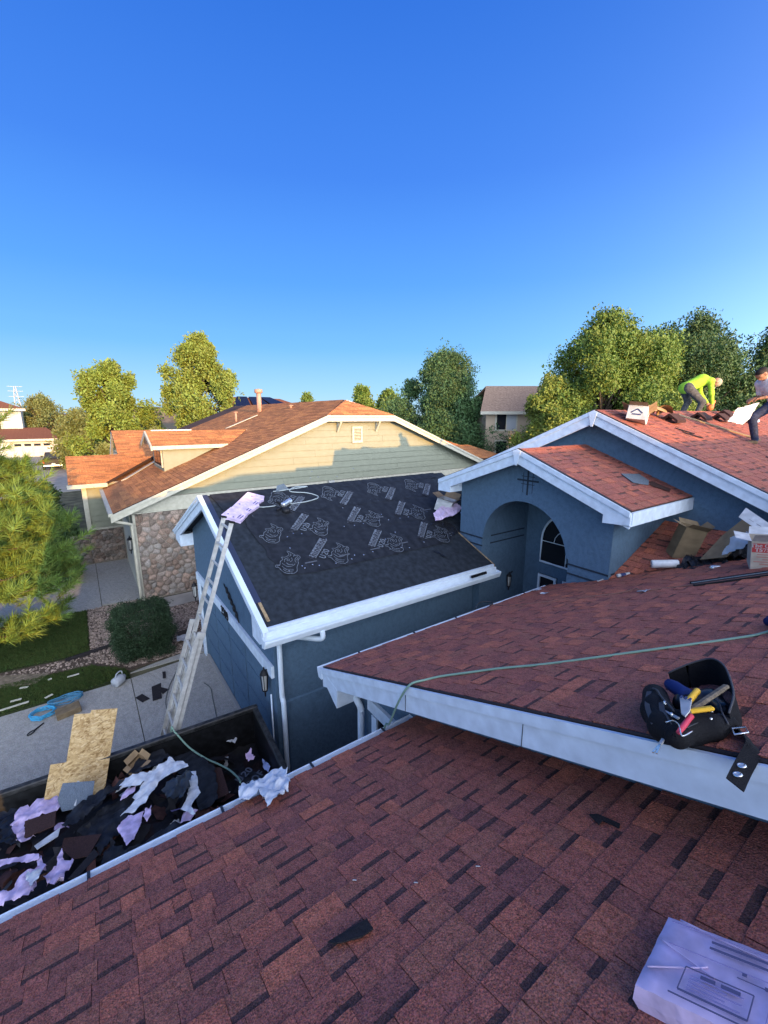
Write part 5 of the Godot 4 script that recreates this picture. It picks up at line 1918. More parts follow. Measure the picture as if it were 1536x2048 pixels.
func felt_logo(parent: Node, u: float, v: float, turn: float, what := 3) -> void:
	var n := Vector3(0, 1, 0.42).normalized()
	var up := Vector3(0, 0.42, -1).normalized()
	var X := (Vector3.RIGHT * cos(turn) + up * sin(turn))
	var Y := n.cross(X)
	var o := G3(u, v, 0.028)
	if what & 1:
		var s := mb()
		prism(s, [o - X * 0.3 - Y * 0.065, o + X * 0.3 - Y * 0.074, o + X * 0.29 + Y * 0.074, o - X * 0.3 + Y * 0.065], n * 0.002)
		var q := obj("printed_panel", s, mats["print"], parent)
		letters("printed_words", "RhinoRoof", mats["print_dark"], parent, Transform3D(Basis(X, Y, n), o + n * 0.004), 0.109)
		letters("printed_words", "U20", mats["print"], parent, Transform3D(Basis(X, Y, n), o - Y * 0.16 - X * 0.11 + n * 0.002), 0.115)
	if what & 2:
		var c := o - Y * 0.39 + X * 0.05
		var s := mb()
		# outline of an animal's head with two horns
		for line in [[[-0.34, -0.25], [-0.4, -0.1], [-0.36, 0.04], [-0.3, 0.12], [-0.31, 0.2], [-0.24, 0.22], [-0.19, 0.15], [-0.08, 0.19], [0.02, 0.17], [0.08, 0.23], [0.12, 0.16], [0.2, 0.12], [0.27, 0.12], [0.36, 0.21], [0.35, 0.08], [0.31, -0.03], [0.34, -0.1], [0.28, -0.17], [0.16, -0.16], [0.06, -0.21], [-0.08, -0.23], [-0.22, -0.29], [-0.34, -0.25]], [[-0.27, 0.17], [-0.24, 0.19], [-0.22, 0.14]], [[0.02, 0.05], [0.06, 0.08], [0.1, 0.05], [0.06, 0.02], [0.02, 0.05]], [[-0.04, 0.1], [0.05, 0.13], [0.14, 0.08]], [[0.24, -0.02], [0.28, 0.0], [0.29, -0.04]], [[0.3, -0.1], [0.2, -0.08], [0.12, -0.1], [0.07, -0.15]], [[-0.12, 0.12], [-0.17, -0.02], [-0.1, -0.12], [0.0, -0.15]], [[-0.22, 0.08], [-0.28, -0.06], [-0.22, -0.2]], [[-0.3, 0.02], [-0.34, -0.08], [-0.3, -0.2]], [[0.02, -0.02], [0.1, -0.04], [0.17, 0.01]], [[0.2, 0.08], [0.26, 0.06], [0.3, 0.1]], [[-0.06, 0.04], [-0.09, -0.04], [-0.04, -0.1]], [[0.14, -0.12], [0.2, -0.13], [0.26, -0.13]]]:
			var pts := []
			for q in line:
				pts.append(c + X * q[0] * 0.7 + Y * q[1] * 0.7)
			pts = smooth_line(pts, 3)
			for i in pts.size() - 1:
				var a: Vector3 = pts[i]
				var b: Vector3 = pts[i + 1]
				var w := (b - a).normalized().cross(n) * 0.0062
				var e := (b - a).normalized() * 0.004
				prism(s, [a - w - e, b - w + e, b + w + e, a + w - e], n * 0.002)
		obj("printed_head", s, mats["print"], parent)

func underlay_things() -> void:
	var h := get_node("house")
	org = h.position
	var rows := [[[2.46, 6.32], [2.9, 6.24], [6.1, 6.25], [6.42, 6.5], [6.5, 6.9], [6.5, 7.08], [2.38, 7.16], [2.42, 6.95], [2.37, 6.8], [2.44, 6.6]], [[2.37, 7.12], [6.5, 7.05], [6.9, 7.1], [7.0, 7.84], [2.36, 7.86], [2.32, 7.6]], [[2.3, 7.83], [7.1, 7.8], [7.45, 8.52], [2.0, 8.56], [2.06, 8.2]], [[2.0, 8.52], [7.6, 8.48], [7.7, 8.705], [1.97, 8.705]]]
	for k in 4:
		var pts := []
		var n := Vector3(0, 1, 0.42).normalized()
		for q in rows[k]:
			pts.append(G3(q[0], q[1], 0.004 + k * 0.004))
		var s := mb(true)
		sheet(s, pts, 0.006, 3.4, 0.07, 0.006)
		var o := obj("underlayment_sheet", s, mats["felt_sheet"], h)
		if k == 0:
			for q in [[3.29, 6.76, 3], [4.5, 6.74, 3], [5.68, 6.72, 3], [2.16, 6.76, 0]]:
				felt_logo(o, q[0], q[1], PI * 0.25, q[2])
			felt_logo(o, 2.34, 6.78, PI * 0.25, 2)
		elif k == 1:
			for q in [[3.3, 7.53], [4.5, 7.52], [5.68, 7.5]]:
				felt_logo(o, q[0], q[1], PI * 0.25)
			felt_logo(o, 2.36, 7.55, PI * 0.25, 2)
		elif k == 2:
			for q in [[3.5, 8.1], [4.66, 8.08], [5.82, 8.05], [6.9, 8.03]]:
				felt_logo(o, q[0], q[1], PI * 1.25)
		# dashed lap line printed near the edge, and cap nails
		var r := RandomNumberGenerator.new()
		r.seed = 300 + k
		s = mb()
		var v0: float = [6.36, 7.2, 7.9, 8.56][k]
		for i in 16:
			var u := 2.6 + i * 0.28 + r.randfn(0, 0.06)
			if u < 6.6:
				lathe(s, G3(u, v0 + r.randfn(0, 0.03) + 0.0, 0.012), n, [[0.012, 0], [0.013, 0.004], [0.004, 0.007], [0, 0.008]], 8)
		for i in 8:
			lathe(s, G3(2.8 + r.randf() * 3.4, v0 + r.randf() * 0.7, 0.012), n, [[0.012, 0], [0.013, 0.004], [0, 0.008]], 8)
		obj("cap_nails", s, mats["chrome"], o)
		for i in 6:
			s = mb()
			var u := 2.9 + i * 0.66
			prism(s, [G3(u, v0 + 0.1, 0.016), G3(u + 0.22, v0 + 0.1, 0.016), G3(u + 0.22, v0 + 0.125, 0.016), G3(u, v0 + 0.125, 0.016)], n * 0.001)
			obj("printed_dash", s, mat("print_faint", Color(0.09, 0.1, 0.12), 0.7), o)
	# wrapped bundle lying by the head of the ladder
	var out := VS([[1.971, -1.751, 7.947], [2.196, -1.673, 8.133], [2.221, -1.67, 8.139], [2.674, -1.491, 8.567], [2.936, -1.574, 8.368], [2.89, -1.615, 8.272], [2.757, -1.649, 8.189], [2.726, -1.692, 8.087], [2.45, -1.766, 7.91], [2.418, -1.786, 7.864], [2.237, -1.856, 7.697], [2.068, -1.792, 7.849], [1.981, -1.779, 7.881]])
	var b := thing("shingle_bundle", "lavender-wrapped shingle bundle lying at the top of the ladder", "shingle bundle", out[0] - Vector3(0, 0.08, 0))
	var s := mb()
	var n := newell(out)
	if n.y < 0:
		n = -n
	prism(s, out, -n * 0.06)
	obj("wrapper", s, mats["purple"], b)
	for q in [[2.212, 7.823, 2.305, 7.895], [2.436, 8.001, 2.503, 8.056], [2.631, 8.185, 2.71, 8.242]]:
		for k in 2:
			s = mb()
			var a := G3(q[0] + k * 0.03, q[1] - k * 0.035, 0.082)
			var c := G3(q[2] + k * 0.03, q[3] - k * 0.035, 0.082)
			beam(s, a, c, 0.022, 0.002, n)
			obj("printed_bar", s, mats["purple_print"], b)
	for q in [[2.091, 7.967], [2.383, 8.22], [2.692, 8.422], [2.15, 7.86]]:
		s = mb()
		lathe(s, G3(q[0], q[1], 0.081), n, [[0.016, 0], [0.016, 0.002], [0, 0.003]], 8)
		obj("printed_dot", s, mats["purple_print"], b)
	# nail gun with its air hose
	var g := thing("nail_gun", "silver and black nail gun lying on the printed underlayment", "nail gun", G3(3.22, 8.05))
	var e := Vector3(0.75, 0.15, -0.45).normalized()
	var f := n.cross(e).normalized()
	s = mb()
	box(s, org + n * 0.09, Vector3(0.09, 0.1, 0.2), Basis(f, n, f.cross(n)), 0.02)
	lathe(s, org + n * 0.09 + e * 0.08, e, [[0.055, 0], [0.06, 0.02], [0.06, 0.09], [0.045, 0.11], [0, 0.11]], 12)
	obj("body", s, mats["chrome"], g)
	s = mb()
	beam(s, org + n * 0.06 - e * 0.1, org + n * 0.05 - e * 0.26, 0.04, 0.05, n, 0.01)
	beam(s, org + n * 0.06, org + n * 0.04 + f * 0.2, 0.04, 0.05, n, 0.01)
	obj("handle", s, mats["iron"], g)
	s = mb(true)
	lathe(s, org + n * 0.05 - e * 0.12 - f * 0.12 - n * 0.04, n, [[0, 0], [0.075, 0], [0.08, 0.01], [0.08, 0.07], [0, 0.08]], 14)
	obj("magazine", s, mats["iron"], g)
	org = G3(3.3, 8.0)
	s = mb(true)
	var hose := [[3.05, 8.1], [2.75, 8.12], [2.5, 8.3], [2.55, 8.45]]
	var pts := []
	for q in hose:
		pts.append(G3(q[0], q[1], 0.03))
	tube(s, smooth_line(pts), 0.01, 6)
	pts = []
	for q in [[3.3, 8.1], [3.75, 8.12], [4.05, 8.22], [3.9, 8.4], [3.55, 8.52], [3.7, 8.66], [4.0, 8.64], [3.6, 8.6], [3.2, 8.58]]:
		pts.append(G3(q[0], q[1], 0.03))
	tube(s, smooth_line(pts), 0.011, 6)
	single("air_hose", s, mat("hose_grey", Color(0.32, 0.36, 0.36), 0.5), "pale grey air hose looped round the nail gun", "hose")
	s = mb()
	org = G3(3.35, 8.6)
	prism(s, [G3(3.25, 8.56, 0.02), G3(3.55, 8.62, 0.02), G3(3.45, 8.66, 0.14), G3(3.3, 8.66, 0.1)], n * 0.01)
	single("scrap", s, mats["blue_grey"], "small grey tin scrap near the garage ridge behind the nail gun", "scrap")
	# open carton with wrappers beside the tower
	carton("cardboard_box", "open cardboard carton tipped on the underlayment against the entry tower", G3(6.75, 7.2, 0.0), Vector3(0.5, 0.28, 0.36), Basis.from_euler(Vector3(0.25, 0.5, -0.1)), mats["card_white"], mats["cardboard"])
	cloth("plastic_wrapper", [[6.2, -2.1, 6.98], [6.5, -2.02, 7.06], [6.85, -1.98, 7.0], [6.9, -2.06, 6.8], [6.6, -2.12, 6.7], [6.35, -2.2, 6.75], [6.1, -2.28, 6.8]], mats["purple"], "lavender plastic wrapper spilling from the carton by the tower", "wrapper", "", 0.04, 7.0)
	cloth("plastic_wrapper", [[6.58, -2.3, 6.52], [6.9, -2.2, 6.55], [6.95, -1.95, 6.62], [6.7, -1.98, 6.6]], mat("blue_film", Color(0.16, 0.22, 0.55), 0.35), "blue plastic wrapper crumpled against the tower's corner", "wrapper", "", 0.05, 8.0)
	cloth("felt_offcut", [[5.7, -2.37, 6.75], [6.2, -2.25, 6.95], [6.48, -2.3, 6.75], [6.48, -2.45, 6.46], [6.1, -2.5, 6.35], [5.75, -2.46, 6.5]], mats["black_film"], "crumpled black plastic netting beside the tower's foot", "netting", "", 0.05, 10.0)
	cloth("felt_offcut", [[5.46, -2.6, 6.12], [5.53, -2.6, 6.14], [5.62, -2.68, 5.9], [5.55, -2.68, 5.88]], mats["black_film"], "short black strip on the bare felt below the netting", "strip", "", 0.004, 5.0)

func carton(called: String, label: String, at: Vector3, size: Vector3, b: Basis, outer: Material, inner: Material, group := "") -> Node3D:
	var o := thing(called, label, "box", at, group)
	var t := 0.006
	var up := b * Vector3(0, size.y / 2, 0)
	for q in [[Vector3(0, 0, size.z / 2), Vector3(size.x, size.y, t)], [Vector3(0, 0, -size.z / 2), Vector3(size.x, size.y, t)], [Vector3(size.x / 2, 0, 0), Vector3(t, size.y, size.z - t)], [Vector3(-size.x / 2, 0, 0), Vector3(t, size.y, size.z - t)], [Vector3(0, -size.y / 2 + t, 0), Vector3(size.x - t * 2, t, size.z - t * 2)]]:
		var s := mb()
		box(s, at + up + b * (q[0] as Vector3), q[1], b)
		obj("side", s, outer, o)
	for k in 4:
		var s := mb()
		var d: Vector3 = [Vector3(0, 0, 1), Vector3(0, 0, -1), Vector3(1, 0, 0), Vector3(-1, 0, 0)][k]
		var e := d.cross(Vector3.UP)
		var half := size.z / 2 if k < 2 else size.x / 2
		var wide := size.x if k < 2 else size.z
		var len_ := minf(size.x, size.z) * 0.5
		var a := d * half + Vector3(0, size.y / 2, 0)
		var tip: Vector3 = a + (d * [0.7, 0.85, 0.5, 0.9][k] + Vector3.UP * [0.7, 0.35, 0.85, 0.2][k]) * len_
		prism(s, [at + up + b * (a - e * wide / 2), at + up + b * (a + e * wide / 2), at + up + b * (tip + e * wide * 0.47), at + up + b * (tip - e * wide * 0.47)], b * d * 0.005)
		obj("flap", s, inner, o)
	return o

# ---------- dumpster ----------
func dumpster() -> void:
	var o := thing("dumpster", "long black open-topped dumpster full of roofing scraps on the drive", "dumpster", P(0, -6.1, 5.6))
	var S: Material = mats["steel_black"]
	var a := P(1.86, -6.0, 6.36)
	var ex := Vector3(-3.22, 0, -0.19).normalized()
	var ez := Vector3(-ex.z, 0, ex.x)
	if ez.z < 0:
		ez = -ez
	var L := 5.6
	var Wd := 2.3
	var H := 1.3
	var at := func(x: float, y: float, z: float) -> Vector3: return a + ex * x + ez * z + Vector3.UP * y
	for q in [[0.0, 0.0, L, 0.04], [0.0, Wd, L, Wd + 0.04]]:
		var s := mb()
		prism(s, [at.call(0, 0, q[1]), at.call(L, 0, q[1]), at.call(L, H, q[1]), at.call(0, H, q[1])], ez * 0.05)
		obj("side_wall", s, S, o)
		s = mb()
		beam(s, at.call(-0.03, H + 0.02, q[1] + 0.02), at.call(L + 0.03, H + 0.02, q[1] + 0.02), 0.09, 0.07, Vector3.UP, 0.012)
		obj("rim_rail", s, mat("rim_steel", Color(0.06, 0.06, 0.06), 0.4, texs["rust"], 0.6), o)
		s = mb()
		for k in 9:
			beam(s, at.call(0.2 + k * 0.62, 0, q[1] + (-0.03 if q[1] == 0.0 else 0.08)), at.call(0.2 + k * 0.62, H, q[1] + (-0.03 if q[1] == 0.0 else 0.08)), 0.08, 0.06, Vector3.RIGHT)
		obj("ribs", s, S, o)
	for x in [0.0, L - 0.05]:
		var s := mb()
		prism(s, [at.call(x, 0, 0.051), at.call(x, 0, Wd - 0.001), at.call(x, H, Wd - 0.001), at.call(x, H, 0.051)], ex * 0.05)
		obj("end_wall", s, S, o)
		s = mb()
		beam(s, at.call(x + 0.02, H + 0.022, 0.07), at.call(x + 0.02, H + 0.022, Wd - 0.03), 0.08, 0.07, Vector3.UP, 0.012)
		obj("rim_rail", s, mats["rim_steel"], o)
	var s2 := mb()
	prism(s2, [at.call(0.051, 0.05, 0.051), at.call(L - 0.051, 0.05, 0.051), at.call(L - 0.051, 0.05, Wd - 0.001), at.call(0.051, 0.05, Wd - 0.001)], Vector3.DOWN * 0.05)
	obj("floor_plate", s2, S, o)
	# the heap of torn felt and shingles that fills it
	org = P(0, -6.0, 5.6)
	var s := mb(true)
	var n := 60
	for i in n:
		for k in 26:
			var q := []
			for w in [[i, k], [i + 1, k], [i + 1, k + 1], [i, k + 1]]:
				var x: float = 0.055 + (L - 0.11) * w[0] / n
				var z: float = 0.055 + (Wd - 0.11) * w[1] / 26
				var p: Vector3 = at.call(x, 0, z)
				var y := lerpf(-5.32, -4.93, smoothstep(0.5, 1.5, x)) - 0.1 * (-p.z - 5.5) * (1.0 if x > 1.2 else 0.3)
				var chip := bump.get_noise_3dv(Vector3(floor(p.x * 5.0), floor(p.z * 6.0), 2.0) * 3.7)
				y += 0.07 * rumple(Vector3(p.x, 0, p.z), 3.2) + 0.03 * chip
				q.append(Vector3(p.x, y + EYE, p.z))
			var c := bump.get_noise_3dv(q[0] * 2.2 + Vector3(0, 0, 30))
			s.set_color(Color(0.03, 0.017, 0.016) if c > 0.22 else Color(0.013, 0.013, 0.016).lerp(Color(0.02, 0.02, 0.024), 0.5 + c))
			quad(s, q[0], q[1], q[2], q[3], Vector3.UP)
	var r := RandomNumberGenerator.new()
	r.seed = 404
	for i in 210:
		var x := r.randf_range(0.25, L - 0.3)
		var z := r.randf_range(0.15, Wd - 0.2)
		var p: Vector3 = at.call(x, 0, z)
		p.y = EYE + lerpf(-5.2, -4.9, smoothstep(0.5, 1.5, x)) - 0.1 * (-p.z - 5.5) * (1.0 if x > 1.2 else 0.3) + r.randf_range(-0.04, 0.05)
		var bs := Basis.from_euler(Vector3(r.randfn(0, 0.45), r.randf() * TAU, r.randfn(0, 0.45)))
		var ww := r.randf_range(0.06, 0.2)
		var ll := r.randf_range(0.12, 0.42)
		var kind := r.randf()
		var col := Color(0.02, 0.02, 0.024)
		if kind < 0.28:
			col = Color(0.1, 0.045, 0.038) * r.randf_range(0.7, 1.5)
		elif kind < 0.4:
			col = Color(0.06, 0.062, 0.068)
		elif kind < 0.47:
			col = Color(0.5, 0.4, 0.7)
		elif kind < 0.53:
			col = Color(0.6, 0.63, 0.65)
		elif kind < 0.58:
			col = Color(0.3, 0.22, 0.13)
		if kind > 0.4 and kind < 0.58:
			ww *= 0.4
			ll *= 0.5
		s.set_color(col)
		var bend := r.randfn(0, 0.05)
		for k in 4:
			var z0 := ll * (k / 4.0 - 0.5)
			var z1 := ll * ((k + 1) / 4.0 - 0.5)
			var h0 := bend * sin(k / 4.0 * PI)
			var h1 := bend * sin((k + 1) / 4.0 * PI)
			var w0 := ww * (0.5 + 0.2 * sin(k * 2.1 + i))
			var w1 := ww * (0.5 + 0.2 * sin((k + 1) * 2.1 + i))
			quad(s, p + bs * Vector3(-w0, h0, z0), p + bs * Vector3(w0, h0 + bend * 0.4, z0), p + bs * Vector3(w1, h1 + bend * 0.4, z1), p + bs * Vector3(-w1, h1, z1), bs.y)
	var heap := obj("debris_heap", s, mat("heap", Color.WHITE, 0.7, texs["felt"], 0.6))
	tag(heap, "heap of torn black felt and shingle scraps inside the dumpster", "debris")
	heap.set_meta("kind", "stuff")
	debris()

func debris() -> void:
	var PU: Material = mats["purple"]
	var WH: Material = mats["white_film"]
	var FE: Material = mats["black_film"]
	var FS: Material = mats["felt_sheet"]
	board("osb_board", [[-0.53, -4.27, 7.14], [-0.34, -4.3, 7.08], [-0.32, -4.28, 7.12], [-0, -4.33, 7.03], [-0.17, -4.66, 6.44], [-0.26, -4.83, 6.12], [-0.36, -4.9, 6], [-0.91, -4.77, 6.24], [-0.83, -4.57, 6.6], [-0.66, -4.59, 6.56]], mats["osb"], 0.012, "stepped offcut of golden chipboard leaning over the dumpster's far rim", "board")
	board("shingle_offcut", [[-0.69, -4.57, 6.14], [-0.36, -4.62, 6.02], [-0.42, -4.74, 5.76], [-0.71, -4.71, 5.82], [-0.75, -4.64, 5.97]], mats["blue_grey"], 0.006, "blue-grey mineral sheet leaning against the chipboard", "offcut")
	board("shingle_offcut", [[-0.54, -4.6, 6.11], [-0.52, -4.6, 6.1], [-0.57, -4.71, 5.82], [-0.59, -4.71, 5.83]], mats["card_white"], 0.01, "thin pale stripe of film down the blue-grey sheet", "strip")
	board("shingle_offcut", [[-1.06, -4.66, 5.85], [-0.76, -4.65, 5.8], [-0.76, -4.62, 5.53], [-1.03, -4.63, 5.55]], mats["brown_shingle"], 0.006, "brown shingle offcut lying on the leftmost lavender wrapper", "offcut")
	board("metal_strip", [[-0.94, -4.63, 5.37], [-0.71, -4.64, 5.49], [-0.73, -4.63, 5.36], [-0.91, -4.62, 5.29]], mats["card_white"], 0.006, "short white metal strip between the lavender wrappers", "strip")
	board("shingle_offcut", [[-0.69, -4.75, 5.43], [-0.33, -4.71, 5.2], [-0.46, -4.69, 4.96], [-0.6, -4.7, 5.02], [-0.71, -4.73, 5.28]], mats["brown_shingle"], 0.006, "large brown shingle offcut in the middle of the dumpster", "offcut")
	board("shingle_offcut", [[-0.63, -4.59, 4.69], [-0.4, -4.61, 4.93], [-0.36, -4.6, 4.82], [-0.55, -4.58, 4.64]], mats["dark_shingle"], 0.006, "dark shingle strip lying along the gutter edge", "offcut")
	board("shingle_offcut", [[1.01, -5.0, 5.82], [1.12, -4.97, 5.7], [1.08, -4.92, 5.14], [0.94, -4.95, 5.17]], mats["brown_shingle"], 0.006, "narrow reddish shingle strip right of the white film", "offcut")
	cloth("plastic_wrapper", [[-1.18, -4.8, 6.26], [-0.91, -4.8, 6.3], [-0.78, -4.79, 6.25], [-0.72, -4.77, 5.97], [-1.07, -4.76, 5.95], [-1.07, -4.74, 5.66], [-0.96, -4.73, 5.61], [-1.09, -4.73, 5.61], [-1.23, -4.77, 5.99]], PU, "lavender wrapper in front of the blue-grey sheet", "wrapper", "", 0.05, 7.0)
	cloth("plastic_wrapper", [[-1.35, -4.63, 5.43], [-0.9, -4.61, 5.21], [-0.88, -4.6, 5.12], [-0.92, -4.6, 5.13], [-1.33, -4.62, 5.34]], PU, "long narrow lavender strip at the dumpster's near left", "wrapper", "", 0.03, 8.0)
	cloth("plastic_wrapper", [[-0.89, -4.63, 5.22], [-0.83, -4.61, 5.02], [-0.86, -4.6, 4.93], [-0.89, -4.59, 4.81], [-0.94, -4.58, 4.7], [-1.08, -4.58, 4.74], [-1.21, -4.59, 4.79], [-1.23, -4.61, 4.95], [-1.1, -4.6, 4.87], [-1.04, -4.61, 5.01], [-0.98, -4.61, 5.03], [-0.9, -4.61, 5.02]], PU, "big crumpled lavender wrapper at the bottom left by the gutter", "wrapper", "", 0.05, 8.0)
	cloth("plastic_wrapper", [[-0.96, -4.53, 4.96], [-0.84, -4.52, 4.88], [-0.86, -4.51, 4.78], [-0.92, -4.5, 4.71], [-0.97, -4.52, 4.87]], WH, "white film patch on the crumpled lavender wrapper", "plastic film", "", 0.03, 9.0)
	cloth("plastic_wrapper", [[-0.7, -4.63, 5.15], [-0.68, -4.61, 4.98], [-0.58, -4.6, 4.9], [-0.62, -4.59, 4.81], [-0.67, -4.59, 4.8], [-0.67, -4.58, 4.69], [-0.77, -4.58, 4.7], [-0.84, -4.59, 4.83], [-0.75, -4.6, 4.91], [-0.73, -4.61, 5.04]], PU, "lavender wrapper twisted into a peak beside the dark shingle strip", "wrapper", "", 0.06, 9.0)
	cloth("plastic_film", [[-0.17, -4.66, 5.74], [-0.03, -4.68, 5.9], [0.31, -4.67, 5.84], [0.51, -4.69, 5.95], [0.67, -4.66, 5.7], [0.68, -4.65, 5.57], [0.35, -4.65, 5.58], [0.13, -4.61, 5.25], [0.01, -4.61, 5.19], [-0.14, -4.61, 5.22], [0.07, -4.63, 5.39], [-0.01, -4.63, 5.43], [0.16, -4.66, 5.65]], WH, "long forked sheet of white film draped over the black felt", "plastic film", "", 0.045, 4.0)
	cloth("plastic_wrapper", [[-0.11, -4.54, 4.69], [-0.18, -4.57, 5.01], [-0.06, -4.59, 5.16], [0.1, -4.58, 5.1], [0, -4.55, 4.8]], PU, "pointed lavender wrapper below the long white film", "wrapper", "", 0.03, 7.0)
	cloth("plastic_wrapper", [[0.11, -4.56, 5.1], [0.18, -4.56, 5.1], [0.16, -4.55, 4.97], [0.11, -4.54, 4.92], [0.09, -4.55, 4.98]], PU, "tiny lavender twist right of the pointed wrapper", "wrapper", "", 0.03, 12.0)
	cloth("plastic_film", [[0.67, -4.62, 5.47], [0.74, -4.61, 5.41], [0.71, -4.57, 4.99], [0.57, -4.56, 4.85], [0.59, -4.54, 4.67], [0.46, -4.56, 4.87], [0.57, -4.57, 5.03]], WH, "bent white film strip right of the shiny black plastic", "plastic film", "", 0.025, 7.0)
	cloth("plastic_wrapper", [[-0.12, -4.69, 5.58], [-0.04, -4.7, 5.73], [0.07, -4.7, 5.7], [0.04, -4.69, 5.6], [-0.08, -4.69, 5.58]], PU, "small lavender scrap under the fork of the white film", "wrapper", "", 0.02, 9.0)
	cloth("plastic_wrapper", [[0.43, -4.68, 4.8], [0.49, -4.66, 4.9], [0.64, -4.66, 4.84], [0.53, -4.68, 4.76]], PU, "lavender scrap showing just above the white gutter", "wrapper", "", 0.04, 9.0)
	cloth("paper_scrap", [[0.92, -5.11, 6.61], [0.99, -5.11, 6.67], [1.07, -5.1, 6.45], [0.99, -5.1, 6.48]], WH, "folded white scrap at the dumpster's dark far side", "scrap", "", 0.03, 9.0)
	cloth("paper_scrap", [[1.36, -5.09, 6.34], [1.54, -5.1, 6.4], [1.46, -5.09, 6.22]], WH, "triangular white scrap in the dark corner of the dumpster", "scrap", "", 0.03, 9.0)
	cloth("plastic_wrapper", [[1.5, -5.07, 5.85], [1.61, -5.07, 5.92], [1.6, -5.06, 5.69], [1.5, -5.06, 5.69]], mat("pink_film", Color(0.7, 0.5, 0.66), 0.5), "pale pink scrap near the dumpster's right end", "wrapper", "", 0.05, 14.0)
	cloth("plastic_wrapper", [[1.69, -5.06, 5.62], [1.73, -5.04, 5.38], [1.66, -5.04, 5.29], [1.64, -5.05, 5.43]], mat("pale_blue_film", Color(0.35, 0.42, 0.65), 0.4), "pale blue film sliver against the dumpster's right end", "wrapper", "", 0.03, 9.0)
	cloth("felt_offcut", [[-0.72, -4.66, 5.5], [-0.6, -4.68, 5.73], [-0.38, -4.7, 5.86], [-0.13, -4.71, 5.95], [-0.02, -4.69, 5.82], [-0.31, -4.67, 5.64], [-0.55, -4.66, 5.47], [-0.68, -4.65, 5.41]], FS, "long twisted black felt running up to the chipboard", "felt", "", 0.07, 5.0)
	cloth("felt_offcut", [[-0.57, -4.78, 5.46], [-0.31, -4.8, 5.68], [-0.03, -4.81, 5.76], [0.23, -4.79, 5.59], [-0.06, -4.76, 5.28], [-0.37, -4.72, 4.95], [-0.47, -4.76, 5.25]], FS, "broad black felt under the white film", "felt", "", 0.05, 5.0)
	cloth("plastic_film", [[0.31, -4.54, 5.26], [0.47, -4.54, 5.4], [0.64, -4.52, 5.36], [0.68, -4.51, 5.24], [0.57, -4.49, 5], [0.49, -4.49, 4.91], [0.37, -4.51, 5.01]], mats["nylon_film"] if mats.has("nylon_film") else mat("nylon_film", Color(0.035, 0.042, 0.05), 0.22), "shiny black plastic bag beside the white film", "plastic film", "", 0.07, 6.0)
	cloth("felt_offcut", [[-0.36, -4.66, 4.67], [-0.25, -4.69, 5.02], [-0.12, -4.66, 4.73], [0.14, -4.67, 4.8], [0.46, -4.67, 4.77], [0.43, -4.65, 4.6], [-0.11, -4.65, 4.62]], FS, "black felt bulging along the white gutter", "felt", "", 0.07, 4.0)
	cloth("felt_offcut", [[0.41, -4.98, 6.31], [0.84, -4.98, 6.31], [1.04, -4.92, 5.71], [0.92, -4.86, 5.06], [0.67, -4.85, 5], [0.72, -4.91, 5.61]], FS, "flat dark felt sheet right of the shiny black bag", "felt", "", 0.025, 4.0)
	var f := cloth("felt_offcut", [[1.26, -5.07, 5.53], [1.48, -5.07, 5.56], [1.62, -5.06, 5.28], [1.54, -5.05, 5.13], [1.23, -5.05, 5.18]], FS, "printed black felt scrap in the dumpster's right corner", "felt", "", 0.03, 5.0)
	org = f.position
	for q in [["U20", 1.36, 5.42], ["ROOF", 1.42, 5.24]]:
		letters("printed_words", q[0], mat("print_worn", Color(0.07, 0.08, 0.1), 0.7), f, Transform3D(Basis(Vector3.UP, 0.5) * Basis(Vector3.RIGHT, -PI / 2), P(q[1], -5.0, q[2])), 0.11)
	cloth("felt_offcut", [[-1.36, -4.82, 6.34], [-1.15, -4.82, 6.31], [-1.22, -4.79, 6], [-1.1, -4.75, 5.61], [-1.29, -4.77, 5.75]], FE, "black film at the dumpster's left under the wrappers", "felt", "", 0.06, 5.0)
	cloth("felt_offcut", [[-0.01, -4.82, 6.11], [0.15, -4.85, 6.39], [0.45, -4.86, 6.49], [0.52, -4.82, 6.14], [0.32, -4.81, 6.04]], FS, "black felt fold between the white film and the far rim", "felt", "", 0.06, 5.0)
	carton("cardboard_box", "small torn carton jammed behind the white film", P(0.12, -4.86, 6.3), Vector3(0.2, 0.1, 0.16), Basis.from_euler(Vector3(0.5, 0.7, 0.2)), mats["cardboard"], mats["cardboard"])
	org = P(0.9, -5.1, 6.4)
	var s := mb(true)
	tube(s, smooth_line(VS([[0.62, -5.9, 6.6], [0.62, -4.66, 6.47], [0.66, -4.63, 6.4], [0.8, -4.85, 6.25], [0.97, -4.95, 6.0], [1.11, -4.98, 5.8], [1.21, -4.98, 5.6], [1.25, -4.9, 5.3], [1.2, -4.7, 5.0]])), 0.013, 7)
	single("air_hose", s, mats["hose_green"], "grey-green air hose running over the rim into the dumpster", "hose")
	# white bag caught on the gutter
	cloth("plastic_bag", [[0.87, -2.88, 2.98], [0.97, -2.9, 3.04], [1.04, -2.88, 3], [1.07, -2.83, 2.87], [1.02, -2.81, 2.82], [1.03, -2.77, 2.74], [1.0, -2.75, 2.69], [0.9, -2.72, 2.6], [0.78, -2.7, 2.57], [0.79, -2.75, 2.68], [0.81, -2.8, 2.8], [0.72, -2.8, 2.79], [0.66, -2.81, 2.84], [0.7, -2.88, 3.01], [0.75, -2.9, 3.05]], WH, "white plastic bag caught on the gutter of the lower roof", "bag", "", 0.05, 5.5, 0.02, 0.006)

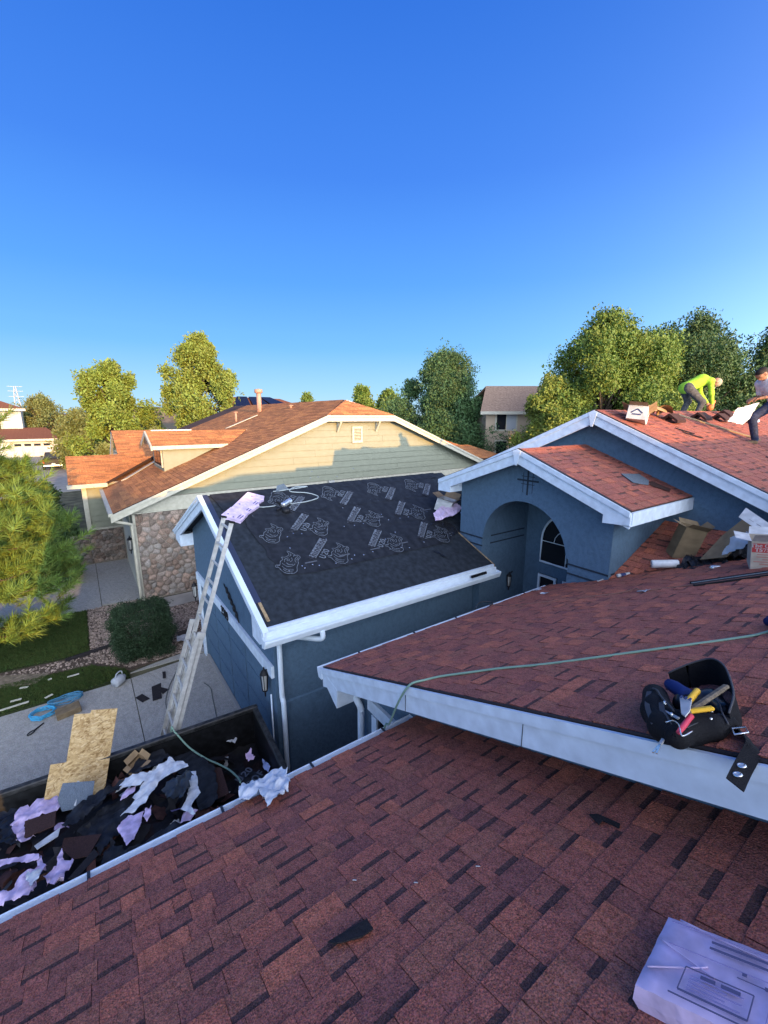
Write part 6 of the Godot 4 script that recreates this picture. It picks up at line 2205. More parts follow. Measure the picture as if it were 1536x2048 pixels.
# ---------- things on the drive and lawn ----------
func drive_things() -> void:
	var DS: Material = mats["dark_shingle"]
	board("shingle_offcut", [[0.35, -6.09, 10.08], [0.49, -6.09, 10.15], [0.61, -6.09, 9.87], [0.46, -6.09, 9.81]], DS, 0.006, "square dark shingle lying alone on the concrete drive", "offcut")
	board("shingle_offcut", [[0.7, -6.085, 10.31], [0.9, -6.085, 10.35], [0.83, -6.085, 9.72], [0.65, -6.085, 9.73]], DS, 0.006, "long dark shingle near the ladder, uppermost of two crossed", "offcut")
	board("shingle_offcut", [[0.8, -6.095, 10.3], [1.02, -6.095, 9.99], [0.87, -6.095, 9.88]], DS, 0.006, "dark shingle sticking out under the long one", "offcut")
	board("shingle_offcut", [[1, -6.08, 10.82], [1.07, -6.08, 10.79], [1.03, -6.08, 10.49], [0.97, -6.08, 10.51]], DS, 0.006, "narrow dark shingle strip furthest up the drive", "offcut")
	var o := thing("watering_can", "grey plastic jug tipped over at the lawn's edge", "jug", P(0.1, -6.1, 10.72))
	var s := mb(true)
	lathe(s, org + Vector3(-0.09, 0.1, -0.06), Vector3(0.75, 0.1, -0.65), [[0, 0], [0.1, 0], [0.115, 0.02], [0.115, 0.2], [0.08, 0.24], [0.05, 0.26], [0.05, 0.29], [0.04, 0.29], [0, 0.24]], 14)
	var J := mat("grey_plastic", Color(0.36, 0.38, 0.4), 0.4)
	obj("body", s, J, o)
	s = mb(true)
	tube(s, smooth_line([org + Vector3(-0.06, 0.2, -0.09), org + Vector3(-0.02, 0.29, -0.13), org + Vector3(0.07, 0.3, -0.2), org + Vector3(0.09, 0.22, -0.19)]), 0.014, 7)
	obj("handle", s, J, o)
	org = P(-0.85, -6.1, 10.3)
	s = mb()
	beam(s, P(-1.06, -6.04, 10.28), P(-0.64, -6.02, 10.34), 0.28, 0.12, Vector3.UP, 0.01)
	single("timber_block", s, mats["cardboard_dark"], "weathered brown timber block on the drive beside the blue hose", "timber")
	for k in 2:
		var c: Vector3 = [P(-1.28, -6.08, 10.5), P(-0.9, -6.06, 10.76)][k]
		org = c
		s = mb(true)
		var pts := []
		var r := RandomNumberGenerator.new()
		r.seed = 70 + k
		for i in 75:
			var t := i * 0.42
			pts.append(c + Vector3(cos(t) * (0.2 if k == 0 else 0.3), 0.02 + i * 0.0012, sin(t) * (0.16 if k == 0 else 0.1)) + Vector3(r.randfn(0, 0.016), r.randfn(0, 0.006), r.randfn(0, 0.016)))
		tube(s, smooth_line(pts, 2), 0.011, 6)
		single("hose_coil", s, mats["cord_blue"] if k == 0 else mat("cord_teal", Color(0.06, 0.2, 0.32), 0.5), ["bright blue air hose coiled at the lawn's edge", "darker blue hose heaped behind the timber block"][k], "hose")
	o = thing("shears", "black-handled tool lying on the drive in front of the blue coil", "tool", P(-1.38, -6.1, 10.08))
	s = mb(true)
	tube(s, VS([[-1.4, -6.08, 10.06], [-1.26, -6.08, 10.22]]), [0.016, 0.012], 6)
	obj("shaft", s, mats["iron"], o)
	s = mb(true)
	var lp := []
	for i in 13:
		lp.append(P(-1.45, -6.075, 10.0) + Basis(Vector3.UP, 0.85) * Vector3(cos(TAU * i / 12) * 0.075, 0, sin(TAU * i / 12) * 0.035))
	tube(s, lp, 0.011, 6)
	obj("handle", s, mats["iron"], o)
	board("plywood_sheet", [[-2.41, -6.07, 12.95], [-1.25, -6.07, 12.29], [-1.47, -6.07, 11.94], [-2.34, -6.07, 12.28]], mat("weathered_ply", Color(0.3, 0.24, 0.17), 0.9, texs["wood"], 0.8), 0.012, "weathered plywood sheet lying on the lawn", "board")
	org = P(-0.4, -6.08, 12.8)
	s = mb()
	beam(s, P(-0.93, -6.04, 12.69), P(0.06, -6.04, 12.89), 0.06, 0.09)
	single("landscape_timber", s, mats["dark_shingle"], "black edging timber lying across the gravel strip", "timber")
	var bits := [[-0.88, 11.79, -0.65, 11.79, "pale strip on the lawn nearest the bush"], [-1.88, 11.39, -1.69, 11.37, "white scrap at the lawn's left"], [-1.27, 11.11, -1.14, 11.18, "cream scrap by the blue hose on the grass"], [-2.03, 11.14, -1.55, 11.16, "long pale lath on the grass at the left edge"], [-1.76, 11.89, -1.61, 11.83, "cream scrap just below the plywood sheet"], [-1.25, 11.91, -1.18, 11.93, "small tan chip right of the plywood sheet"]]
	for q in bits:
		org = P(q[0], -6.04, q[1])
		s = mb()
		beam(s, P(q[0], -6.035, q[1]), P(q[2], -6.03, q[3]), 0.06, 0.01)
		single("lath_scrap", s, mat("pale_scrap", Color(0.5, 0.48, 0.38), 0.8), q[4], "scrap", "scraps strewn on the lawn")
	cloth("cardboard_sheet", [[1.6, -6.0, 12.35], [2.1, -6.0, 12.25], [1.93, -6.0, 11.88], [1.54, -6.0, 12.03]], mats["card_white"], "grey cardboard sheet flattened on the gravel right of the bush", "cardboard", "", 0.02, 4.0)
	board("felt_offcut", [[1.63, -6.03, 12.6], [2.05, -6.03, 12.66], [2.06, -6.03, 12.3], [1.64, -6.03, 12.4]], mats["black_film"], 0.03, "black tray behind the flattened grey cardboard", "tray")
	for q in [[[1.37, 10.82], [1.18, 10.43], [1.0, 10.0], [0.88, 9.57], [0.86, 9.3], [0.84, 9.09], [0.7, 8.48], [0.6, 7.6], [0.62, 6.75]], [[1.73, 9.78], [1.8, 9.5], [1.75, 9.11], [1.66, 8.41], [1.5, 7.4], [0.95, 7.0]]]:
		s = mb(true)
		var pts := []
		for c in q:
			pts.append(P(c[0], -6.088, c[1]))
		org = pts[0]
		tube(s, smooth_line(pts), 0.009, 6)
		single("cable", s, mat("cord_grey", Color(0.1, 0.11, 0.1), 0.6), "thin grey cable on the drive left of the ladder" if q[0][0] < 1.5 else "thin grey cable on the drive right of the ladder", "cable")

# ---------- things lying on the near roofs ----------
func A3(u: float, v: float, up := 0.0) -> Vector3:
	return P(u, ay(v), v) + Vector3(0, 1, -0.41).normalized() * up

func L3(u: float, v: float, up := 0.0) -> Vector3:
	return P(u, ly(v), v) + Vector3(0, 1, -0.41).normalized() * up

func B3(u: float, v: float, up := 0.0) -> Vector3:
	return P(u, by(v), v) + Vector3(0, 1, 0.44).normalized() * up

func ribbon(s: SurfaceTool, pts: Array, across: Vector3, w: float, t := 0.004) -> void:
	for i in pts.size() - 1:
		var d: Vector3 = (pts[i + 1] - pts[i]).normalized()
		var x := (across - d * across.dot(d)).normalized() * w / 2
		var d2: Vector3 = (pts[mini(i + 2, pts.size() - 1)] - pts[i]).normalized()
		var x2 := (across - d2 * across.dot(d2)).normalized() * w / 2
		if i == 0:
			d2 = d
		prism(s, [pts[i] - x, pts[i + 1] - x2, pts[i + 1] + x2, pts[i] + x], d.cross(x).normalized() * t)

func roof_things() -> void:
	var up := Vector3(0, 1, -0.41).normalized()
	var slope := Vector3(0, 0.41, 1).normalized()
	# air hose across the upper roof and down to the lower one
	org = A3(3, 1.5)
	var s := mb(true)
	tube(s, smooth_line(VS([[3.9, -1.44, 0.68], [3.72, -1.485, 0.763], [3.562, -1.552, 0.92], [3.315, -1.655, 1.182], [3.064, -1.775, 1.468], [2.794, -1.9, 1.775], [2.578, -2.015, 2.069], [2.425, -2.087, 2.244], [2.284, -2.152, 2.403], [2.158, -2.185, 2.483], [2.03, -2.2, 2.52], [1.99, -2.4, 2.62], [2.02, -2.75, 2.8], [2.08, -2.9, 2.95], [2.1, -3.3, 3.1], [2.1, -4.4, 3.3]])), 0.0095, 8)
	single("air_hose", s, mats["hose_green"], "green air hose lying across the upper roof and over its fascia", "hose")
	org = A3(5.3, 2.6)
	s = mb(true)
	tube(s, smooth_line([A3(5.05, 4.29, 0.012), A3(4.95, 3.9, 0.01), A3(5.0, 3.5, 0.01), A3(5.113, 3.246, 0.01), A3(5.292, 2.778, 0.01), A3(5.42, 2.5, 0.012), A3(5.53, 2.36, 0.03), A3(5.45, 2.29, 0.03), A3(5.496, 2.157, 0.012), A3(5.6, 1.95, 0.01), A3(5.644, 1.724, 0.02), A3(5.95, 1.2, 0.02)]), 0.008, 6)
	single("rope", s, mats["rope"], "thin brown rope lying up the upper roof to the black strip", "rope")
	org = A3(4.9, 4.3)
	s = mb(true)
	tube(s, smooth_line([A3(4.75, 4.3, 0.02), A3(4.85, 4.34, 0.06), A3(5.0, 4.36, 0.07), A3(5.1, 4.25, 0.03), A3(4.9, 4.15, 0.02)]), 0.008, 6)
	single("rope", s, mats["cord_dark"], "dark rope loop hooked over the upper gutter", "rope")
	# black ridge strip
	var o := thing("ridge_strip", "black vent strip lying flat on the upper roof in front of the cartons", "strip", A3(5.9, 1.4))
	var ang := Vector3(0.27, 0, 0.48).normalized()
	var e1 := (P(6.238, 0, 1.25) - P(5.961, 0, 1.78)).normalized()
	e1 = (e1 - up * e1.dot(up)).normalized()
	var e2 := up.cross(e1)
	s = mb()
	box(s, A3(6.1, 1.15, 0.015), Vector3(0.28, 0.02, 1.7), Basis(e2, up, e1).orthonormalized(), 0.006)
	obj("mesh_strip", s, mats["nylon"], o)
	s = mb()
	beam(s, A3(6.1, 1.15, 0.03) - e1 * 0.85, A3(6.1, 1.15, 0.03) + e1 * 0.85, 0.02, 0.008, up)
	obj("rib", s, mats["blue_grey"], o)
	# white scraps
	var k := 0
	for q in [[5.69, 3.74, 0.09, "white scrap on the upper roof by its gutter's far end"], [6.03, 4.1, 0.13, "flat white scrap on the upper gutter's far end"], [5.45, 2.24, 0.1, "white tag on the brown rope"]]:
		org = A3(q[0], q[1])
		s = mb(true)
		sheet(s, [A3(q[0] - q[2] * 0.5, q[1] - 0.04, 0.012), A3(q[0] + q[2] * 0.4, q[1] - 0.06, 0.012), A3(q[0] + q[2] * 0.5, q[1] + 0.05, 0.012), A3(q[0] - q[2] * 0.3, q[1] + 0.07, 0.012)], 0.015, 9.0, 0.03)
		single("paper_scrap", s, mats["white_film"], q[3], "scrap")
	for q in [[[1.351, 1.134], "pale staple chip highest on the lower roof"], [[1.083, 1.286], "tiny white chip in the middle of the lower roof"], [[0.882, 1.535], "slim white chip towards the gutter on the lower roof"]]:
		org = L3(q[0][0], q[0][1])
		s = mb()
		beam(s, L3(q[0][0], q[0][1], 0.014), L3(q[0][0] + 0.012, q[0][1] - 0.016, 0.014), 0.004, 0.003, up)
		single("plastic_chip", s, mats["card_white"], q[1], "scrap")
	board("shingle_offcut", [[0.62, -2.232, 1.31], [0.8, -2.212, 1.275], [0.795, -2.19, 1.215], [0.74, -2.195, 1.22], [0.64, -2.215, 1.275]], mats["dark_shingle"], 0.006, "slim black shingle sliver lying on the lower roof", "offcut")
	board("shingle_offcut", [[1.984, -2.075, 0.93], [2.01, -2.06, 0.9], [2.02, -2.03, 0.79], [1.99, -2.028, 0.78], [1.985, -2.05, 0.86], [1.95, -2.055, 0.86]], mats["dark_shingle"], 0.006, "black hooked shingle sliver below the white fascia", "offcut")
	# wrapped bundle at the bottom right
	o = thing("shingle_bundle", "lavender-wrapped shingle bundle in the bottom right corner", "shingle bundle", L3(1.45, 0.1))
	var a := V([1.562, -1.788, 0.413])
	var w := V([1.271, -1.777, 0.387]) - a
	w = (w - up * w.dot(up)).normalized()
	var l := V([1.65, -1.685, 0.163]) - a
	l = (l - up * l.dot(up) - w * l.dot(w) * 0.55).normalized()
	s = mb(true)
	var nx := 14
	var nl := 34
	var hgt := func(x: float, z: float, side: float) -> Vector3:
		var p: Vector3 = a + w * x * 0.31 + l * z * 0.95
		var edge: float = minf(minf(x, 1 - x) * 0.31, minf(z, 1 - z) * 0.95)
		return p - up * (0.012 * pow(1.0 - clampf(edge / 0.012, 0, 1), 2)) + up * 0.004 * rumple(p, 11.0)
	for i in nx:
		for j in nl:
			quad(s, hgt.call(float(i) / nx, float(j) / nl, 0), hgt.call((i + 1.0) / nx, float(j) / nl, 0), hgt.call((i + 1.0) / nx, (j + 1.0) / nl, 0), hgt.call(float(i) / nx, (j + 1.0) / nl, 0), up)
	obj("wrapper", s, mats["purple"], o)
	s = mb()
	var rim := []
	for i in nx:
		rim.append([float(i) / nx, 0.0])
	for j in nl:
		rim.append([1.0, float(j) / nl])
	for i in nx:
		rim.append([1.0 - float(i) / nx, 1.0])
	for j in nl:
		rim.append([0.0, 1.0 - float(j) / nl])
	for i in rim.size():
		var p: Vector3 = hgt.call(rim[i][0], rim[i][1], 0)
		var j := (i + 1) % rim.size()
		var p2: Vector3 = hgt.call(rim[j][0], rim[j][1], 0)
		var mid := a + w * 0.155 + l * 0.47
		var q1 := p - up * 0.045 + (p - mid).normalized() * 0.012 * (1 + rumple(p, 14.0))
		var q2 := p2 - up * 0.045 + (p2 - mid).normalized() * 0.012 * (1 + rumple(p2, 14.0))
		var r1 := p - up * 0.085 + (p - mid).normalized() * 0.004
		var r2 := p2 - up * 0.085 + (p2 - mid).normalized() * 0.004
		quad(s, p, p2, q2, q1, p - mid)
		quad(s, q1, q2, r2, r1, p - mid)
	obj("wrapper_side", s, mats["purple"], o)
	var pb := func(x: float, z: float) -> Vector3: return a + w * x * 0.31 + l * z * 0.95 + up * 0.012
	var PP: Material = mats["purple_print"]
	mat("purple_faint", Color(0.3, 0.25, 0.45), 0.7)
	for q in [[0.2, 0.16, 0.2, 0.34, 0.008], [0.28, 0.16, 0.28, 0.34, 0.008], [0.62, 0.12, 0.62, 0.3, 0.003], [0.9, 0.12, 0.9, 0.3, 0.006], [0.62, 0.12, 0.9, 0.12, 0.003], [0.62, 0.3, 0.9, 0.3, 0.003], [0.92, 0.36, 0.92, 0.5, 0.006], [0.5, 0.25, 0.52, 0.52, 0.002]]:
		s = mb()
		beam(s, pb.call(q[0], q[1]), pb.call(q[2], q[3]), q[4], 0.002, up)
		obj("printed_bar", s, PP, o)
	for i in 5:
		s = mb()
		beam(s, pb.call(0.7 + i * 0.04, 0.14), pb.call(0.7 + i * 0.04, 0.28 - (i % 2) * 0.04), 0.0035, 0.002, up)
		obj("printed_line", s, mats["purple_faint"], o)
	for i in 6:
		s = mb()
		beam(s, pb.call(0.66 + i * 0.045, 0.36), pb.call(0.66 + i * 0.045, 0.49), 0.006, 0.002, up)
		obj("printed_line", s, mats["purple_faint"], o)
	for q in [[0.12, 0.03, 0.12, 0.9, 0.002], [0.42, 0.05, 0.42, 0.92, 0.002], [0.35, 0.4, 0.35, 0.62, 0.007], [0.97, 0.1, 0.97, 0.4, 0.004], [0.55, 0.36, 0.55, 0.37, 0.02], [0.5, 0.32, 0.5, 0.335, 0.012], [0.44, 0.26, 0.44, 0.272, 0.01], [0.46, 0.41, 0.46, 0.42, 0.012], [0.63, 0.34, 0.9, 0.34, 0.002], [0.63, 0.52, 0.9, 0.52, 0.002], [0.9, 0.34, 0.9, 0.52, 0.004]]:
		s = mb()
		beam(s, pb.call(q[0], q[1]), pb.call(q[2], q[3]), q[4], 0.002, up)
		obj("printed_bar", s, PP if q[4] > 0.003 else mats["purple_faint"], o)
	# creases of the tight wrapper
	for q in [[0.4, 0.02, 0.52, 0.12, 0.6, 0.2], [0.8, 0.02, 0.58, 0.14, 0.5, 0.17], [0.05, 0.05, 0.15, 0.3, 0.08, 0.55]]:
		s = mb(true)
		tube(s, smooth_line([pb.call(q[0], q[1]) - up * 0.004, pb.call(q[2], q[3]) - up * 0.004, pb.call(q[4], q[5]) - up * 0.006]), 0.003, 5)
		obj("crease", s, mats["purple"], o)
	for q in [[0.165, 0.205], [0.22, 0.27]]:
		s = mb()
		beam(s, pb.call(0.67, q[0]), pb.call(0.67, q[1]), 0.012, 0.002, up)
		obj("printed_bar", s, PP, o)
	s = mb()
	for i in 3:
		s = mb()
		var t := i * 0.08
		prism(s, [pb.call(0.5 + i * 0.02, 0.44 + t), pb.call(0.5, 0.47 + t), pb.call(0.57, 0.475 + t), pb.call(0.56, 0.44 + t)], up * 0.003)
		obj("tear", s, mats["iron"], o)
	tool_belt(up)
	# dark blue knitted gloves at the right edge
	org = A3(3.8, 0.75)
	s = mb(true)
	nets(s, [[A3(3.93, 0.75, 0.045), A3(3.99, 0.72, 0.06), 0.034, 0.04], [A3(3.95, 0.66, 0.05), A3(3.75, 0.5, 0.06), 0.045, 0.06], [A3(3.85, 0.6, 0.1), A3(3.75, 0.5, 0.13), 0.04, 0.05], [A3(3.86, 0.66, 0.06), A3(3.7, 0.6, 0.05), 0.03, 0.04], [A3(3.98, 0.62, 0.07), A3(4.02, 0.58, 0.1), 0.035, 0.03], [A3(3.88, 0.68, 0.1), A3(3.84, 0.62, 0.13), 0.02, 0.026]], 0.01, 0.02)
	single("jacket", s, mat("navy_knit", Color(0.012, 0.018, 0.075), 0.95, noise_tex("knit", 256, 0.09, 0.4, 1.0, 2), 0.2), "dark navy knitted garment bundled at the right edge", "clothing")
	# caulk tube and white strip at the tower's foot
	o = thing("caulk_tube", "white sealant tube lying on the roof by the tower's foot", "tube", A3(6.72, 3.1))
	var tv := Vector3(0.75, 0.1, 0.4).normalized()
	var c := A3(6.62, 3.12, 0.035)
	s = mb(true)
	lathe(s, c, tv, [[0, 0], [0.026, 0], [0.028, 0.01], [0.028, 0.2], [0.02, 0.215], [0.009, 0.22], [0.006, 0.28], [0, 0.28]], 12)
	obj("body", s, mats["card_white"], o)
	s = mb(true)
	lathe(s, c + tv * 0.05, tv, [[0.0285, 0], [0.0288, 0.005], [0.0288, 0.08], [0.0285, 0.085]], 12)
	obj("label_band", s, mats["blue_ink"], o)
	org = A3(6.5, 3.3)
	s = mb(true)
	tube(s, smooth_line([A3(6.42, 3.32, 0.01), A3(6.5, 3.3, 0.012), A3(6.72, 3.2, 0.06), A3(6.85, 3.2, 0.13)]), [0.016, 0.012, 0.01, 0.01, 0.01, 0.01, 0.01, 0.01, 0.01, 0.01, 0.01, 0.01, 0.01, 0.01, 0.01, 0.01], 6)
	single("sealant_strip", s, mats["card_white"], "thin white strip curling off the roof at the tower's corner", "strip")
	boxes(up)
	ridge_things()

func tool_belt(up: Vector3) -> void:
	var o := thing("tool_belt", "black nylon tool belt with pouches of hand tools at the fascia's edge", "tool belt", A3(2.3, 0.65))
	var N: Material = mats["nylon"]
	var s := mb(true)
	var q := VS([[2.364, -1.464, 0.847], [2.177, -1.427, 0.757], [2.032, -1.393, 0.674], [1.975, -1.36, 0.6], [2.103, -1.4, 0.666], [2.1, -1.369, 0.589], [2.142, -1.345, 0.532], [2.217, -1.329, 0.493]])
	nets(s, [[q[0], q[1], 0.06, 0.07], [q[1], q[2], 0.07, 0.06], [q[2], q[3], 0.06, 0.045]], 0.008, 0.03)
	obj("left_pouch", s, N, o)
	s = mb(true)
	nets(s, [[q[4], q[5], 0.07, 0.065], [q[5], q[6], 0.065, 0.05], [q[6], q[7], 0.05, 0.03], [q[3], q[5], 0.05, 0.05]], 0.008, 0.03)
	obj("middle_pouch", s, N, o)
	# the large pouch stands open: its back wall curves behind the tools
	s = mb(true)
	var back := smooth_line(VS([[2.6, -1.47, 0.87], [2.7, -1.43, 0.79], [2.743, -1.398, 0.709], [2.634, -1.362, 0.621], [2.468, -1.331, 0.547], [2.308, -1.308, 0.491], [2.2, -1.32, 0.48]]), 4)
	for i in back.size() - 1:
		var h0: float = 0.06 * sin(PI * (i + 1.0) / (back.size() + 2)) + 0.03
		var h1: float = 0.06 * sin(PI * (i + 2.0) / (back.size() + 2)) + 0.03
		var a: Vector3 = back[i]
		var b: Vector3 = back[i + 1]
		quad(s, a - up * 0.09, b - up * 0.09, b + up * h1, a + up * h0, Vector3(-1, 0, -1))
		quad(s, a - up * 0.09 + Vector3(0.006, 0, -0.004), b - up * 0.09 + Vector3(0.006, 0, -0.004), b + up * h1 + Vector3(0.006, 0, -0.004), a + up * h0 + Vector3(0.006, 0, -0.004), Vector3(1, 0, 1))
	obj("open_pouch", s, N, o)
	s = mb(true)
	var rimp := []
	for i in back.size():
		rimp.append(back[i] + up * (0.06 * sin(PI * (i + 1.0) / (back.size() + 2)) + 0.03))
	tube(s, rimp, 0.005, 6)
	obj("piping", s, mat("nylon_edge", Color(0.06, 0.06, 0.065), 0.7), o)
	s = mb(true)
	tube(s, smooth_line(VS([[2.3, -1.39, 0.84], [2.25, -1.36, 0.8], [2.19, -1.345, 0.76], [2.117, -1.32, 0.702], [2.07, -1.31, 0.66]])), 0.005, 6)
	obj("piping", s, mats["nylon_edge"], o)
	s = mb(true)
	tube(s, smooth_line(VS([[2.42, -1.36, 0.62], [2.3, -1.31, 0.56], [2.2, -1.29, 0.52], [2.15, -1.3, 0.48]])), 0.004, 6)
	obj("piping", s, mats["nylon_edge"], o)
	s = mb(true)
	nets(s, [[P(2.353, -1.424, 0.701), P(2.48, -1.411, 0.64), 0.06, 0.05], [P(2.48, -1.42, 0.64), P(2.36, -1.37, 0.552), 0.05, 0.04]], 0.01, 0.03)
	obj("pouch_lining", s, mats["black_film"], o)
	s = mb()
	ribbon(s, smooth_line(VS([[2.3, -1.385, 0.53], [2.258, -1.365, 0.498], [2.225, -1.345, 0.455], [2.16, -1.33, 0.41], [2.094, -1.312, 0.376], [2.045, -1.322, 0.372], [1.98, -1.335, 0.37], [1.92, -1.338, 0.366], [1.85, -1.342, 0.36]])), Vector3(0.25, 0.35, -0.9), 0.06, 0.005)
	obj("belt_strap", s, N, o)
	for g in [[1.955, -1.328, 0.373], [1.893, -1.33, 0.367]]:
		s = mb(true)
		lathe(s, V(g), up, [[0.009, 0.005], [0.01, 0.007], [0.014, 0.007], [0.016, 0.002]], 14)
		obj("grommet", s, mats["chrome"], o)
		s = mb(true)
		lathe(s, V(g), up, [[0.009, 0.005], [0, 0.0055]], 12)
		obj("grommet_hole", s, mat("pale_board", Color(0.5, 0.52, 0.53), 0.6), o)
	s = mb(true)
	var bk := VS([[2.161, -1.319, 0.469], [2.196, -1.305, 0.433], [2.151, -1.296, 0.412], [2.113, -1.31, 0.445], [2.161, -1.319, 0.469]])
	tube(s, bk, 0.004, 6)
	obj("buckle", s, mats["chrome"], o)
	for g in [[2.13, -1.328, 0.72], [2.05, -1.318, 0.66], [2.2, -1.3, 0.56], [2.12, -1.296, 0.535], [2.02, -1.318, 0.6]]:
		s = mb(true)
		lathe(s, V(g), up, [[0.007, -0.01], [0.007, 0.003], [0.004, 0.006], [0, 0.006]], 8)
		obj("rivet", s, mats["chrome"], o)
	for g in [[[2.2, -1.36, 0.76], [2.06, -1.33, 0.7], [1.96, -1.33, 0.62]], [[2.26, -1.39, 0.84], [2.1, -1.37, 0.78], [1.98, -1.36, 0.7]], [[2.24, -1.32, 0.53], [2.12, -1.31, 0.56], [2.0, -1.315, 0.59]]]:
		s = mb()
		ribbon(s, smooth_line(VS(g)), up.cross(Vector3(1, 0, 0.6)), 0.022, 0.003)
		obj("webbing", s, mats["nylon_edge"], o)
	# tools: each can be lifted out, so each is a thing
	var tool := func(called: String, label: String, a, b, r: float, m: Material, square: bool) -> void:
		org = V(a)
		var t := mb(not square)
		var d := (V(b) - V(a)).normalized()
		if square:
			beam(t, V(a) - d * 0.05, V(b), r * 1.9, r * 1.3, up, r * 0.4)
		else:
			tube(t, [V(a) - d * 0.06, V(a), V(a).lerp(V(b), 0.6), V(b) - d * 0.006, V(b)], [r * 0.8, r, r * 0.95, r, r * 0.6], 10)
		single(called, t, m, label, "tool")
	tool.call("chisel", "yellow tool handle behind the wooden one in the tool belt", [2.162, -1.277, 0.634], [2.278, -1.281, 0.644], 0.015, mats["yellow"], false)
	tool.call("hammer", "worn wooden hammer handle sticking out of the tool belt", [2.084, -1.272, 0.598], [2.37, -1.247, 0.562], 0.015, mats["tool_wood"], true)
	tool.call("knife", "yellow tool handle in front of the wooden one in the tool belt", [2.079, -1.266, 0.584], [2.131, -1.246, 0.535], 0.014, mats["yellow"], true)
	tool.call("marker", "red marker stub in the tool belt", [1.963, -1.285, 0.58], [2.047, -1.276, 0.584], 0.012, mats["red_plastic"], false)
	tool.call("hook_blade", "small pale blade left of the red marker", [2.065, -1.332, 0.671], [2.037, -1.314, 0.626], 0.008, mats["card_white"], true)
	tool.call("rag", "dark blue rag tucked into the tool belt", [2.42, -1.40, 0.78], [2.35, -1.37, 0.70], 0.035, mats["navy_rag"] if mats.has("navy_rag") else mat("navy_rag", Color(0.012, 0.03, 0.13), 0.9), false)
	org = V([2.07, -1.27, 0.62])
	s = mb()
	prism(s, VS([[2.146, -1.281, 0.668], [2.128, -1.259, 0.615], [2.032, -1.255, 0.588], [1.979, -1.257, 0.585], [2.001, -1.266, 0.607]]), up * 0.006)
	var card := single("price_tag", s, mats["card_white"], "white plastic card with three dark squares in the tool belt", "tag")
	for k in 3:
		s = mb()
		var p: Vector3 = V([2.128, -1.266, 0.655]).lerp(V([2.113, -1.25, 0.617]), k / 2.0)
		box(s, p + up * 0.006, Vector3(0.022, 0.003, 0.009), Basis.IDENTITY)
		obj("dark_square", s, mats["blue_ink"], card)
	org = V([1.95, -1.3, 0.6])
	s = mb(true)
	tube(s, smooth_line(VS([[1.979, -1.325, 0.653], [1.986, -1.305, 0.629], [1.947, -1.285, 0.593], [1.879, -1.28, 0.556], [1.952, -1.285, 0.545]])), 0.003, 6)
	single("wire_hook", s, mats["chrome"], "bent silver wire hook on the front of the tool belt", "hook")
	o = thing("pliers", "pale handled pliers hanging over the white fascia", "pliers", V([1.907, -1.398, 0.636]))
	s = mb()
	beam(s, V([1.996, -1.395, 0.65]), V([1.907, -1.39, 0.636]), 0.012, 0.008, up)
	obj("handle", s, mats["card_white"], o)
	s = mb()
	beam(s, V([1.907, -1.39, 0.636]), V([1.83, -1.39, 0.632]), 0.008, 0.006, up)
	beam(s, V([1.907, -1.39, 0.636]), V([1.83, -1.385, 0.618]), 0.008, 0.006, up)
	obj("jaws", s, mats["chrome"], o)

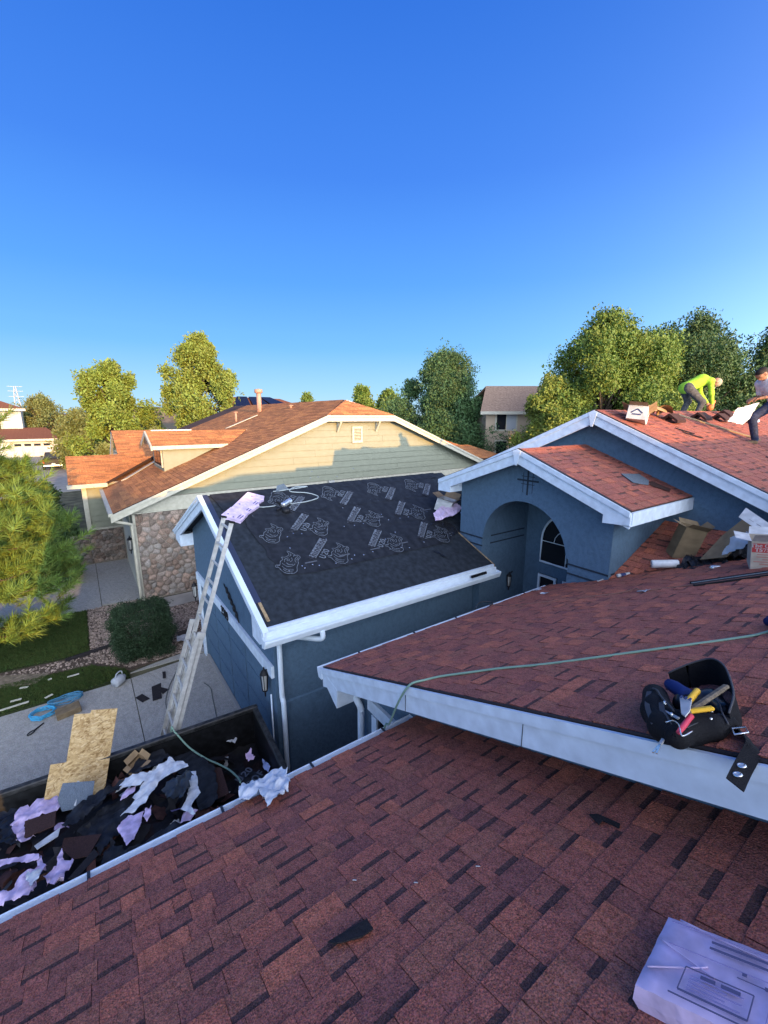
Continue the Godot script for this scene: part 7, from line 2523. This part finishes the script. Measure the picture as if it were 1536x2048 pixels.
func boxes(up: Vector3) -> void:
	# crushed tall carton leaning where the tower meets the gable wall
	carton("cardboard_box", "crushed tall brown carton standing open against the entry tower's eave", P(7.5, -2.16, 2.66), Vector3(0.3, 0.52, 0.24), Basis.from_euler(Vector3(0.12, -0.8, -0.22)), mats["cardboard_dark"], mats["cardboard_dark"])
	# carton with the printed side
	var c := P(6.67, -1.77, 1.32)
	var b := Basis.from_euler(Vector3(0.06, -1.2, 0.1))
	var o := carton("cardboard_box", "cream carton with a red printed panel at the right edge", c, Vector3(0.55, 0.36, 0.32), b, mats["card_cream"], mats["card_white"])
	var f := c + b * Vector3(0, 0.18, 0.164)
	var s := mb()
	box(s, f + b * Vector3(0, 0.1, 0.001), Vector3(0.535, 0.11, 0.003), b)
	obj("red_band", s, mats["red_ink"], o)
	letters("printed_words", "The Original", mats["card_white"], o, Transform3D(b, f + b * Vector3(-0.1, 0.128, 0.004)), 0.042, true, true)
	letters("printed_words", "TS750-C", mats["card_white"], o, Transform3D(b, f + b * Vector3(-0.13, 0.077, 0.004)), 0.042, true, true)
	for k in 5:
		s = mb()
		box(s, f + b * Vector3(-0.02 - (k % 2) * 0.03, 0.02 - k * 0.03, 0.002), Vector3(0.4 - (k % 3) * 0.05, 0.011, 0.003), b)
		obj("printed_line", s, mat("red_faint", Color(0.4, 0.18, 0.15), 0.8), o)
	s = mb()
	box(s, f + b * Vector3(0.05, -0.125, 0.002), Vector3(0.3, 0.05, 0.003), b)
	obj("printed_panel", s, mats["cardboard"], o)
	# torn flat cardboard between them
	board("cardboard_sheet", [[7.1, -2.02, 2.25], [7.5, -1.7, 2.15], [7.72, -1.42, 1.98], [7.5, -1.52, 1.8], [7.1, -1.9, 1.95]], mats["cardboard_dark"], 0.006, "brown cardboard sheet propped behind the printed carton", "cardboard")
	var fl := board("cardboard_sheet", [[7.3, -1.36, 1.95], [7.42, -1.24, 1.92], [7.15, -1.44, 1.45], [7.05, -1.54, 1.5]], mats["card_white"], 0.006, "white torn carton flap sticking up above the printed carton", "cardboard")
	org = fl.position
	for k in 3:
		s = mb()
		var p: Vector3 = V([7.32, -1.335, 1.9]).lerp(V([7.12, -1.47, 1.52]), 0.2 + k * 0.25)
		beam(s, p, p + (V([7.12, -1.47, 1.52]) - V([7.32, -1.335, 1.9])).normalized() * 0.07, 0.016, 0.004)
		obj("printed_line", s, mats["grey_ink"], fl)
	cloth("paper_scrap", [[6.95, -1.85, 1.95], [7.1, -1.62, 1.95], [7.05, -1.5, 1.75], [6.85, -1.55, 1.62], [6.9, -1.68, 1.75]], mats["card_white"], "torn white paper hanging from the printed carton's corner", "paper", "", 0.03, 7.0)
	cloth("felt_offcut", [[7.0, -2.18, 2.5], [7.3, -2.0, 2.45], [7.4, -1.95, 2.1], [7.2, -1.95, 1.75], [6.9, -1.98, 1.7], [6.72, -2.1, 2.05]], mats["black_film"], "crumpled black plastic behind the white roll", "felt", "", 0.1, 5.0)
	cloth("felt_offcut", [[7.3, -2.0, 2.3], [7.9, -1.85, 2.2], [7.9, -1.85, 1.7], [7.2, -1.85, 1.6]], mats["black_film"], "black plastic heap in the shadow under the gable wall", "felt", "", 0.12, 4.0)
	var r := thing("underlayment_roll", "white plastic-wrapped roll lying at the foot of the brown carton", "roll", A3(7.0, 2.66))
	s = mb(true)
	var d := Vector3(0.55, 0.12, 0.75).normalized()
	lathe(s, P(6.88, -2.19, 2.78), d, [[0.02, 0], [0.02, 0.004], [0.055, 0.0], [0.06, 0.01], [0.06, 0.34], [0.05, 0.35], [0, 0.35]], 16)
	obj("wrap", s, mats["white_film"], r)
	o = thing("sealant_can", "small silver can lying beside the black plastic", "can", A3(6.95, 2.0))
	s = mb(true)
	lathe(s, P(6.75, -2.0, 2.0), Vector3(0.7, 0.05, 0.5).normalized(), [[0, 0], [0.035, 0], [0.04, 0.01], [0.04, 0.11], [0.025, 0.13], [0, 0.135]], 12)
	obj("can_body", s, mats["chrome"], o)

func ridge_things() -> void:
	# white box on the tall roof
	var b := Basis.from_euler(Vector3(0.1, 0.35, -0.25))
	var c := B3(8.4, 3.98, 0.0)
	var o := carton("cardboard_box", "white box with a blue roof logo standing open on the tall gable's ridge", c, Vector3(0.56, 0.24, 0.3), b, mats["card_white"], mats["cardboard"])
	var s := mb()
	var f := c + b * Vector3(-0.284, 0.12, 0)
	var bl := b * Basis(Vector3.UP, -PI / 2)
	for q in [[-0.09, -0.01, 0.0, 0.06], [0.0, 0.06, 0.09, -0.01]]:
		beam(s, f + bl * Vector3(q[0], q[1], 0.003), f + bl * Vector3(q[2], q[3], 0.003), 0.004, 0.02, b.y)
	obj("roof_logo", s, mats["blue_ink"], o)
	s = mb()
	box(s, f + bl * Vector3(0, -0.035, 0.003), Vector3(0.14, 0.022, 0.003), bl)
	obj("printed_line", s, mats["blue_ink"], o)
	s = mb()
	for k in 4:
		box(s, c + b * Vector3(0.0, 0.2 - k * 0.035, 0.154), Vector3(0.26 - (k % 2) * 0.08, 0.01, 0.003), b)
	obj("printed_line", s, mats["grey_ink"], o)
	# bent tan shingle caps
	for k in 3:
		var at := B3(9.32 + k * 0.2, 4.3 - k * 0.1, 0.05 + k * 0.02)
		org = at
		s = mb(true)
		var bb := Basis.from_euler(Vector3(0.2 * k, 0.9 + k * 0.5, 0.3 - k * 0.2))
		for e in [0.0, 0.008]:
			for i in 10:
				var t0 := PI * (0.05 + 0.8 * i / 10)
				var t1 := PI * (0.05 + 0.8 * (i + 1) / 10)
				quad(s, at + bb * Vector3(cos(t0) * (0.14 + e), sin(t0) * (0.14 + e), -0.17), at + bb * Vector3(cos(t1) * (0.14 + e), sin(t1) * (0.14 + e), -0.17), at + bb * Vector3(cos(t1) * (0.14 + e), sin(t1) * (0.14 + e), 0.17), at + bb * Vector3(cos(t0) * (0.14 + e), sin(t0) * (0.14 + e), 0.17), bb * Vector3(0, 1 if e else -1, 0))
		single("shingle_curl", s, mats["tan_leather"], ["curled tan shingle nearest the white box", "curled tan shingle in the middle of the ridge pile", "curled tan shingle nearest the dark ridge caps"][k], "shingle", "curled shingles on the ridge")
	for k in 4:
		var q: Array = [[9.85, 3.98], [11.4, 4.05], [12.4, 4.0], [13.3, 4.2]][k]
		var at := B3(q[0], q[1], 0.02)
		org = at
		s = mb()
		for j in 4:
			for sg in [-1.0, 1.0]:
				var p := at + Vector3(0, 0.1 + j * 0.014, 0)
				prism(s, [p + Vector3(-0.18, 0, 0), p + Vector3(0.22, 0, 0), p + Vector3(0.22, -0.13, sg * 0.17), p + Vector3(-0.18, -0.13, sg * 0.17)], Vector3(0, 0.01, 0))
		single("ridge_cap_stack", s, mats["brown_shingle"], ["dark stack of bent ridge caps beside the curled shingles", "dark stack of bent ridge caps at the lime-shirted worker's feet", "dark stack of bent ridge caps between the two workers", "dark stack of bent ridge caps beside the white paper"][k], "ridge caps", "ridge cap stacks along the ridge")
	for q in [[[9.3, 3.55], [9.55, 3.5], "dark shingle strip on the sunlit patch of the tall roof"], [[9.35, 3.7], [9.6, 3.66], "upper dark shingle strip on the sunlit patch of the tall roof"], [[10.4, 2.55], [10.55, 2.5], "grey patch of shingle halfway down the tall roof"]]:
		org = B3(q[0][0], q[0][1])
		s = mb()
		beam(s, B3(q[0][0], q[0][1], 0.022), B3(q[1][0], q[1][1] - 0.2, 0.022), 0.05, 0.008, Vector3(0, 1, 0.44))
		single("shingle_offcut", s, mats["dark_shingle"], q[2], "offcut")
	org = B3(10.5, 2.6)
	s = mb()
	beam(s, B3(10.55, 2.35, 0.03), B3(10.75, 1.95, 0.03), 0.04, 0.006, Vector3(0, 1, 0.44))
	single("paper_strip", s, mats["card_white"], "thin white strip lying on the tall roof below the worker in white", "strip")
	# loose pieces on the entry roof
	var n := Vector3(0, 1, 0.38).normalized()
	var T3 := func(u: float, v: float, h: float) -> Vector3: return P(u, ty(v), v) + n * h
	for q in [[[[7.5, 3.7], [7.95, 3.62], [7.86, 3.4], [7.62, 3.3], [7.36, 3.42]], "blue-grey shingle piece lying loose on the entry roof", "blue_grey"], [[[7.66, 3.3], [7.9, 3.38], [7.98, 3.1], [7.82, 3.05]], "reddish shingle piece lapping the blue-grey one on the entry roof", "brown_shingle"]]:
		var pts := []
		for p in q[0]:
			pts.append(T3.call(p[0], p[1], 0.018))
		org = pts[0]
		s = mb()
		prism(s, pts, n * 0.008)
		single("shingle_offcut", s, mats[q[2]], q[1], "offcut")

# ---------- people ----------
func workers() -> void:
	var jp := func(base: Array, f: Vector3, rows: Dictionary) -> Dictionary:
		var side := f.cross(Vector3.UP)
		var r := {}
		for k in rows:
			var q = rows[k]
			r[k] = V(base) + f * q[0] + Vector3.UP * q[1] + side * q[2]
		return r
	var f1 := Vector3(0.82, 0, 0.57)
	var j: Dictionary = jp.call([13.3, -0.14, 5.0], f1, {"aL": [-0.1, 0.1, -0.16], "aR": [0.08, 0.1, 0.16], "tL": [0.08, 0.03, -0.18], "tR": [0.26, 0.03, 0.18], "kL": [0.06, 0.5, -0.17], "kR": [0.2, 0.48, 0.17], "pelvis": [-0.16, 0.84, 0.0], "chest": [0.22, 1.03, 0.0], "neck": [0.42, 1.04, 0.0], "head": [0.57, 0.99, 0.02], "sL": [0.32, 1.0, -0.19], "sR": [0.32, 1.0, 0.19], "eL": [0.36, 0.72, -0.2], "eR": [0.4, 0.7, 0.17], "wL": [0.5, 0.48, -0.09], "wR": [0.52, 0.46, 0.08]})
	j["palmL"] = Vector3(0, -0.3, 0) - f1.cross(Vector3.UP) * -1.0
	j["palmR"] = Vector3(0, -0.3, 0) - f1.cross(Vector3.UP)
	person("person", "worker in lime shirt and pale cap bending over on the ridge", j, (f1 * 0.55 + Vector3.DOWN * 0.8).normalized(), {"name": "a", "skin": Color(0.36, 0.19, 0.12), "shirt": Color(0.42, 0.75, 0.05), "trousers": Color(0.12, 0.115, 0.11), "cap": Color(0.32, 0.27, 0.2), "long": true})
	# what he is fixing
	org = V([13.8, 0.1, 4.72])
	var s := mb(true)
	nets(s, [[org + Vector3(-0.1, 0.1, 0.05), org + Vector3(0.12, 0.12, 0), 0.08, 0.06], [org + Vector3(0.1, 0.14, 0), org + Vector3(0.16, 0.26, 0.03), 0.05, 0.04]], 0.014, 0.03)
	single("nail_gun", s, mat("orange_tool", Color(0.6, 0.15, 0.04), 0.5), "orange nail gun in the hands of the lime-shirted worker", "nail gun")
	var f2 := Vector3(-0.82, 0, -0.57)
	j = jp.call([11.3, by(2.9) + 0.02, 2.9], f2, {"aL": [0.02, 0.1, 0.1], "aR": [-0.36, 0.1, -0.16], "tL": [0.18, 0.03, 0.12], "tR": [-0.2, 0.05, -0.18], "kL": [0.16, 0.54, 0.1], "kR": [-0.12, 0.52, -0.14], "pelvis": [-0.26, 0.84, 0.0], "chest": [-0.04, 1.15, 0.0], "neck": [0.08, 1.28, 0.0], "head": [0.2, 1.37, 0.0], "sL": [0.03, 1.21, 0.2], "sR": [0.03, 1.21, -0.2], "eL": [-0.04, 0.97, 0.24], "eR": [-0.02, 0.98, -0.24], "wL": [0.2, 0.9, 0.14], "wR": [0.2, 0.92, -0.1]})
	j["palmL"] = Vector3.DOWN
	j["palmR"] = Vector3.DOWN
	person("person", "worker in white T-shirt and blue jeans crouching at the right edge with white paper", j, (f2 * 0.75 + Vector3.DOWN * 0.6).normalized(), {"name": "b", "skin": Color(0.3, 0.15, 0.09), "shirt": Color(0.74, 0.74, 0.76), "trousers": Color(0.045, 0.06, 0.12)})
	var side := f2.cross(Vector3.UP)
	var pts := []
	for q in [[0.24, 0.86, -0.1], [0.62, 0.74, -0.05], [0.72, 0.5, 0.0], [0.4, 0.42, 0.02], [0.3, 0.55, 0.0]]:
		var p: Vector3 = V([11.3, by(2.9), 2.9]) + f2 * q[0] + Vector3.UP * q[1] + side * q[2]
		pts.append([p.x, p.y - EYE, -p.z])
	cloth("paper_wrapper", pts, mats["white_film"], "white paper wrapper held up by the worker in the white T-shirt", "wrapper", "", 0.04, 6.0)
	cloth("paper_wrapper", [[13.6, 0.03, 4.1], [14.2, 0.08, 4.2], [14.3, -0.1, 3.8], [13.7, -0.18, 3.6]], mats["white_film"], "white wrapper lying on the ridge behind the held one", "wrapper", "", 0.08, 5.0)
	# whoever holds the camera: only the shadow shows, on the roof next door
	var f3 := Vector3(0.57, 0, -0.82)
	j = jp.call([-0.18, ly(-0.34), -0.34], f3, {"aL": [0.02, 0.12, -0.14], "aR": [0.0, 0.04, 0.14], "tL": [0.2, 0.02, -0.18], "tR": [0.18, -0.05, 0.18], "kL": [0.05, 0.5, -0.13], "kR": [0.03, 0.46, 0.13], "pelvis": [-0.02, 0.9, 0.0], "chest": [-0.02, 1.27, 0.0], "neck": [0.0, 1.44, 0.0], "head": [0.03, 1.57, 0.0], "sL": [-0.01, 1.36, -0.2], "sR": [-0.01, 1.36, 0.2], "eL": [0.03, 1.08, -0.26], "eR": [0.08, 1.12, 0.32], "wL": [0.08, 0.86, -0.28], "wR": [0.25, 1.33, 0.3]})
	j["palmL"] = side
	j["palmR"] = f3
	person("person", "standing figure whose shadow falls on the roof next door", j, f3, {"name": "c", "skin": Color(0.34, 0.18, 0.11), "shirt": Color(0.1, 0.11, 0.13), "trousers": Color(0.05, 0.06, 0.1)}, 0.4, 0.025)
